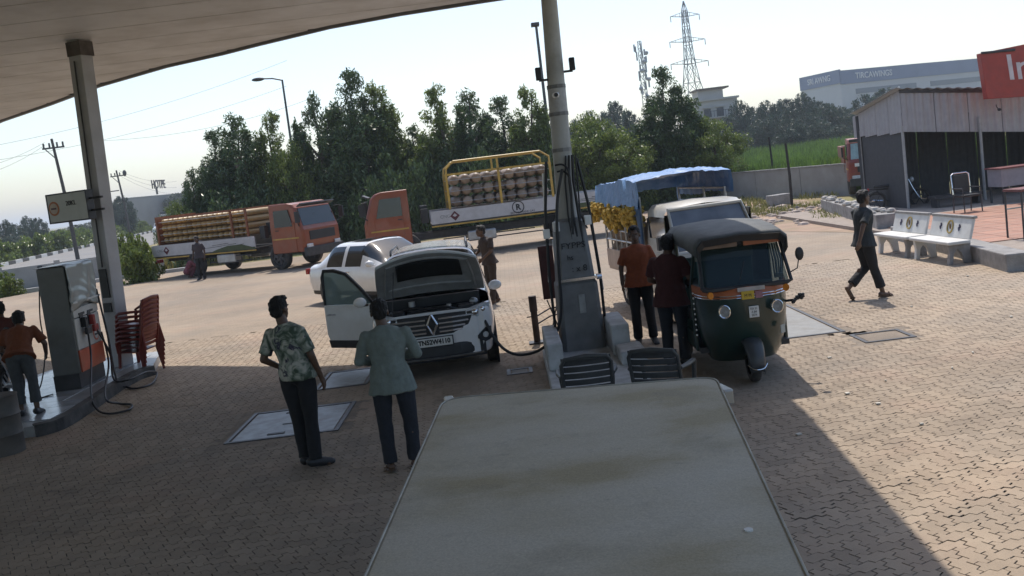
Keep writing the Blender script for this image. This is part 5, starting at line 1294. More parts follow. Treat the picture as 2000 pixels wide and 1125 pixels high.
def lorry(label, loc, rz, L=8.0, cols=9, rows=4, rad=.17, zc=1.38, bedz=(.92, 1.42), cm=None, y_bed=2.0, rack_top=2.5, hoop=False, rack=None, cabm=None):
    t = thing('cylinder_truck', label, 'truck', loc, rz)
    cab(t, 0, cabm or M_['orange'])
    for y in (1.35,): 
        for s in (-1, 1): wheel(t, (s * .92, y, .48), .48, .26, face=s, rim_m=M_['dsteel'], spokes=6)
    for y in (L - 2.3,):
        for s in (-1, 1):
            wheel(t, (s * 1.0, y, .48), .48, .24, face=s, rim_m=M_['dsteel'], spokes=6); 
            MB().box((s * 1.0, y, 1.0), (.34, 1.1, .03)).build('mudguard', M_['black'], t)
    for s in (-1, 1):
        MB().box((s * .42, L / 2 + .6, .78), (.08, L - 1.4, .24)).build('chassis_rail', M_['dsteel'], t)
        MB().box((s * .95, y_bed + 1.7, .62), (.35, 1.0, .36)).build('fuel_tank', M_['steel'], t, bevel=.05)
        mb = MB(); mb.cyl((s * 1.05, y_bed + .4, .7), (s * 1.05, L - 3.1, .7), .022, n=5); mb.cyl((s * 1.05, y_bed + .4, .5), (s * 1.05, L - 3.1, .5), .022, n=5); mb.build('side_guard', M_['dsteel'], t)
    Lb = L - y_bed
    MB().box((0, y_bed + Lb / 2, bedz[0] + .04), (2.3, Lb, .1)).build('bed_floor', M_['dsteel'], t)
    for s in (-1, 1):
        b_ = MB().box((s * 1.16, y_bed + Lb / 2, (bedz[0] + bedz[1]) / 2 + .04), (.04, Lb, bedz[1] - bedz[0] - .08)).build('bed_side', m_pan, t)
        MB().box((s * 1.165, y_bed + Lb / 2, bedz[0] - .0), (.05, Lb, .05)).build('reflector_rail', M_['yellow'], t)
        # printed graphics: wave, emblem, lettering
        fx = s * 1.183; sg = 1 if s > 0 else -1
        y_a, y_b = y_bed + Lb * .02, y_bed + Lb * .98
        hB = bedz[1] - bedz[0]
        wv = MB(); pts = [(fx, y_bed + Lb * f, bedz[0] + .04 + hB * g) for f, g in ((.0, .02), (.42, .02), (.36, .2), (.25, .42), (.12, .42), (.03, .18), (.0, .18))]
        wv.extr(pts, (s * .004, 0, 0)); 
        wv.build('banner_wave', mat('olive_wave_print', (.055, .075, .025), .5, var=.2), b_) if not hoop else None
        wv2 = MB(); pts = [(fx, y_bed + Lb * f, bedz[0] + .02 + hB * g) for f, g in (((.99, .02), (.62, .02), (.68, .15), (.74, .32), (.99, .32)) if hoop else ((.0, .02), (.01, .02), (.01, .03)))]
        wv2.extr(pts, (s * .004, 0, 0)); 
        if hoop: wv2.build('banner_wave', mat('olive_wave_print', (.055, .075, .025), .5, var=.2), b_)
        st_ = MB()
        for k in range(4):
            f0 = (.70 + .06 * k) if hoop else (.10 + .07 * k); g0 = .45 + .08 * k if hoop else .62
            p = [(fx, y_bed + Lb * (f0 + a), bedz[0] + hB * (g + .08 * (k % 3))) for a, g in ((0, .5), (.16, .42), (.16, .45), (0, .54))]
            st_.extr(p, (s * .003, 0, 0))
        st_.build('banner_streak', mat('dark_streak_print', (.09, .10, .10), .6, var=.3), b_)
        dy = y_bed + Lb * (.12 if hoop else .85)
        dm_ = MB(); dm_.extr([(fx, dy - .17, (bedz[0] + bedz[1]) / 2 + .03), (fx, dy, (bedz[0] + bedz[1]) / 2 + .20), (fx, dy + .17, (bedz[0] + bedz[1]) / 2 + .03), (fx, dy, (bedz[0] + bedz[1]) / 2 - .14)], (s * .004, 0, 0)); dm_.build('hazard_diamond', mat('diamond_print', (.10, .02, .03), .5, var=.3), b_)
        dm_ = MB(); dm_.extr([(fx, dy - .08, (bedz[0] + bedz[1]) / 2 + .04), (fx, dy, (bedz[0] + bedz[1]) / 2 + .12), (fx, dy + .08, (bedz[0] + bedz[1]) / 2 + .04), (fx, dy, (bedz[0] + bedz[1]) / 2 - .0)], (s * .006, 0, 0)); dm_.build('diamond_centre', m_pan, b_)
        up = (0, 0, 1); rt = (0, 1, 0) if s > 0 else (0, -1, 0)
        if hoop:
            cy = y_bed + Lb * .44; rg = MB()
            rg.tube([(fx + s * .004, cy + .20 * math.cos(a), (bedz[0] + bedz[1]) / 2 + .06 + .20 * math.sin(a)) for a in (2 * pi * k / 20 for k in range(21))], .016, 5); rg.build('emblem_ring', M_['blackprint'], b_)
            text('emblem_mark', 'R', .28, M_['blackprint'], b_, face_M((fx + s * .003, cy, (bedz[0] + bedz[1]) / 2 + .05), rt, up), ext=.001, thick=.012)
            text('banner_lettering', 'BIO METHANE GAS', .1, M_['blackprint'], b_, face_M((fx + s * .003, y_bed + Lb * .46, bedz[0] + .13), rt, up), ext=.001)
        text('banner_lettering', 'CNG', .16, mat('grey_print', (.22, .23, .23), .6), b_, face_M((fx + s * .003, dy + (-.34 if hoop else .36), (bedz[0] + bedz[1]) / 2 + .04), rt, up), ext=.001)
    MB().box((0, L - .02, (bedz[0] + bedz[1]) / 2), (2.3, .05, bedz[1] - bedz[0])).build('tail_board', M_['dsteel'], t)
    for s in (-1, 1): MB().box((s * .85, L + .02, .72), (.4, .05, .14)).build('tail_light', M_['tail'], t, bevel=.01)
    # rack
    fm = M_['yellow'] if hoop else mat('rust_frame_paint', (.22, .075, .03), .55, var=.2)
    y0, y1 = rack or (y_bed + .35, y_bed + Lb * .92)
    for s in (-1, 1):
        for f in ((0, .5, 1) if hoop else (0, .16, 1)):
            MB().box((s * 1.10, y0 + (y1 - y0) * f, (bedz[1] + rack_top) / 2), (.07, .08, rack_top - bedz[1])).build('rack_post', fm, t)
        MB().box((s * 1.10, (y0 + y1) / 2, rack_top - .02), (.07, y1 - y0, .07)).build('rack_rail', fm, t)
        if hoop:
            MB().tube([(s * 1.10, y0, rack_top), (s * 1.10, y0 + .03, rack_top + .2), (s * 1.08, y0 + .3, rack_top + .42), (s * 1.08, y1 - .3, rack_top + .42), (s * 1.1, y1, rack_top + .2), (s * 1.10, y1, rack_top)], .035, 6).build('rack_hoop', fm, t)
            MB().box((s * 1.09, (y0 + y1) / 2, rack_top + .2), (.06, .07, .42)).build('hoop_stay', fm, t)
    if not hoop:
        MB().box((0, y1 + .06, (bedz[1] + rack_top) / 2 + .02), (2.2, .06, rack_top - bedz[1] + .1)).build('end_board', mat('rust_sheet', (.26, .09, .035), .6, var=.2), t)
    cb = cyl_mesh(rad, 2.04).build('gas_cylinder', cm or m_cyl, t, smooth=40); cme = cb.data; first = True
    dyc = (y1 - y0 - .16) / cols; dz = (rack_top - .06 - bedz[1] - .02) / rows
    for r_ in range(rows):
        for k in range(cols):
            yy = y0 + .08 + dyc * (k + .5 + (.0 if r_ % 2 else .0))
            if first: o = cb; first = False
            else: o = bpy.data.objects.new('gas_cylinder', cme); C.objects.link(o); o.parent = t
            o.location = (random.uniform(-.03, .03), yy, bedz[1] + .04 + dz * (r_ + .5)); o.rotation_euler = (0, 0, pi / 2)
            q = min(dyc * .46, dz * .47) / rad; o.scale = (q, 1, q)
    # manifold pipes
    mb = MB()
    for r_ in range(rows):
        z = bedz[1] + .04 + dz * (r_ + .5)
        for s in (-1, 1): mb.cyl((s * 1.06, y0, z), (s * 1.06, y1, z), .012, n=5)
    mb.build('manifold_pipe', M_['steel'], t)
    mb = MB()
    for k in range(5): mb.box((-.8 + .4 * k, y_bed - .2, 1.5 + .1 * (k % 2)), (.22, .25, .5)); 
    mb.build('valve_cabinet', M_['black'], t)
    return t
# first lorry heads to the right and a little towards the camera
t1dir = math.atan2(-.48, .87)
L1 = 8.1
p_rear = at(306, 546)                        # rear corner nearest the camera
d1 = Vector((math.cos(t1dir), math.sin(t1dir), 0)); n1 = Vector((-d1.y, d1.x, 0))
front_c = p_rear + d1 * L1 + n1 * 1.16
lorry('orange cab truck with a low rack of yellow brown gas cylinders, facing right', front_c, math.atan2(d1.y, d1.x) + pi / 2, L=L1, cols=17, rows=4, bedz=(.86, 1.40), y_bed=2.35, rack_top=2.50)
# second lorry stands side on, cab to the left
p_l = aty(716, 500, 33.0); p_l.z = 0
d2_ = Vector((-1, -.10, 0)).normalized(); n2_ = Vector((d2_.y, -d2_.x, 0))
L2 = 9.2
lorry('orange cab truck with yellow hooped rack of grey gas cylinders, facing left', p_l + n2_ * 1.16 + Vector((.1, 0, 0)), math.atan2(d2_.y, d2_.x) + pi / 2, L=L2, cols=9, rows=3, bedz=(1.10, 1.62), y_bed=2.26, rack=(2.96, 6.6), rack_top=2.84, hoop=True, cm=m_cylg, rad=.18)
# third lorry at the shed: tipper front, facing the forecourt
t3 = thing('tipper_truck', 'red truck parked with its windscreen towards us at the corner of the shed', 'truck', at(1652, 388) + Vector((1.45, .4, 0)), R(-16)); t3.scale = (.93, .93, .93)
cab(t3, 0, mat('red_cab_paint', (.24, .04, .025), .4, coat=.2, var=.1, dirt=(.2, .12, .08), damt=.35), screen=mat('sky_toned_windscreen', (.30, .42, .42), .1, var=.2, spec=.8))  # pale teal base colour imitates the sky reflected in the glass
for s in (-1, 1):
    for y in (1.35, 4.4): wheel(t3, (s * .95, y, .48), .48, .28, face=s, rim_m=M_['dsteel'], spokes=6)
MB().box((0, 3.4, .8), (.9, 4.2, .25)).build('chassis', M_['dsteel'], t3)
MB().box((0, 4.0, 1.55), (2.3, 4.0, 1.2)).build('tipper_body', mat('tipper_body_paint', (.2, .06, .03), .6, var=.2), t3, bevel=.03)
for s, z in ((-.6, 1.35), (.3, 1.3)): MB().box((s, -.075, z), (.5, .012, .14)).build('front_sticker', M_['white'], t3)

# ---- motorcycles
def motorcycle(label, loc, rz, col, rim=None):
    t = thing('motorcycle', label, 'motorcycle', loc, rz)
    for y in (-.65, .62):
        mb = MB(); n = 24
        mb.loft([[(r_x, y + r_r * math.cos(a), .30 + r_r * math.sin(a)) for a in (2 * pi * k / n for k in range(n))] for r_x, r_r in ((-.045, .24), (-.05, .28), (0, .305), (.05, .28), (.045, .24))], cap=False)
        wv = mb.build('wheel', M_['rubber'], t, smooth=60)
        mb = MB(); mb.tube([(0, y + .235 * math.cos(a), .30 + .235 * math.sin(a)) for a in (2 * pi * k / 24 for k in range(25))], .018, 6); mb.cyl((-.06, y, .3), (.06, y, .3), .045, n=10)
        for k in range(6): a = 2 * pi * k / 6; mb.cyl((0, y, .3), (0, y + .23 * math.cos(a), .3 + .23 * math.sin(a)), .012, n=5)
        mb.build('rim', rim or M_['alloy'], wv)
        mb = MB(); mb.loft([[(sx * .06, y + .34 * math.cos(a), .30 + .34 * math.sin(a)) for sx in (-1, 1)] for a in (R(d) for d in range(20, 165, 18))], cap=False, closed=False); o = mb.build('mudguard', M_['black'], t); o.modifiers.new('t', 'SOLIDIFY').thickness = .008
    for s in (-1, 1): MB().tube([(s * .07, -.65, .3), (s * .08, -.48, .62), (s * .08, -.36, .92)], .022, 8).build('fork', M_['chrome'], t)
    mb = MB(); mb.tube(cr([(-.36, -.22, .98), (-.28, -.33, 1.02), (-.08, -.36, .98), (.08, -.36, .98), (.28, -.33, 1.02), (.36, -.22, .98)], 3), .013, 6); mb.build('handlebar', M_['dsteel'], t)
    MB().ell((0, -.12, .80), (.13, .26, .13), 14, 8).build('tank', col, t, smooth=True)
    mb = MB(); mb.box((0, .34, .78), (.24, .68, .09)); mb.build('seat', M_['black'], t, bevel=.035)
    mb = MB(); mb.box((0, -.02, .42), (.24, .36, .26)); mb.cyl((0, -.12, .5), (0, -.2, .7), .09, n=10); mb.build('engine', M_['dsteel'], t, bevel=.02)
    mb = MB(); mb.tube([(.12, -.1, .38), (.16, .1, .26), (.17, .75, .34)], .035, 8); mb.build('exhaust', M_['chrome'], t, smooth=True)
    mb = MB(); mb.tube([(0, -.36, .9), (0, -.1, .68), (0, .5, .68), (0, .8, .72)], .025, 6); mb.tube([(0, -.3, .85), (0, -.15, .3), (0, .3, .3), (0, .6, .66)], .022, 6); mb.build('frame', M_['dsteel'], t)
    mb = MB(); mb.ell((0, -.47, .90), (.09, .07, .09), 12, 8); mb.build('headlight', M_['lamp'], t, smooth=True)
    mb = MB(); mb.box((0, .84, .70), (.14, .06, .08)); mb.build('tail_light', M_['tail'], t, bevel=.01)
    for s in (-1, 1): 
        mb = MB(); mb.ell((s * .32, -.34, 1.16), (.06, .012, .04), 10, 6); mb.cyl((s * .27, -.32, 1.02), (s * .31, -.34, 1.13), .007, n=5); mb.build('mirror', M_['black'], t)
    return t
motorcycle('dark motorcycle standing at the left island beside the stooping man', Vector((-7.75, 13.55, .14)), R(172), M_['dsteel'])
motorcycle('dark motorcycle parked in the deep shade at the shed post', at(1765, 412) + Vector((.2, .9, 0)), R(70), M_['dsteel'], M_['dsteel'])
# ------------------------------------------------------------------ right side: benches, low walls, shed
m_bench = mat('white_bench_cement', (.62, .62, .60), .7, var=.06, bump=.15, dirt=(.4, .38, .34), damt=.4)
m_blk = mat('grey_cast_cement', (.30, .29, .28), .85, var=.2, bump=.4, dirt=(.12, .11, .1), damt=.5)
def bench(label, p0, p1):
    d = (p1 - p0); L = d.length; a = math.atan2(d.y, d.x)
    t = thing('bench', label, 'bench', p0, a, 'white benches at the edge of the forecourt')   # local x along, +y to the back
    MB().box((L / 2, .20, .40), (L, .42, .06)).build('seat', m_bench, t, bevel=.015)
    bk_ = MB(); bk_.loft([[(x0, .40, .43), (x1, .40, .43), (x1, .45, .43), (x0, .45, .43)] if z == .43 else [(x0, .51, .82), (x1, .51, .82), (x1, .56, .82), (x0, .56, .82)] for z in (.43, .82) for x0, x1 in ((.03, L - .03),)])
    b_ = bk_.build('backrest', m_bench, t, bevel=.015)
    MB().box((L / 2, .535, .825), (L - .02, .09, .05)).build('top_rail', mat('grey_rail_cement', (.26, .25, .24), .8, var=.2), b_, bevel=.01)
    def bp(x, z, off=-.006): z = .43 + (z - .47) * .76; f = (z - .43) / .39; return (x, .40 + .11 * f + off, z)
    q = MB(); q.tube([bp(L / 2 + .10 * math.cos(k), .73 + .15 * math.sin(k)) for k in (2 * pi * i / 24 for i in range(25))], .016, 5); q.build('oval_emblem', mat('ochre_relief', (.30, .22, .06), .7, var=.2), b_)
    q = MB(); q.ell(bp(L / 2, .73), (.035, .01, .07), 10, 6); q.build('emblem_centre', mat('bronze_relief', (.16, .10, .05), .7), b_)
    q = MB()
    for s in (-1, 1):
        q.ell(bp(L / 2 + s * .34, .76), (.035, .01, .045), 8, 5); q.ell(bp(L / 2 + s * .34 - .02, .69), (.03, .01, .045), 8, 5)
    q.build('flower_relief', mat('navy_relief', (.05, .045, .09), .7), b_)
    for x in (.14, L - .14):
        lg = MB(); lg.extr([(x - .045, y, z) for y, z in ((.02, 0), (.10, 0), (.13, .2), (.20, .28), (.27, .2), (.34, 0), (.46, 0), (.44, .2), (.46, .38), (.02, .38), (.05, .2))], (.09, 0, 0)); lg.build('leg', m_bench if x < L / 2 else m_blk, t, bevel=.01)
    return t
b0, b1, b2 = Vector((7.76, 20.45, 0)), Vector((7.86, 18.95, 0)), Vector((7.94, 17.35, 0))
bench('white cement bench farther from us, nearest the walking man', b0 + Vector((.0, -.0, 0)), b1 + Vector((0, .06, 0)))
bench('white cement bench nearer to us, beside the end of the low wall', b1 + Vector((0, -.06, 0)), b2)
def low_wall(label, pts, w_, h, m, name='low_wall'):
    t = thing(name, label, 'low wall', (0, 0, 0))
    q = MB(); rings = []
    P = [Vector((p[0], p[1], 0)) for p in pts]
    for i, p in enumerate(P):
        d = (P[min(i + 1, len(P) - 1)] - P[max(i - 1, 0)]).normalized(); n = Vector((-d.y, d.x, 0)) * w_ / 2
        rings.append([(p + n + Vector((0, 0, -.05)))[:], (p - n + Vector((0, 0, -.05)))[:], (p - n + Vector((0, 0, h)))[:], (p + n + Vector((0, 0, h)))[:]])
    q.loft(rings); q.build('wall_body', m, t, bevel=.02); return t
low_wall('long grey cement kerb wall running behind the white benches', [(8.42, 15.9), (8.75, 18.5), (9.2, 22.6)], .42, .30, m_blk)
low_wall('grey cement trough wall topped with rubble near the parked truck', [(9.55, 24.2), (10.2, 28.0), (10.9, 32.5)], .5, .46, m_blk)
q = MB(); random.seed(8)
for k in range(40):
    f = random.random(); x, y = 9.55 + 1.35 * f + random.uniform(-.2, .2), 24.2 + 8.3 * f; s = random.uniform(.05, .16)
    q.ell((x, y, .47 + s * .3), (s, s * .8, s * .55), 6, 4)
q.build('rubble', mat('pale_rubble', (.45, .42, .38), .9, var=.3), kind='stuff')
# platform of the shed with reddish tiles
pf_ = MB().box((13.1, 24.0, .02), (8.6, 17.5, .16)); 
plat = pf_.build('shed_platform', mat('platform_cement', (.30, .25, .21), .9, var=.15, bump=.2), None, kind='structure')
plat.location = (.35, .0, 0)
m_rt = mat('red_floor_tile', (.36, .17, .11), .6, var=.12, island=.15, dirt=(.3, .22, .17), damt=.5, dscale=1.2)
tq = MB().box((0, 0, 0), (.585, .585, .02)).build('tile', m_rt, plat); tme2 = tq.data; first = True
for i in range(9):
    for j in range(12):
        if first: o = tq; first = False
        else: o = bpy.data.objects.new('tile', tme2); C.objects.link(o); o.parent = plat
        o.location = (9.5 + .6 * i, 19.4 + .6 * j, .108)
low_wall('dark kerb along the front of the tiled platform', [(8.9, 15.2), (9.2, 19), (9.3, 23)], .14, .13, m_blk, 'platform_kerb')
# shed
SY, SX, SB = 28.9, 12.12, 32.4
m_clad = mat('grey_metal_cladding', (.36, .355, .37), .5, .15, var=.06, dirt=(.27, .26, .27), damt=.3)
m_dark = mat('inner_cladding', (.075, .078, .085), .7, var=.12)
shed = thing('shed', 'open fronted metal clad shed with grey fascia and thin steel posts', 'shed', (0, 0, 0))
def zt(x): return 3.68 - .115 * (x - SX)
def zb(x): return 2.42 - .12 * (x - SX)
# cladding sheets: ribbed, each its own
XR = 17.8
x = SX; k = 0
def rib_sheet(P0, dirv, width, zb0, zt0, zb1, zt1, nrib=4, dep=.03, outv=Vector((0, -1, 0))):
    q = MB(); rings = []; n = nrib * 4
    for i in range(n + 1):
        f = i / n; ph = i % 4; o_ = dep if ph in (1, 2) else 0
        p = P0 + dirv * width * f + outv * o_
        rings.append([(p.x, p.y, zb0 + (zb1 - zb0) * f), (p.x, p.y, zt0 + (zt1 - zt0) * f)])
    q.loft(rings, cap=False, closed=False); return q
while x < XR:
    w_ = .98
    o = rib_sheet(Vector((x, SY, 0)), Vector((1, 0, 0)), w_, zb(x), zt(x) - .02, zb(x + w_), zt(x + w_) - .02).build('cladding_sheet', m_clad, shed)
    o.modifiers.new('t', 'SOLIDIFY').thickness = .006
    x += 1.0
y = SY + .02
while y < SB - .3:
    w_ = .98; f0, f1 = (y - SY) / (SB - SY), (y + w_ - SY) / (SB - SY)
    o = rib_sheet(Vector((SX, y, 0)), Vector((0, 1, 0)), w_, 2.42, 3.66 - .5 * f0, 2.36, 3.66 - .5 * f1, outv=Vector((-1, 0, 0))).build('cladding_sheet', m_clad, shed)
    o.modifiers.new('t', 'SOLIDIFY').thickness = .006
    y += 1.0
# corrugated roof
q = MB(); rings = []
for i in range(90):
    x = SX - .25 + i * .075; o_ = .03 if i % 4 in (1, 2) else 0
    rings.append([(x, SY - .18, zt(x) + .02 + o_), (x, SB + .2, zt(x) - .52 + o_)])
q.loft(rings, cap=False, closed=False); o = q.build('roof', mat('roof_sheet', (.34, .36, .38), .45, .3, var=.08), shed); o.modifiers.new('t', 'SOLIDIFY').thickness = .01
q = MB(); q.box((SX + 3, SY - .04, 0), (6.6, .05, .1)); 
M2 = Matrix.Translation((0, 0, 3.6)) @ Matrix.Identity(4)
q = MB(); q.loft([[(SX - .05, SY - .06, zt(SX) - .1), (SX - .05, SY - .03, zt(SX) - .1), (SX - .05, SY - .03, zt(SX) + .02), (SX - .05, SY - .06, zt(SX) + .02)], [(XR, SY - .06, zt(XR) - .1), (XR, SY - .03, zt(XR) - .1), (XR, SY - .03, zt(XR) + .02), (XR, SY - .06, zt(XR) + .02)]]); q.build('eave_flashing', M_['dsteel'], shed)
q = MB(); q.loft([[(SX - .06, SY - .1, 3.70), (SX - .03, SY - .1, 3.70), (SX - .03, SY - .1, 3.78), (SX - .06, SY - .1, 3.78)], [(SX - .06, SB + .2, 3.17), (SX - .03, SB + .2, 3.17), (SX - .03, SB + .2, 3.25), (SX - .06, SB + .2, 3.25)]]); q.build('verge_trim', M_['white'], shed)
for x, y in ((SX, SY + .06), (14.4, SY - .05), (16.2, SY), (SX, SB)):
    MB().cyl((x, y, .0), (x, y, 3.1 if x < 12 else 2.6), .045, n=8).build('post', mat('pale_post', (.34, .34, .34), .5, .2, var=.15), shed)
# inner walls, back sheets one by one
x = SX - .1
while x < XR:
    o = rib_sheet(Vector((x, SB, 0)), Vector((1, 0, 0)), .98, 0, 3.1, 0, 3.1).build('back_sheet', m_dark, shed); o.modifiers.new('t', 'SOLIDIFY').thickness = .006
    x += 1.0
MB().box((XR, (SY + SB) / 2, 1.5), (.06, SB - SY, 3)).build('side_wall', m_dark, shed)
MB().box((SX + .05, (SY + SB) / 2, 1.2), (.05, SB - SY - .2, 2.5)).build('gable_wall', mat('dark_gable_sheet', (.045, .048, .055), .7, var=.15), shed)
# red sign on the roof edge
sg = thing('shop_sign', 'big red sign board with white letters standing on the shed eave', 'sign', (0, 0, 0))
a_, b_, c_, d_ = aty(1929, 193, 27.6), aty(2068, 184, 27.6), aty(2062, 74, 27.6), aty(1915, 104, 27.6)
q = MB(); q.extr([p[:] for p in (a_, b_, c_, d_)], (0, .25, 0)); q.build('board', mat('red_sign_face', (.36, .045, .032), .4, var=.1, dirt=(.2, .05, .05), damt=.4), sg, bevel=.012)
rt = (b_ - a_).normalized(); upv = (d_ - a_).normalized()
text('lettering', 'In', 1.02, mat('sign_letter_white', (.60, .54, .55), .5), sg, face_M(a_.lerp(c_, .5) + Vector((-.06, -.006, .02)), rt, upv), ext=.004, align='CENTER', thick=.012)
q = MB(); q.tube([d_ + Vector((.02, -.01, 0)), d_.lerp(c_, .45) + Vector((0, -.01, -.10))], .04, 6); q.build('grey_edge_patch', M_['dsteel'], sg)
t = thing('security_camera', 'tiny dark camera hanging under the red sign board', 'camera', aty(1946, 208, 28.6))
q = MB(); q.tube([(0, 0, .05), (-.03, -.06, -.0), (0, -.1, -.08)], .014, 6); q.build('bracket', M_['black'], t)
MB().ell((.02, -.12, -.1), (.06, .05, .045), 10, 6).build('housing', M_['black'], t, smooth=True)
# things in the shade of the shed
ch = thing('office_chair', 'dark chair with shiny steel back frame standing inside the shed', 'chair', Vector((12.3, 25.6, .11)), R(190))
MB().box((0, 0, .46), (.48, .46, .06)).build('seat', M_['black'], ch, bevel=.02)
MB().box((0, -.22, .78), (.44, .05, .46)).build('backrest', M_['black'], ch, bevel=.02)
q = MB(); q.tube([(-.26, -.22, .5), (-.26, -.25, 1.02), (-.2, -.26, 1.06), (.2, -.26, 1.06), (.26, -.25, 1.02), (.26, -.22, .5)], .022, 8); q.build('back_frame', M_['chrome'], ch, smooth=True)
for sx in (-1, 1):
    q = MB(); q.tube([(sx * .26, -.2, .46), (sx * .26, -.24, 0)], .016, 6); q.build('leg', M_['dsteel'], ch)
    q = MB(); q.tube([(sx * .26, .2, .66), (sx * .26, .22, 0)], .016, 6); q.tube([(sx * .26, -.22, .66), (sx * .26, .2, .66)], .02, 6); q.build('armrest', M_['dsteel'], ch)
tb = thing('work_table', 'pale topped table standing in the shade at the right of the shed', 'table', Vector((14.6, 27.2, .1)), R(4))
MB().box((0, 0, .72), (1.5, .7, .5)).build('cabinet', mat('pale_table_panel', (.30, .27, .29), .6, var=.1), tb, bevel=.01)
MB().box((0, 0, .99), (1.6, .8, .04)).build('top', mat('red_table_top', (.2, .06, .06), .5), tb, bevel=.006)
for sx in (-.7, .7):
    for sy in (-.3, .3): MB().box((sx, sy, .24), (.05, .05, .48)).build('leg', M_['dsteel'], tb)
st_ = thing('steel_stand', 'dark steel frame stand on the tiled platform under the red sign', 'stand', Vector((10.15, 18.9, .1)), R(8))
q = MB()
for sx in (0, .7):
    for sy in (0, .5): 
        o = MB().cyl((sx, sy, 0), (sx, sy, 1.0), .02, n=6).build('leg', M_['dsteel'], st_)
MB().box((.35, .25, .98), (.75, .55, .05)).build('top', mat('dull_red_panel', (.16, .05, .045), .6), st_)
for yy in (0, .5): MB().box((.35, yy, .6), (.7, .03, .03)).build('rail', M_['steel'], st_)
gb = thing('gas_stove_bench', 'low dark bench with clutter in the shed behind the benches', 'bench', Vector((13.2, 28.2, .1)), 0)
MB().box((0, 0, .3), (1.4, .5, .08)).build('seat', M_['dsteel'], gb); 
for sx in (-.6, .6): MB().box((sx, 0, .13), (.08, .4, .26)).build('leg', M_['dsteel'], gb)

# ------------------------------------------------------------------ boundary wall, fence posts, field
wl = thing('boundary_wall', 'plain grey boundary wall below the green field on the right', 'wall', (0, 0, 0))
m_wall = mat('grey_plaster_wall', (.33, .315, .30), .9, var=.1, scale=1.5, dirt=(.22, .2, .18), damt=.5, dscale=.8)
A1, B1 = Vector((9.3, 50.5, 0)), Vector((14.6, 40.2, 0)); dW = (B1 - A1); nseg = 4
for k in range(nseg):
    a, b = A1 + dW * (k / nseg) , A1 + dW * ((k + 1) / nseg) - dW.normalized() * .02; n = Vector((-dW.y, dW.x, 0)).normalized() * .1
    q = MB(); q.extr([(p.x, p.y, -.3) for p in (a + n, b + n, b - n, a - n)], (0, 0, 1.55)); q.build('wall_panel', m_wall, wl, bevel=.01)
    q = MB(); q.extr([(p.x, p.y, 1.252) for p in (a + n * 1.3, b + n * 1.3, b - n * 1.3, a - n * 1.3)], (0, 0, .06)); q.build('coping', m_blk, wl)
for i, (p, h) in enumerate((((1513, 378), 2.5), ((1547, 405), 2.46))):
    t = thing('fence_post', ['thin dark leaning post close to the grey wall, the farther of two', 'dark leaning post standing by the rubble, the nearer of two'][i], 'post', at(*p), 0, 'fence posts by the grey wall')
    q = MB(); q.tube([(0, 0, -.1), (.02, 0, 1.2), (-.02, 0, h + (.3 if i == 0 else 0))], [.06, .055, .045], 7); q.build('pole', mat('weathered_pole', (.035, .03, .027), .8, var=.3), t, smooth=True)
blk = thing('cement_block', 'squat grey cement block beside the nearer leaning post', 'block', at(1528, 402) + Vector((0, .4, 0)), R(20))
MB().box((0, 0, .2), (.9, .5, .5)).build('block', m_blk, blk, bevel=.03)
q = MB(); random.seed(15)
for k in range(120):
    p = at(random.uniform(1440, 1620), random.uniform(398, 440)); s = random.uniform(.04, .16)
    q.ell((p.x, p.y, .01), (s * 1.3, s, s * .6), 6, 4)
q.build('stone_rubble', mat('broken_masonry', (.40, .33, .28), .9, var=.3, island=.3), kind='stuff')
# reddish earth patch and weeds near the wall
ep = MB(); ep.v = [(9.2 , 24.5, .006), (10.2, 27.5, .006), (11.0, 33, .006), (12.5, 40, .006), (9.5, 47, .006), (6.0, 46, .006), (6.2, 36, .006), (7.8, 28, .006)]; ep.f = [tuple(range(8))]
ep.build('earth_patch', mat('reddish_earth', (.34, .235, .17), .95, var=.25, scale=.8, bump=.5, fine=8, dirt=(.2, .18, .09), damt=.6, dscale=.6), kind='structure')

def blades(name, m, pts, hmin, hmax, wmin, wmax, lean=.35, n=3, seed=1):
    rnd = random.Random(seed); V = []; F = []
    for x, y, z in pts:
        for k in range(n):
            a = rnd.uniform(0, 2 * pi); h = rnd.uniform(hmin, hmax); w_ = rnd.uniform(wmin, wmax); l = rnd.uniform(0, lean) * h; b = rnd.uniform(0, 2 * pi)
            bx, by = x + rnd.uniform(-.2, .2), y + rnd.uniform(-.2, .2); ca_, sa_ = math.cos(a) * w_, math.sin(a) * w_; o = len(V)
            lx, ly = math.cos(b) * l, math.sin(b) * l
            V += [(bx - ca_, by - sa_, z), (bx + ca_, by + sa_, z), (bx + lx * .4 + ca_ * .8, by + ly * .4 + sa_ * .8, z + h * .6), (bx + lx * .4 - ca_ * .8, by + ly * .4 - sa_ * .8, z + h * .6), (bx + lx, by + ly, z + h * .97)]
            F += [(o, o + 1, o + 2, o + 3), (o + 3, o + 2, o + 4)]
    me = bpy.data.meshes.new(name); me.from_pydata(V, [], F); me.materials.append(m); o = bpy.data.objects.new(name, me); C.objects.link(o); o['kind'] = 'stuff'; return o
m_field = mat('tall_grass_blade', (.115, .19, .035), .7, var=.3, scale=.25, island=.35, trans=.35)
rnd = random.Random(21); pts = []
for _ in range(17000):
    y = 42 + 62 * rnd.random() ** 1.4; x0 = 9.3 + (50.5 - y) * .51 if y < 50.5 else 8.5; x = rnd.uniform(max(x0, .19 * y) + .3, .52 * y)
    if y < 50.5 and x < 9.3 + (50.5 - y) * .515 + .4: continue
    z = 1.2 * max(0, min(1, (y - 60) / 80)) * min(1, (x + 10) / 25)
    pts.append((x, y, z - .05))
blades('tall_grass', m_field, pts, .9, 1.75, .03, .09, .4, 4, 5)
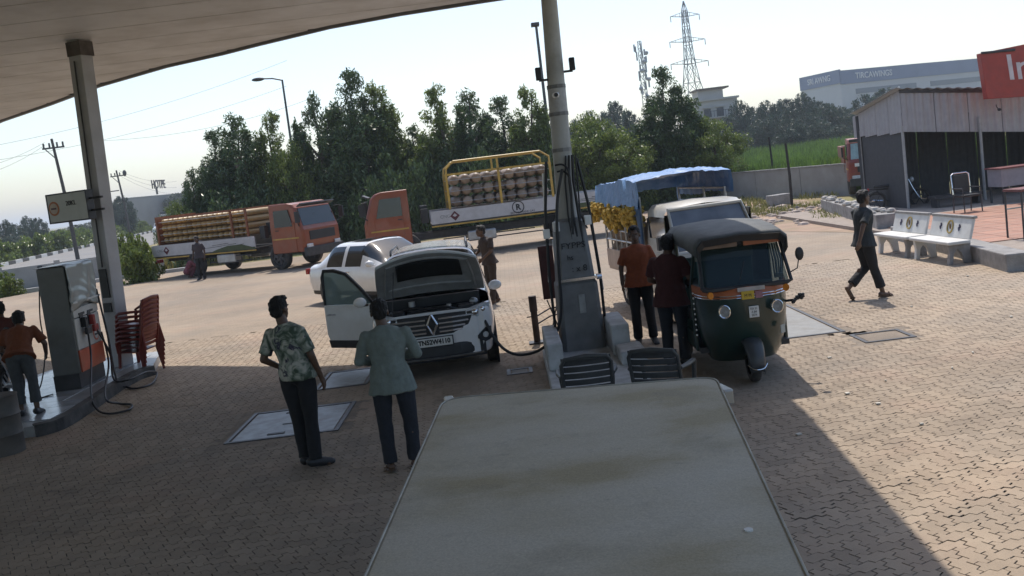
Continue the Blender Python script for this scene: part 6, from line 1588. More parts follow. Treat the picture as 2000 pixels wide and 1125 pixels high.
m_weed = mat('dry_weed_blade', (.20, .20, .07), .8, var=.3, scale=.5, island=.4, trans=.3)
pts = []
for _ in range(1500):
    u, v = rnd.uniform(1440, 1640), rnd.uniform(380, 432); p = at(u, v)
    if noise.noise(Vector((p.x * .7, p.y * .35, 2))) > .0: pts.append((p.x, p.y, 0))
blades('weeds', m_weed, pts, .06, .28, .008, .02, .8, 4, 6)

# ------------------------------------------------------------------ trees
def leaf_mesh(seed, H, Rw, n, shape='column', leaf=(.20, .075), z0=.25, clumps=70, hang=.55):
    rnd = np.random.default_rng(seed)
    cl = []
    if shape == 'column':                   # several pointed leaders sharing one skirt
        leads = [(0, 0, 1.0, 1.0)] + [(rnd.uniform(.3, .62) * Rw * math.cos(a), rnd.uniform(.3, .62) * Rw * math.sin(a), rnd.uniform(.6, .92), rnd.uniform(.52, .78)) for a in rnd.uniform(0, 2 * pi, 5)]
        for _ in range(clumps * 3):
            lx, ly, lh, lw = leads[rnd.integers(len(leads))]; t = rnd.random() ** .9
            rr = Rw * lw * min(.95, ((1 - t) * 1.45 + .06) ** .8); a = rnd.random() * 2 * pi; q = rr * math.sqrt(rnd.random())
            s = (.13 + .17 * (1 - t)) * Rw * rnd.uniform(.7, 1.3)
            cl.append((lx + q * math.cos(a), ly + q * math.sin(a), H * lh * (z0 + (1 - z0) * t), s, s * rnd.uniform(1.1, 2.0)))
        for lx, ly, lh, lw in leads:
            for k in range(5): cl.append((lx + rnd.normal(0, .03 * Rw), ly, H * lh * (.88 + .03 * k), .13 * Rw * (1 - .13 * k), .26 * Rw))
    else:
        for _ in range(clumps):
            t = rnd.random() ** .85
            if shape == 'round': rr = Rw * math.sqrt(max(0, 1 - (2 * t - .85) ** 2 / 1.35))
            else: rr = Rw * (1 - .6 * t)
            a = rnd.random() * 2 * pi; q = rr * math.sqrt(rnd.random()) * (1 if rnd.random() < .8 else 1.12)
            s = (.16 + .24 * (1 - t)) * Rw * (.6 + .7 * rnd.random())
            cl.append((q * math.cos(a), q * math.sin(a), H * (z0 + (1 - z0) * t), s, s * (.9 + .6 * rnd.random())))
    cl = np.array(cl); w_ = cl[:, 3] ** 1.7; w_ /= w_.sum()
    idx = rnd.choice(len(cl), n, p=w_); c = cl[idx]
    d = rnd.normal(size=(n, 3)); d /= np.linalg.norm(d, axis=1)[:, None]; r = rnd.random(n) ** .45
    P = c[:, :3] + d * (r * 1.0)[:, None] * np.stack([c[:, 3], c[:, 3], c[:, 4]], 1)
    ax = rnd.normal(size=(n, 3)); ax[:, 2] = -abs(ax[:, 2]) * (1 + hang * 2) ; ax /= np.linalg.norm(ax, axis=1)[:, None]
    sd = np.cross(ax, rnd.normal(size=(n, 3))); sd /= np.linalg.norm(sd, axis=1)[:, None]
    sz = (.6 + .8 * rnd.random(n))[:, None]
    L = ax * leaf[0] * sz; Wd = sd * leaf[1] * sz
    V = np.stack([P - L * .5, P + Wd * .5, P + L * .5, P - Wd * .5], 1).reshape(-1, 3)
    me = bpy.data.meshes.new('crown'); me.vertices.add(4 * n); me.loops.add(4 * n); me.polygons.add(n)
    me.vertices.foreach_set('co', V.ravel()); me.loops.foreach_set('vertex_index', np.arange(4 * n)); me.polygons.foreach_set('loop_start', np.arange(n) * 4)
    me.update(calc_edges=True); return me, cl
def trunk_mesh(seed, H, rad, cl):
    rnd = random.Random(seed); q = MB(); 
    T = [(rnd.uniform(-.06, .06) * k, rnd.uniform(-.06, .06) * k, H * k / 6) for k in range(6)]; q.tube(T, [rad * (1 - .14 * k) for k in range(6)], 8)
    for k in range(12):
        c = cl[rnd.randrange(len(cl))]; z = max(.15 * H, c[2] * .72); i = min(4, int(z / H * 6)); b = Vector(T[i]); e = Vector(c[:3])
        q.tube([b, b.lerp(e, .5) + Vector((0, 0, .1)), e], [rad * .45, rad * .28, rad * .1], 5)
    me = bpy.data.meshes.new('trunk'); me.from_pydata(q.v, [], q.f); me.update(); return me
m_leafA = mat('dark_green_leaf', (.078, .122, .044), .36, var=.3, scale=.6, island=.45, trans=.30)
m_leafB = mat('bright_green_leaf', (.14, .185, .042), .38, var=.3, scale=.6, island=.45, trans=.35)
m_leafC = mat('blue_green_leaf', (.045, .075, .050), .5, var=.3, scale=.4, island=.4, trans=.25)
SPEC = {}
for key, (sd0, H, Rw, n, shp, m, leaf, z0, cl_) in dict(a=(11, 8.5, 1.75, 38000, 'column', m_leafA, (.19, .055), .05, 90), b=(23, 7.5, 1.6, 33000, 'column', m_leafA, (.19, .055), .05, 80), c=(31, 6.5, 1.9, 22000, 'round', m_leafB, (.17, .06), .10, 110), d=(47, 7.5, 1.5, 32000, 'column', m_leafB, (.19, .052), .05, 76),
                                                  e=(53, 7.5, 3.2, 12000, 'round', m_leafC, (.32, .13), .12, 90), f=(67, 8.0, 2.8, 12000, 'round', m_leafC, (.32, .13), .12, 80)).items():
    me, cl = leaf_mesh(sd0, H, Rw, n, shp, leaf, z0, cl_); me.materials.append(m); tm = trunk_mesh(sd0, H * .85, .13 if H < 8 and shp == 'column' else .17, cl); tm.materials.append(M_['bark'])
    SPEC[key] = (me, tm, H, Rw)
def tree(key, loc, height, width, label, grp=None, rz=0, name='tree'):
    me, tm, H, Rw = SPEC[key]
    t = thing(name, label, 'tree', loc, rz, grp); t.scale = (width / Rw, width / Rw, height / H)
    for nm, d in (('crown', me), ('trunk', tm)):
        o = bpy.data.objects.new(nm, d); C.objects.link(o); o.parent = t
    return t
GT = 'dense row of trees behind the trucks'
rows_ = [  # px, py of top, half width px, distance, kind, label
    (372, 335, 30, 50, 'b', 'small dark tree at the far left end of the tree row'),
    (412, 262, 48, 51, 'a', 'broad dark tree second from the left end of the tree row'),
    (448, 232, 52, 50, 'b', 'dark tree with peaked crown left of the gap with the street lamp'),
    (524, 226, 42, 50, 'd', 'slim tree directly behind the tall street lamp'),
    (566, 290, 34, 49, 'c', 'low bright tree just right of the street lamp foot'),
    (600, 192, 46, 50, 'b', 'pointed dark tree above the orange cab facing right'),
    (652, 215, 50, 52, 'a', 'full dark tree crowding the tallest tree on its left'),
    (676, 146, 62, 50, 'a', 'tallest tree of the row, peaked above the sedan'),
    (722, 172, 52, 51, 'd', 'tall tree with lighter crown right of the tallest tree'),
    (770, 290, 30, 51, 'c', 'thin low tree in the gap of the tree row'),
    (842, 176, 50, 50, 'd', 'tall light tree right of the gap in the tree row'),
    (806, 250, 44, 51, 'b', 'dark tree at the left foot of the tall light tree'),
    (908, 184, 54, 50, 'b', 'dark rounded tree above the left end of the cylinder rack'),
    (968, 196, 52, 51, 'a', 'dark tree behind the middle of the hooped rack'),
    (1018, 178, 46, 50, 'd', 'peaked tree behind the right part of the hooped rack'),
    (1058, 232, 36, 51, 'b', 'dark tree half hidden by the central pillar'),
    (1146, 232, 50, 48, 'c', 'rounded tree immediately right of the central pillar'),
    (1196, 262, 44, 47, 'c', 'bright green low tree over the blue tarpaulin'),
    (1240, 248, 40, 49, 'b', 'dark tree left of the tall conical tree'),
    (1287, 138, 50, 49, 'a', 'tall conical dark tree above the tarpaulin'),
    (1342, 196, 48, 49, 'b', 'dark tree right of the tall conical tree'),
    (1384, 238, 40, 48, 'c', 'bright edged tree at the right end of the tree row'),
    (340, 400, 26, 49, 'c', 'small shrubby tree beside the rust end of the cylinder rack')]
random.seed(77)
for i, (u, v, hw, D_, k, lb) in enumerate(rows_):
    p = aty(u + .062 * 200, 500, D_); hgt = aty(u, v, D_).z
    loc = Vector((aty(u, v, D_).x + .02 * hgt, D_, -.05)); tree(k, loc, hgt + .1, hw / FPX * D_ * 1.48, lb, GT, random.uniform(0, 6))
# understory hedge between the trunks
me, cl = leaf_mesh(91, 2.4, 2.4, 5000, 'flat', (.22, .09), .0, 40); me.materials.append(m_leafA)
for i in range(15):
    x = -15 + 24 * i / 14; nm = bpy.data.objects.new('undergrowth', me); C.objects.link(nm); nm.location = (x, 48.5 + random.uniform(-1, 1), -.05); nm.rotation_euler = (0, 0, random.uniform(0, 6)); nm.scale = (1, .7, random.uniform(.9, 1.5)); nm['kind'] = 'stuff'
# far trees right
fr = [(1440, 200, 24), (1466, 214, 28), (1500, 200, 26), (1532, 190, 30), (1562, 178, 30), (1594, 186, 34), (1622, 205, 30), (1650, 196, 32), (1690, 172, 34), (1730, 160, 30), (1766, 168, 26), (1420, 232, 24), (1482, 238, 28), (1540, 236, 28), (1600, 238, 26), (1640, 246, 24), (1150, 222, 26), (1200, 204, 26), (1180, 225, 26), (1226, 222, 24), (1120, 238, 22), (1808, 176, 26), (1580, 222, 30), (1510, 228, 26)]
where = ['first hazy tree to the right of the white house', 'hazy tree next along from the white house, over the left fence post', 'hazy tree rising behind the far leaning fence post', 'hazy tree between the fence posts and the factory corner', 'hazy tree just left of the factory corner', 'hazy tree overlapping the left corner of the factory', 'hazy tree under the middle of the factory end wall', 'hazy tree under the right edge of the factory end wall', 'hazy tree in front of the factory window strip', 'hazy tree touching the low end of the shed roof', 'hazy tree standing over the peak of the shed verge', 'hazy tree at the foot of the white house', 'lower hazy tree in front, behind the far fence post', 'lower hazy tree in front, behind the near fence post', 'lower hazy tree in front, left of the red tipper truck', 'lower hazy tree in front, over the red tipper truck', 'hazy tree close to the right edge of the central pillar', 'hazy tree left of the telecom mast foot, tallest there', 'lower hazy tree between the pillar and the telecom mast', 'hazy tree at the very foot of the telecom mast', 'hazy tree partly hidden by the central pillar', 'hazy tree peeping over the shed roof', 'hazy middle row tree below the factory corner', 'hazy middle row tree between the two fence posts']
for i, (u, v, hw) in enumerate(fr):
    v = v + 16 if u > 1575 and v < 200 else v + 8 if u > 1480 and v < 200 else v
    D_ = (118 if v < 220 else 104) + (i * 7) % 13; top = aty(u, v, D_); gz = .5 if D_ < 115 else 1.0
    tree('ef'[i % 2], Vector((top.x, D_, gz)), top.z - gz, hw / FPX * D_ * 1.2, where[i], 'trees beyond the green field', random.uniform(0, 6))
# ------------------------------------------------------------------ lamp posts, towers, poles, wires
def street_lamp(label, base, top, arm, dia=.09):
    t = thing('street_lamp', label, 'street lamp', base); h = top.z - base.z
    MB().tube([(0, 0, 0), (0, 0, h * .5), (0, 0, h)], [dia, dia * .8, dia * .6], 10).build('pole', mat('lamp_pole_grey', (.09, .095, .10), .5, .3, var=.15), t, smooth=True)
    q = MB(); q.tube([(0, 0, h - .03), (arm.x * .5, arm.y * .5, h + arm.z * .75), (arm.x, arm.y, h + arm.z)], .04, 8); q.build('arm', M_['dsteel'], t, smooth=True)
    d = Vector((arm.x, arm.y, 0)).normalized() if arm.xy.length > .01 else Vector((1, 0, 0))
    q = MB(); q.ell((arm.x + d.x * .3, arm.y, h + arm.z), (.38, .16, .11), 12, 8); q.build('lamp_head', M_['dsteel'], t, smooth=True)
    return t
D_ = 55.5; b = aty(553, 478, D_); tp_ = aty(533, 158, D_); tp_.x += .35
street_lamp('tall street lamp with a single arm rising behind the tree row', Vector((tp_.x + .02 * 9, D_, 0)), tp_, Vector((-1.05, 0, .18)))
D_ = 50.5; tp_ = aty(1048, 52, D_)
t = thing('street_lamp', 'tall slim lamp mast with flat boxed head beside the pillar', 'street lamp', (tp_.x - .02, D_, 0))
MB().tube([(0, 0, 0), (0, 0, tp_.z * .5), (0, 0, tp_.z)], [.10, .085, .07], 10).build('pole', MATS['lamp_pole_grey'], t, smooth=True)
MB().box((-.05, -.05, tp_.z + .1), (.42, .5, .18)).build('lamp_head', M_['dsteel'], t, bevel=.02)

m_tow = mat('tower_steel', (.22, .23, .25), .5, .4, var=.1)
def pylon(label, x, y, z0, H, base, cat):
    t = thing('pylon', label, cat, (x, y, z0), R(12)); q = MB()
    lv = [(0, base), (.18, base * .72), (.34, base * .5), (.48, base * .3), (.60, base * .2), (.72, base * .15), (.84, base * .13), (.94, base * .1), (1, .05)]
    for (f0, a), (f1, b_) in zip(lv[:-1], lv[1:]):
        c0 = [(sx * a / 2, sy * a / 2, f0 * H) for sx, sy in ((-1, -1), (1, -1), (1, 1), (-1, 1))]; c1 = [(sx * b_ / 2, sy * b_ / 2, f1 * H) for sx, sy in ((-1, -1), (1, -1), (1, 1), (-1, 1))]
        for k in range(4):
            q.cyl(c0[k], c1[k], .075, n=4); q.cyl(c0[k], c1[(k + 1) % 4], .045, n=4); q.cyl(c0[(k + 1) % 4], c1[k], .045, n=4); q.cyl(c1[k], c1[(k + 1) % 4], .04, n=4)
    q.build('lattice_mast', m_tow, t)
    for f, w_ in ((.90, 2.6), (.74, 3.2), (.60, 3.4)):
        a = MB()
        for s in (-1, 1):
            a.cyl((0, .2, f * H), (s * w_, 0, f * H + .25), .05, n=4); a.cyl((0, -.2, f * H), (s * w_, 0, f * H + .25), .05, n=4); a.cyl((0, 0, f * H + .9), (s * w_, 0, f * H + .25), .05, n=4); a.cyl((s * w_, 0, f * H + .25), (s * w_, 0, f * H - .7), .07, n=5)
            for g in (.35, .65): a.cyl((s * w_ * g, .1, f * H + .1), (s * w_ * g, 0, f * H + .9 - .6 * g), .035, n=4)
        a.build('cross_arm', m_tow, t)
    return t
D_ = 165; tp_ = aty(1336, 2, D_); bx = aty(1358, 230, D_)
pylon('tall lattice power pylon with three cross arms above the trees', bx.x, D_, 1.2, tp_.z - 1.2, 7.2, 'pylon')
D_ = 150; tp_ = aty(1236, 82, D_); H = tp_.z - 1
t = thing('telecom_mast', 'slim telecom lattice mast crowded with antennas near the conical tree', 'mast', (tp_.x + 1.0, D_, 1), R(30)); q = MB()
for i in range(18):
    f0, f1 = i / 18, (i + 1) / 18; a, b_ = 1.3 - .75 * f0, 1.3 - .75 * f1
    c0 = [(a * .58 * math.cos(2 * pi * k / 3), a * .58 * math.sin(2 * pi * k / 3), f0 * H) for k in range(3)]; c1 = [(b_ * .58 * math.cos(2 * pi * k / 3), b_ * .58 * math.sin(2 * pi * k / 3), f1 * H) for k in range(3)]
    for k in range(3): q.cyl(c0[k], c1[k], .06, n=4); q.cyl(c0[k], c1[(k + 1) % 3], .04, n=4); q.cyl(c1[k], c1[(k + 1) % 3], .04, n=4)
q.build('lattice_mast', m_tow, t); random.seed(6)
for i in range(22):
    a = random.uniform(0, 2 * pi); z = H * random.uniform(.56, .98); r_ = random.uniform(.5, .95)
    MB().box((r_ * math.cos(a), r_ * math.sin(a), z), (.22, .16, random.uniform(.7, 1.5)), a).build('antenna_panel', mat('antenna_grey', (.36, .38, .41), .5, var=.2), t)
for i in range(6):
    a = random.uniform(pi, 2 * pi); z = H * (.55 + .07 * i); q = MB(); q.ell((.85 * math.cos(a), .85 * math.sin(a), z), (.34, .34, .34), 10, 7); q.build('drum_dish', MATS['antenna_grey'], t, smooth=True)

def util_pole(label, u0, v0, u1, v1, D_):
    p = aty(u0, v0, D_); tp_ = aty(u1, v1, D_); t = thing('utility_pole', label, 'utility pole', (tp_.x + .3, D_, -.05)); h = tp_.z
    q = MB(); q.tube([(.25, 0, 0), (.1, 0, h * .5), (-.25, 0, h)], [.17, .14, .1], 8); q.build('pole', mat('old_pole', (.07, .06, .055), .8, var=.2), t, smooth=True)
    q = MB(); q.box((-.22, 0, h - .7), (1.7, .12, .12)); q.cyl((-.9, 0, h - .7), (-.2, 0, h - 1.5), .04, n=5); q.build('cross_arm', M_['dsteel'], t)
    for x in (-.95, -.5, .1, .55): MB().cyl((x, 0, h - .64), (x, 0, h - .3), .07, n=6).build('insulator', M_['dsteel'], t)
    return t, Vector((t.location.x - .2, D_, h - .35))
_, w1 = util_pole('tall wooden utility pole left of the hanging sign', 118, 508, 99, 270, 75)
tq2, w2 = util_pole('transformer pole with crooked insulators right of the square column', 232, 470, 226, 332, 118)
q = MB(); q.box((-1.6, 0, 6.2), (2.6, .12, .12)); q.ell((-2.6, 0, 6.6), (.3, .2, .3), 8, 5); q.ell((-2.0, 0, 5.8), (.3, .2, .3), 8, 5); q.ell((.7, 0, 8.2), (.25, .2, .4), 8, 5); q.build('switch_gear', M_['dsteel'], tq2)
def wire(label, pts, sag, r_=.012, grp='overhead wires on the left'):
    a, b_ = pts; P = [a.lerp(b_, k / 14) - Vector((0, 0, sag * 4 * (k / 14) * (1 - k / 14))) for k in range(15)]
    o = MB().tube(P, r_, 4).build('overhead_wire', mat('wire_grey', (.12, .125, .13), .5), None); tag(o, label, 'wire', grp)
wire('upper wire running left from the tall utility pole', (w1 + Vector((-.6, 0, .1)), aty(-140, 345, 62)), .5)
wire('lower wire running left from the tall utility pole', (w1 + Vector((-.6, 0, -.1)), aty(-140, 362, 62)), .6)
for i, (a, b_) in enumerate((((-40, 290), (560, 118)), ((-40, 318), (560, 168)), ((200, 275), (600, 195)))):
    wire(['highest of the long faint wires crossing the sky', 'middle of the long faint wires crossing the sky', 'lowest of the long faint wires crossing the sky'][i], (aty(*a, 92), aty(*b_, 100)), .8, .014)
for i, v in enumerate((340, 352, 364)): wire(['highest', 'middle', 'lowest'][i] + ' short faint wire leading right from the transformer pole', (w2 + Vector((.3, 0, .2 - .3 * i)), aty(345, v + 14, 140)), .6, .014)

# ------------------------------------------------------------------ buildings far right
m_fac = mat('factory_grey_sheet', (.40, .42, .45), .55, var=.04, scale=.2); m_facb = mat('factory_blue_band', (.115, .16, .27), .5, var=.06, scale=.3); m_fwin = mat('factory_window_strip', (.12, .15, .19), .3, var=.1)
fb = thing('factory_building', 'large grey factory on the hill with blue parapet and lettering', 'building', (0, 0, 0))
D0, D1 = 240., 232.
P_ = [aty(1562, 150, 256), aty(1640, 138, D0), aty(1790, 138, 250), aty(1925, 126, 262)]
gz = 4.0
corners = [Vector((p.x, p.y, 0)) for p in P_]; ztop = [P_[0].z, P_[1].z, P_[2].z - 1.0, P_[3].z - .5]; ztop = [ (ztop[0] + ztop[1]) / 2 + .0] * 2 + [ztop[1] - .0] * 2
for i in range(3):
    a, b_ = corners[i], corners[i + 1]; za = zb_ = ztop[i + 1] - 3.4
    n = Vector(((b_ - a).y, -(b_ - a).x, 0)).normalized()
    q = MB(); q.add([(a.x, a.y, gz), (b_.x, b_.y, gz), (b_.x, b_.y, zb_), (a.x, a.y, za)], [(0, 1, 2, 3)]); q.build('wall', m_fac, fb)
    q = MB(); q.extr([(a + n * .25)[:2] + (za,), (b_ + n * .25)[:2] + (zb_,), (b_ - n * .2)[:2] + (zb_,), (a - n * .2)[:2] + (za,)], (0, 0, 3.4)); q.build('parapet_band', m_facb, fb)
    if i > 0:
        q = MB(); q.extr([(a.lerp(b_, .18) + n * .12)[:2] + (za - 2.7,), (a.lerp(b_, .98) + n * .12)[:2] + (za - 2.7,), (a.lerp(b_, .98) - n * .1)[:2] + (za - 2.7,), (a.lerp(b_, .18) - n * .1)[:2] + (za - 2.7,)], (0, 0, 1.3)); q.build('window_strip', m_fwin, fb)
q = MB(); q.add([(c.x, c.y, ztop[1] - .3) for c in corners] + [(corners[3].x + 10, 300, ztop[1] - .3), (corners[0].x + 20, 310, ztop[1] - .3)], [tuple(range(6))]); q.build('roof', m_fac, fb)
q = MB(); q.add([(corners[3].x, corners[3].y, gz), (corners[3].x + 10, 300, gz), (corners[3].x + 10, 300, ztop[1]), (corners[3].x, corners[3].y, ztop[1])], [(0, 1, 2, 3)]); q.add([(corners[0].x, corners[0].y, gz), (corners[0].x + 20, 310, gz), (corners[0].x + 20, 310, ztop[1]), (corners[0].x, corners[0].y, ztop[1])], [(0, 1, 2, 3)]); q.build('wall', m_fac, fb)
m_let = mat('white_sign_letters', (.62, .64, .68), .5)
for i, (s_, f, sz) in enumerate((('SRI AWNG', .5, 2.1), ('TIRCAWINGS', .42, 2.1))):
    a, b_ = corners[i], corners[i + 1]; n = Vector(((b_ - a).y, -(b_ - a).x, 0)).normalized(); p = a.lerp(b_, f) + n * .3
    text('lettering', s_, sz, m_let, fb, face_M((p.x, p.y, ztop[i + 1] - 1.7), (b_ - a).normalized(), (0, 0, 1)), ext=.05, sx=.95)
# white house
D_ = 128; hb_ = thing('house', 'white flat roofed house with stepped top above the tree row', 'house', (0, 0, 0)); m_hw = mat('white_house_plaster', (.50, .48, .45), .85, var=.08, scale=.4, dirt=(.3, .28, .25), damt=.4, dscale=.4)
pz = lambda u, v: aty(u, v, D_)
a = pz(1362, 200); b_ = pz(1440, 200)
x0, x1 = a.x, b_.x; top1 = pz(1400, 195).z; 
MB().box(((x0 + x1) / 2, D_ + 3, (top1 + .5) / 2), (x1 - x0, 6, top1 - .5)).build('wall', m_hw, hb_)
MB().box(((x0 + x1) / 2, D_ + 2.9, top1 + .12), (x1 - x0 + .5, 6.4, .25)).build('roof_slab', m_hw, hb_)
MB().box((x0 + 2.2, D_ + 3.5, top1 + .9), (3.4, 3.5, 1.4)).build('stair_tower', m_hw, hb_)
MB().box((x0 + 2.4, D_ + 3.3, top1 + 1.65), (4.4, 4.4, .22)).build('tower_roof', mat('dark_roof_edge', (.16, .13, .11), .8), hb_)
for x, z in ((x0 + 1.2, top1 - 1.6), (x0 + 2.9, top1 - 1.6), (x0 + 1.0, top1 - 4.4)):
    w_ = MB().box((x, D_ - .02, z), (.9, .12, 1.1)).build('window', mat('dim_window', (.06, .07, .08), .3, var=.2), hb_); MB().box((x, D_ - .06, z + .7), (1.3, .4, .08)).build('sunshade', m_hw, w_)
q = MB(); q.box((x0 + 2.6, D_ - .5, top1 - 2.3), (3.4, 1.0, .12)); q.build('balcony', m_hw, hb_)
q = MB()
for k in range(9): q.box((x0 + 1.1 + .38 * k, D_ - .95, top1 - 1.85), (.05, .05, .8))
q.box((x0 + 2.6, D_ - .95, top1 - 1.42), (3.4, .06, .06)); q.build('balcony_rail', M_['dsteel'], hb_)

# ------------------------------------------------------------------ left: wall, road, hedge, far side
wl2 = thing('boundary_wall', 'low pale boundary wall with panels at the left of the forecourt', 'wall', (0, 0, 0))
A2, B2 = Vector((-24.5, 41.2, 0)), Vector((-16.3, 45.6, 0)); dW = B2 - A2
m_pw = mat('pale_panel_wall', (.40, .40, .39), .85, var=.1, scale=1.2, dirt=(.26, .25, .23), damt=.5, dscale=1)
for k in range(4):
    a, b_ = A2 + dW * (k / 4), A2 + dW * ((k + 1) / 4); n = Vector((-dW.y, dW.x, 0)).normalized() * .07; e = dW.normalized() * .1
    q = MB(); q.extr([(p.x, p.y, -.1) for p in (a + e + n, b_ - e + n, b_ - e - n, a + e - n)], (0, 0, 1.2)); q.build('wall_panel', m_pw, wl2)
    q = MB(); q.box((a.x, a.y, .55), (.24, .24, 1.32), math.atan2(dW.y, dW.x)); q.build('pier', m_pw, wl2, bevel=.01)
p = A2.lerp(B2, .42); MB().box((p.x + .1, p.y - .12, .95), (.2, .03, .2)).build('small_plaque', M_['black'], wl2)
low_wall('pale kerb in front of the panel wall at the forecourt edge', [(-24.5, 40.3), (-20, 42.9), (-14.5, 43.8)], .3, .16, m_pw, 'kerb')
# road: follows the far left
m_asp = mat('grey_asphalt', (.20, .195, .19), .9, var=.1, scale=.5, dirt=(.26, .24, .21), damt=.5, dscale=.2)  # asphalt's own grey with paler blotches
RD = Vector((-6.2, 32, 0)).normalized(); RN = Vector((RD.y, -RD.x, 0)).normalized()
r0_ = Vector((-42.6, 80.6, 0))
def rp(s, o, z): q = r0_ + RD * s + RN * o; return (q.x, q.y, z)
q = MB(); q.add([rp(-70, .3, -.035), rp(-70, 11, -.035), rp(600, 11, -.035), rp(600, .3, -.035)], [(0, 1, 2, 3)]); q.build('road', m_asp, kind='structure')
q = MB(); q.add([rp(-70, -16, -.035), rp(-70, -4.2, -.035), rp(600, -4.2, -.035), rp(600, -16, -.035)], [(0, 1, 2, 3)]); q.build('road', m_asp, kind='structure')
q = MB(); q.add([rp(-70, -4.2, -.03), rp(-70, .3, -.03), rp(600, .3, -.03), rp(600, -4.2, -.03)], [(0, 1, 2, 3)]); med = q.build('median', mat('median_soil', (.14, .12, .07), .95, var=.2), kind='structure')
k_w = MB().box((0, 0, 0), (.26, 1.96, .32)).build('kerb_stone', mat('kerb_white_paint', (.55, .55, .53), .7, var=.1), med); k_b = MB().box((0, 0, 0), (.26, 1.96, .32)).build('kerb_stone', mat('kerb_black_paint', (.05, .05, .05), .7, var=.1), med)
a_r = math.atan2(RD.y, RD.x) - pi / 2
for i in range(70):
    src = (k_w, k_b)[i % 2]
    if i < 2: o = src
    else: o = bpy.data.objects.new('kerb_stone', src.data); C.objects.link(o); o.parent = med
    o.location = rp(-40 + 2 * i, .25, .11); o.rotation_euler = (0, 0, a_r)
# median hedge: separate clipped bushes
me, cl = leaf_mesh(131, 1.5, 1.5, 2600, 'flat', (.28, .13), .0, 26); me.materials.append(m_leafB)
for i in range(46):
    o = bpy.data.objects.new('hedge_bush', me); C.objects.link(o); o.location = rp(-34 + 2.5 * i, -1.6 + random.uniform(-.4, .4), 0); s = random.uniform(.85, 1.25); o.scale = (s, s, s * 1.1); o.rotation_euler = (0, 0, random.uniform(0, 6))
    tag(o, 'rounded green bush in the hedge along the striped median kerb', 'bush', 'hedge bushes on the road median')
# left forecourt bushes
me, cl = leaf_mesh(151, 1.75, 1.15, 4200, 'round', (.17, .085), .0, 44); me.materials.append(m_leafB)
def bush(label, p, s, h):
    t = thing('bush', label, 'bush', p, random.uniform(0, 6)); o = bpy.data.objects.new('foliage', me); C.objects.link(o); o.parent = t; o.scale = (s, s, h)
    q = MB()
    for k in range(5): q.cyl((0, 0, 0), (.4 * s * math.cos(k * 1.3), .4 * s * math.sin(k * 1.3), .9 * h), .025, n=5)
    q.build('stem', M_['bark'], t)
bush('big leafy bush with yellow green leaves left of the cylinder truck', at(268, 553) + Vector((0, .6, 0)), .78, .95)
bush('leafy bush between the square column and the cylinder truck', at(240, 545) + Vector((0, 1.2, 0)), .75, 1.05)
bush('small yellow green bush at the left edge by the panel wall', at(6, 580) + Vector((0, .3, 0)), .6, .55)
bush('pale shrub on the wall behind the dispenser top', at(180, 545) + Vector((.3, 1.8, 0)), .7, 1.0)
# grass bank beyond
m_bank = mat('dry_bank_grass', (.27, .235, .085), .85, var=.3, scale=.3, island=.35, trans=.3)
pts = []
for _ in range(5200):
    y = random.uniform(46, 84); x = random.uniform(-.36 * y, -.26 * y); pts.append((x, y, -.06))
blades('dry_grass', m_bank, pts, .15, .6, .015, .05, .7, 4, 9)
# car, lorry and buildings by the road
cw = thing('van', 'small white car on the road under the hanging sign', 'car', rp(53, 5.0, 0), a_r)
q = MB(); q.loft([[(-.8, y, .3), (-.82, y, .8), (-.7, y, h), (.7, y, h), (.82, y, .8), (.8, y, .3)] for y, h in ((-2.0, .85), (-1.0, .98), (-.4, 1.48), (1.2, 1.5), (1.9, 1.0), (2.0, .9))]); q.build('body', M_['carwhite'], cw, bevel=.04)
for s in (-1, 1):
    MB().extr([(s * .80, -.75, 1.0), (s * .80, 1.5, 1.0), (s * .735, 1.15, 1.4), (s * .735, -.3, 1.4)], (s * .03, 0, 0)).build('side_window', M_['dglass'], cw)
    for y in (-1.25, 1.25): MB().cyl((s * .72, y, .3), (s * .86, y, .3), .3, n=16).build('wheel', M_['rubber'], cw)
MB().box((0, -.70, 1.22), (1.25, .08, .36)).build('windscreen', M_['dglass'], cw)
lr = thing('lorry', 'long dark lorry with white marking on the distant road', 'lorry', rp(80, 3.2, 0), a_r)
MB().box((0, 0, 1.9), (2.4, 11, 2.2)).build('load_body', mat('dark_lorry_tarp', (.05, .052, .055), .8, var=.2), lr, bevel=.05)
MB().box((0, -6.4, 1.5), (2.3, 1.7, 2.2)).build('cab', mat('lorry_cab_white', (.42, .41, .42), .5, var=.1), lr, bevel=.08)
MB().box((0, -7.28, 1.9), (2.0, .06, .8)).build('windscreen', M_['dglass'], lr)
for s in (-1, 1):
    q = MB().box((s * 1.215, .5, 1.9), (.02, 2.2, .7)).build('side_marking', M_['white'], lr)
    for y in (-6.2, 2.6, 3.9): MB().cyl((s * .9, y, .5), (s * 1.2, y, .5), .5, n=16).build('wheel', M_['rubber'], lr)
lb = thing('roadside_building', 'long low grey building with a raised sign along the road', 'building', (0, 0, 0))
A3, B3 = aty(244, 432, 175), aty(352, 404, 205)
m_lb = mat('grey_roadside_plaster', (.27, .27, .26), .85, var=.15, scale=.15, dirt=(.16, .18, .14), damt=.5, dscale=.1)
dx = Vector((B3.x - A3.x, B3.y - A3.y, 0)); nn = Vector((dx.y, -dx.x, 0)).normalized()
q = MB(); q.extr([(A3.x, A3.y, -.2), (B3.x + 6, B3.y + 8, -.2), (B3.x + 2, B3.y + 18, -.2), (A3.x - 4, A3.y + 10, -.2)], (0, 0, 6.2)); q.build('wall', m_lb, lb)
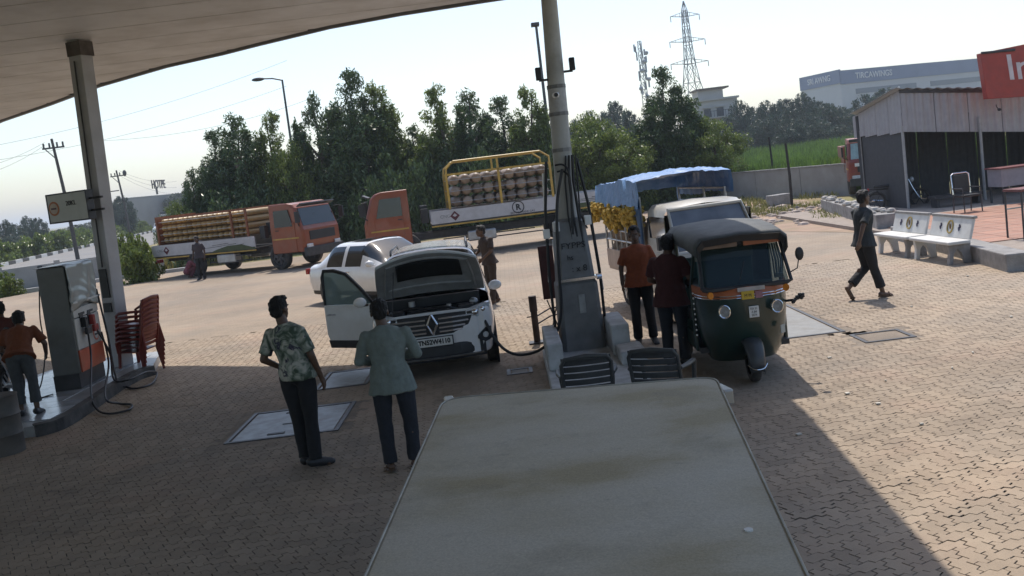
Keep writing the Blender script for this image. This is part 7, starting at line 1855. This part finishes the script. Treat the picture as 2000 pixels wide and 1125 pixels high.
q = MB(); q.extr([(A3.x - .6, A3.y - .6, 6.0), (B3.x + 6.5, B3.y + 7, 6.0), (B3.x + 2, B3.y + 18.5, 6.0), (A3.x - 4.5, A3.y + 10, 6.0)], (0, 0, .4)); q.build('roof', mat('dull_roof', (.22, .23, .22), .8, var=.1), lb)
for k in range(9):
    p = A3.lerp(B3, .06 + .105 * k) + nn * .05; MB().box((p.x, p.y, 3.6), (1.6, .2, 1.5), math.atan2(dx.y, dx.x)).build('window', MATS['dim_window'], lb)
MB().box((A3.x + 5, A3.y + 4.4, 7.0), (.3, .3, 1.2)).build('sign_leg', M_['dsteel'], lb)
text('lettering', 'HOTPE', 2.2, M_['blackprint'], lb, face_M((A3.x + 6, A3.y + 3, 8.1), dx.normalized(), (0, 0, 1)), ext=.06, thick=.03)
# far left trees
fl = [(8, 432, 16, 120), (30, 440, 18, 128), (52, 424, 15, 132), (72, 428, 16, 138), (78, 452, 14, 110), (236, 386, 20, 140), (120, 448, 24, 150), (150, 440, 26, 155), (180, 432, 24, 160), (205, 420, 22, 160), (20, 462, 22, 112), (100, 452, 18, 140), (222, 398, 18, 150), (345, 380, 26, 190), (320, 390, 22, 200)]
lfl = ['far roadside tree at the left picture edge, tall', 'far roadside tree second from the left picture edge', 'far slim roadside tree with a pointed top, left of the utility pole', 'far slim roadside tree nearest the utility pole', 'low roadside tree below the slim pair by the utility pole', 'dark round tree right of the transformer pole', 'far tree under the left end of the hanging sign', 'far tree under the middle of the hanging sign', 'far tree under the right end of the hanging sign', 'far tree touching the left side of the square column', 'low tree behind the median hedge at the left edge', 'low tree left of the hanging sign post line', 'tree between the square column and transformer pole', 'far tree above the right end of the roadside building', 'far tree above the middle of the roadside building']
for i, (u, v, hw, D_) in enumerate(fl):
    tp_ = aty(u, v, D_); tree('ef'[i % 2], Vector((tp_.x, D_, -.05)), max(tp_.z, 2) + .05, hw / FPX * D_ * 1.15, lfl[i], 'roadside trees far on the left', random.uniform(0, 6))
# ------------------------------------------------------------------ haze
hm = bpy.data.materials.new('thin_haze'); hm.use_nodes = True; t_ = hm.node_tree
for n in list(t_.nodes):
    if n.type != 'OUTPUT_MATERIAL': t_.nodes.remove(n)
pv = t_.nodes.new('ShaderNodeVolumePrincipled'); pv.inputs['Density'].default_value = .0006; pv.inputs['Color'].default_value = (.82, .9, 1, 1); pv.inputs['Anisotropy'].default_value = .3
t_.links.new(pv.outputs[0], t_.nodes['Material Output'].inputs['Volume'])
hz = MB().box((0, 1850, 17.3), (5400, 4500, 37.2)).build('haze', hm, kind='stuff')
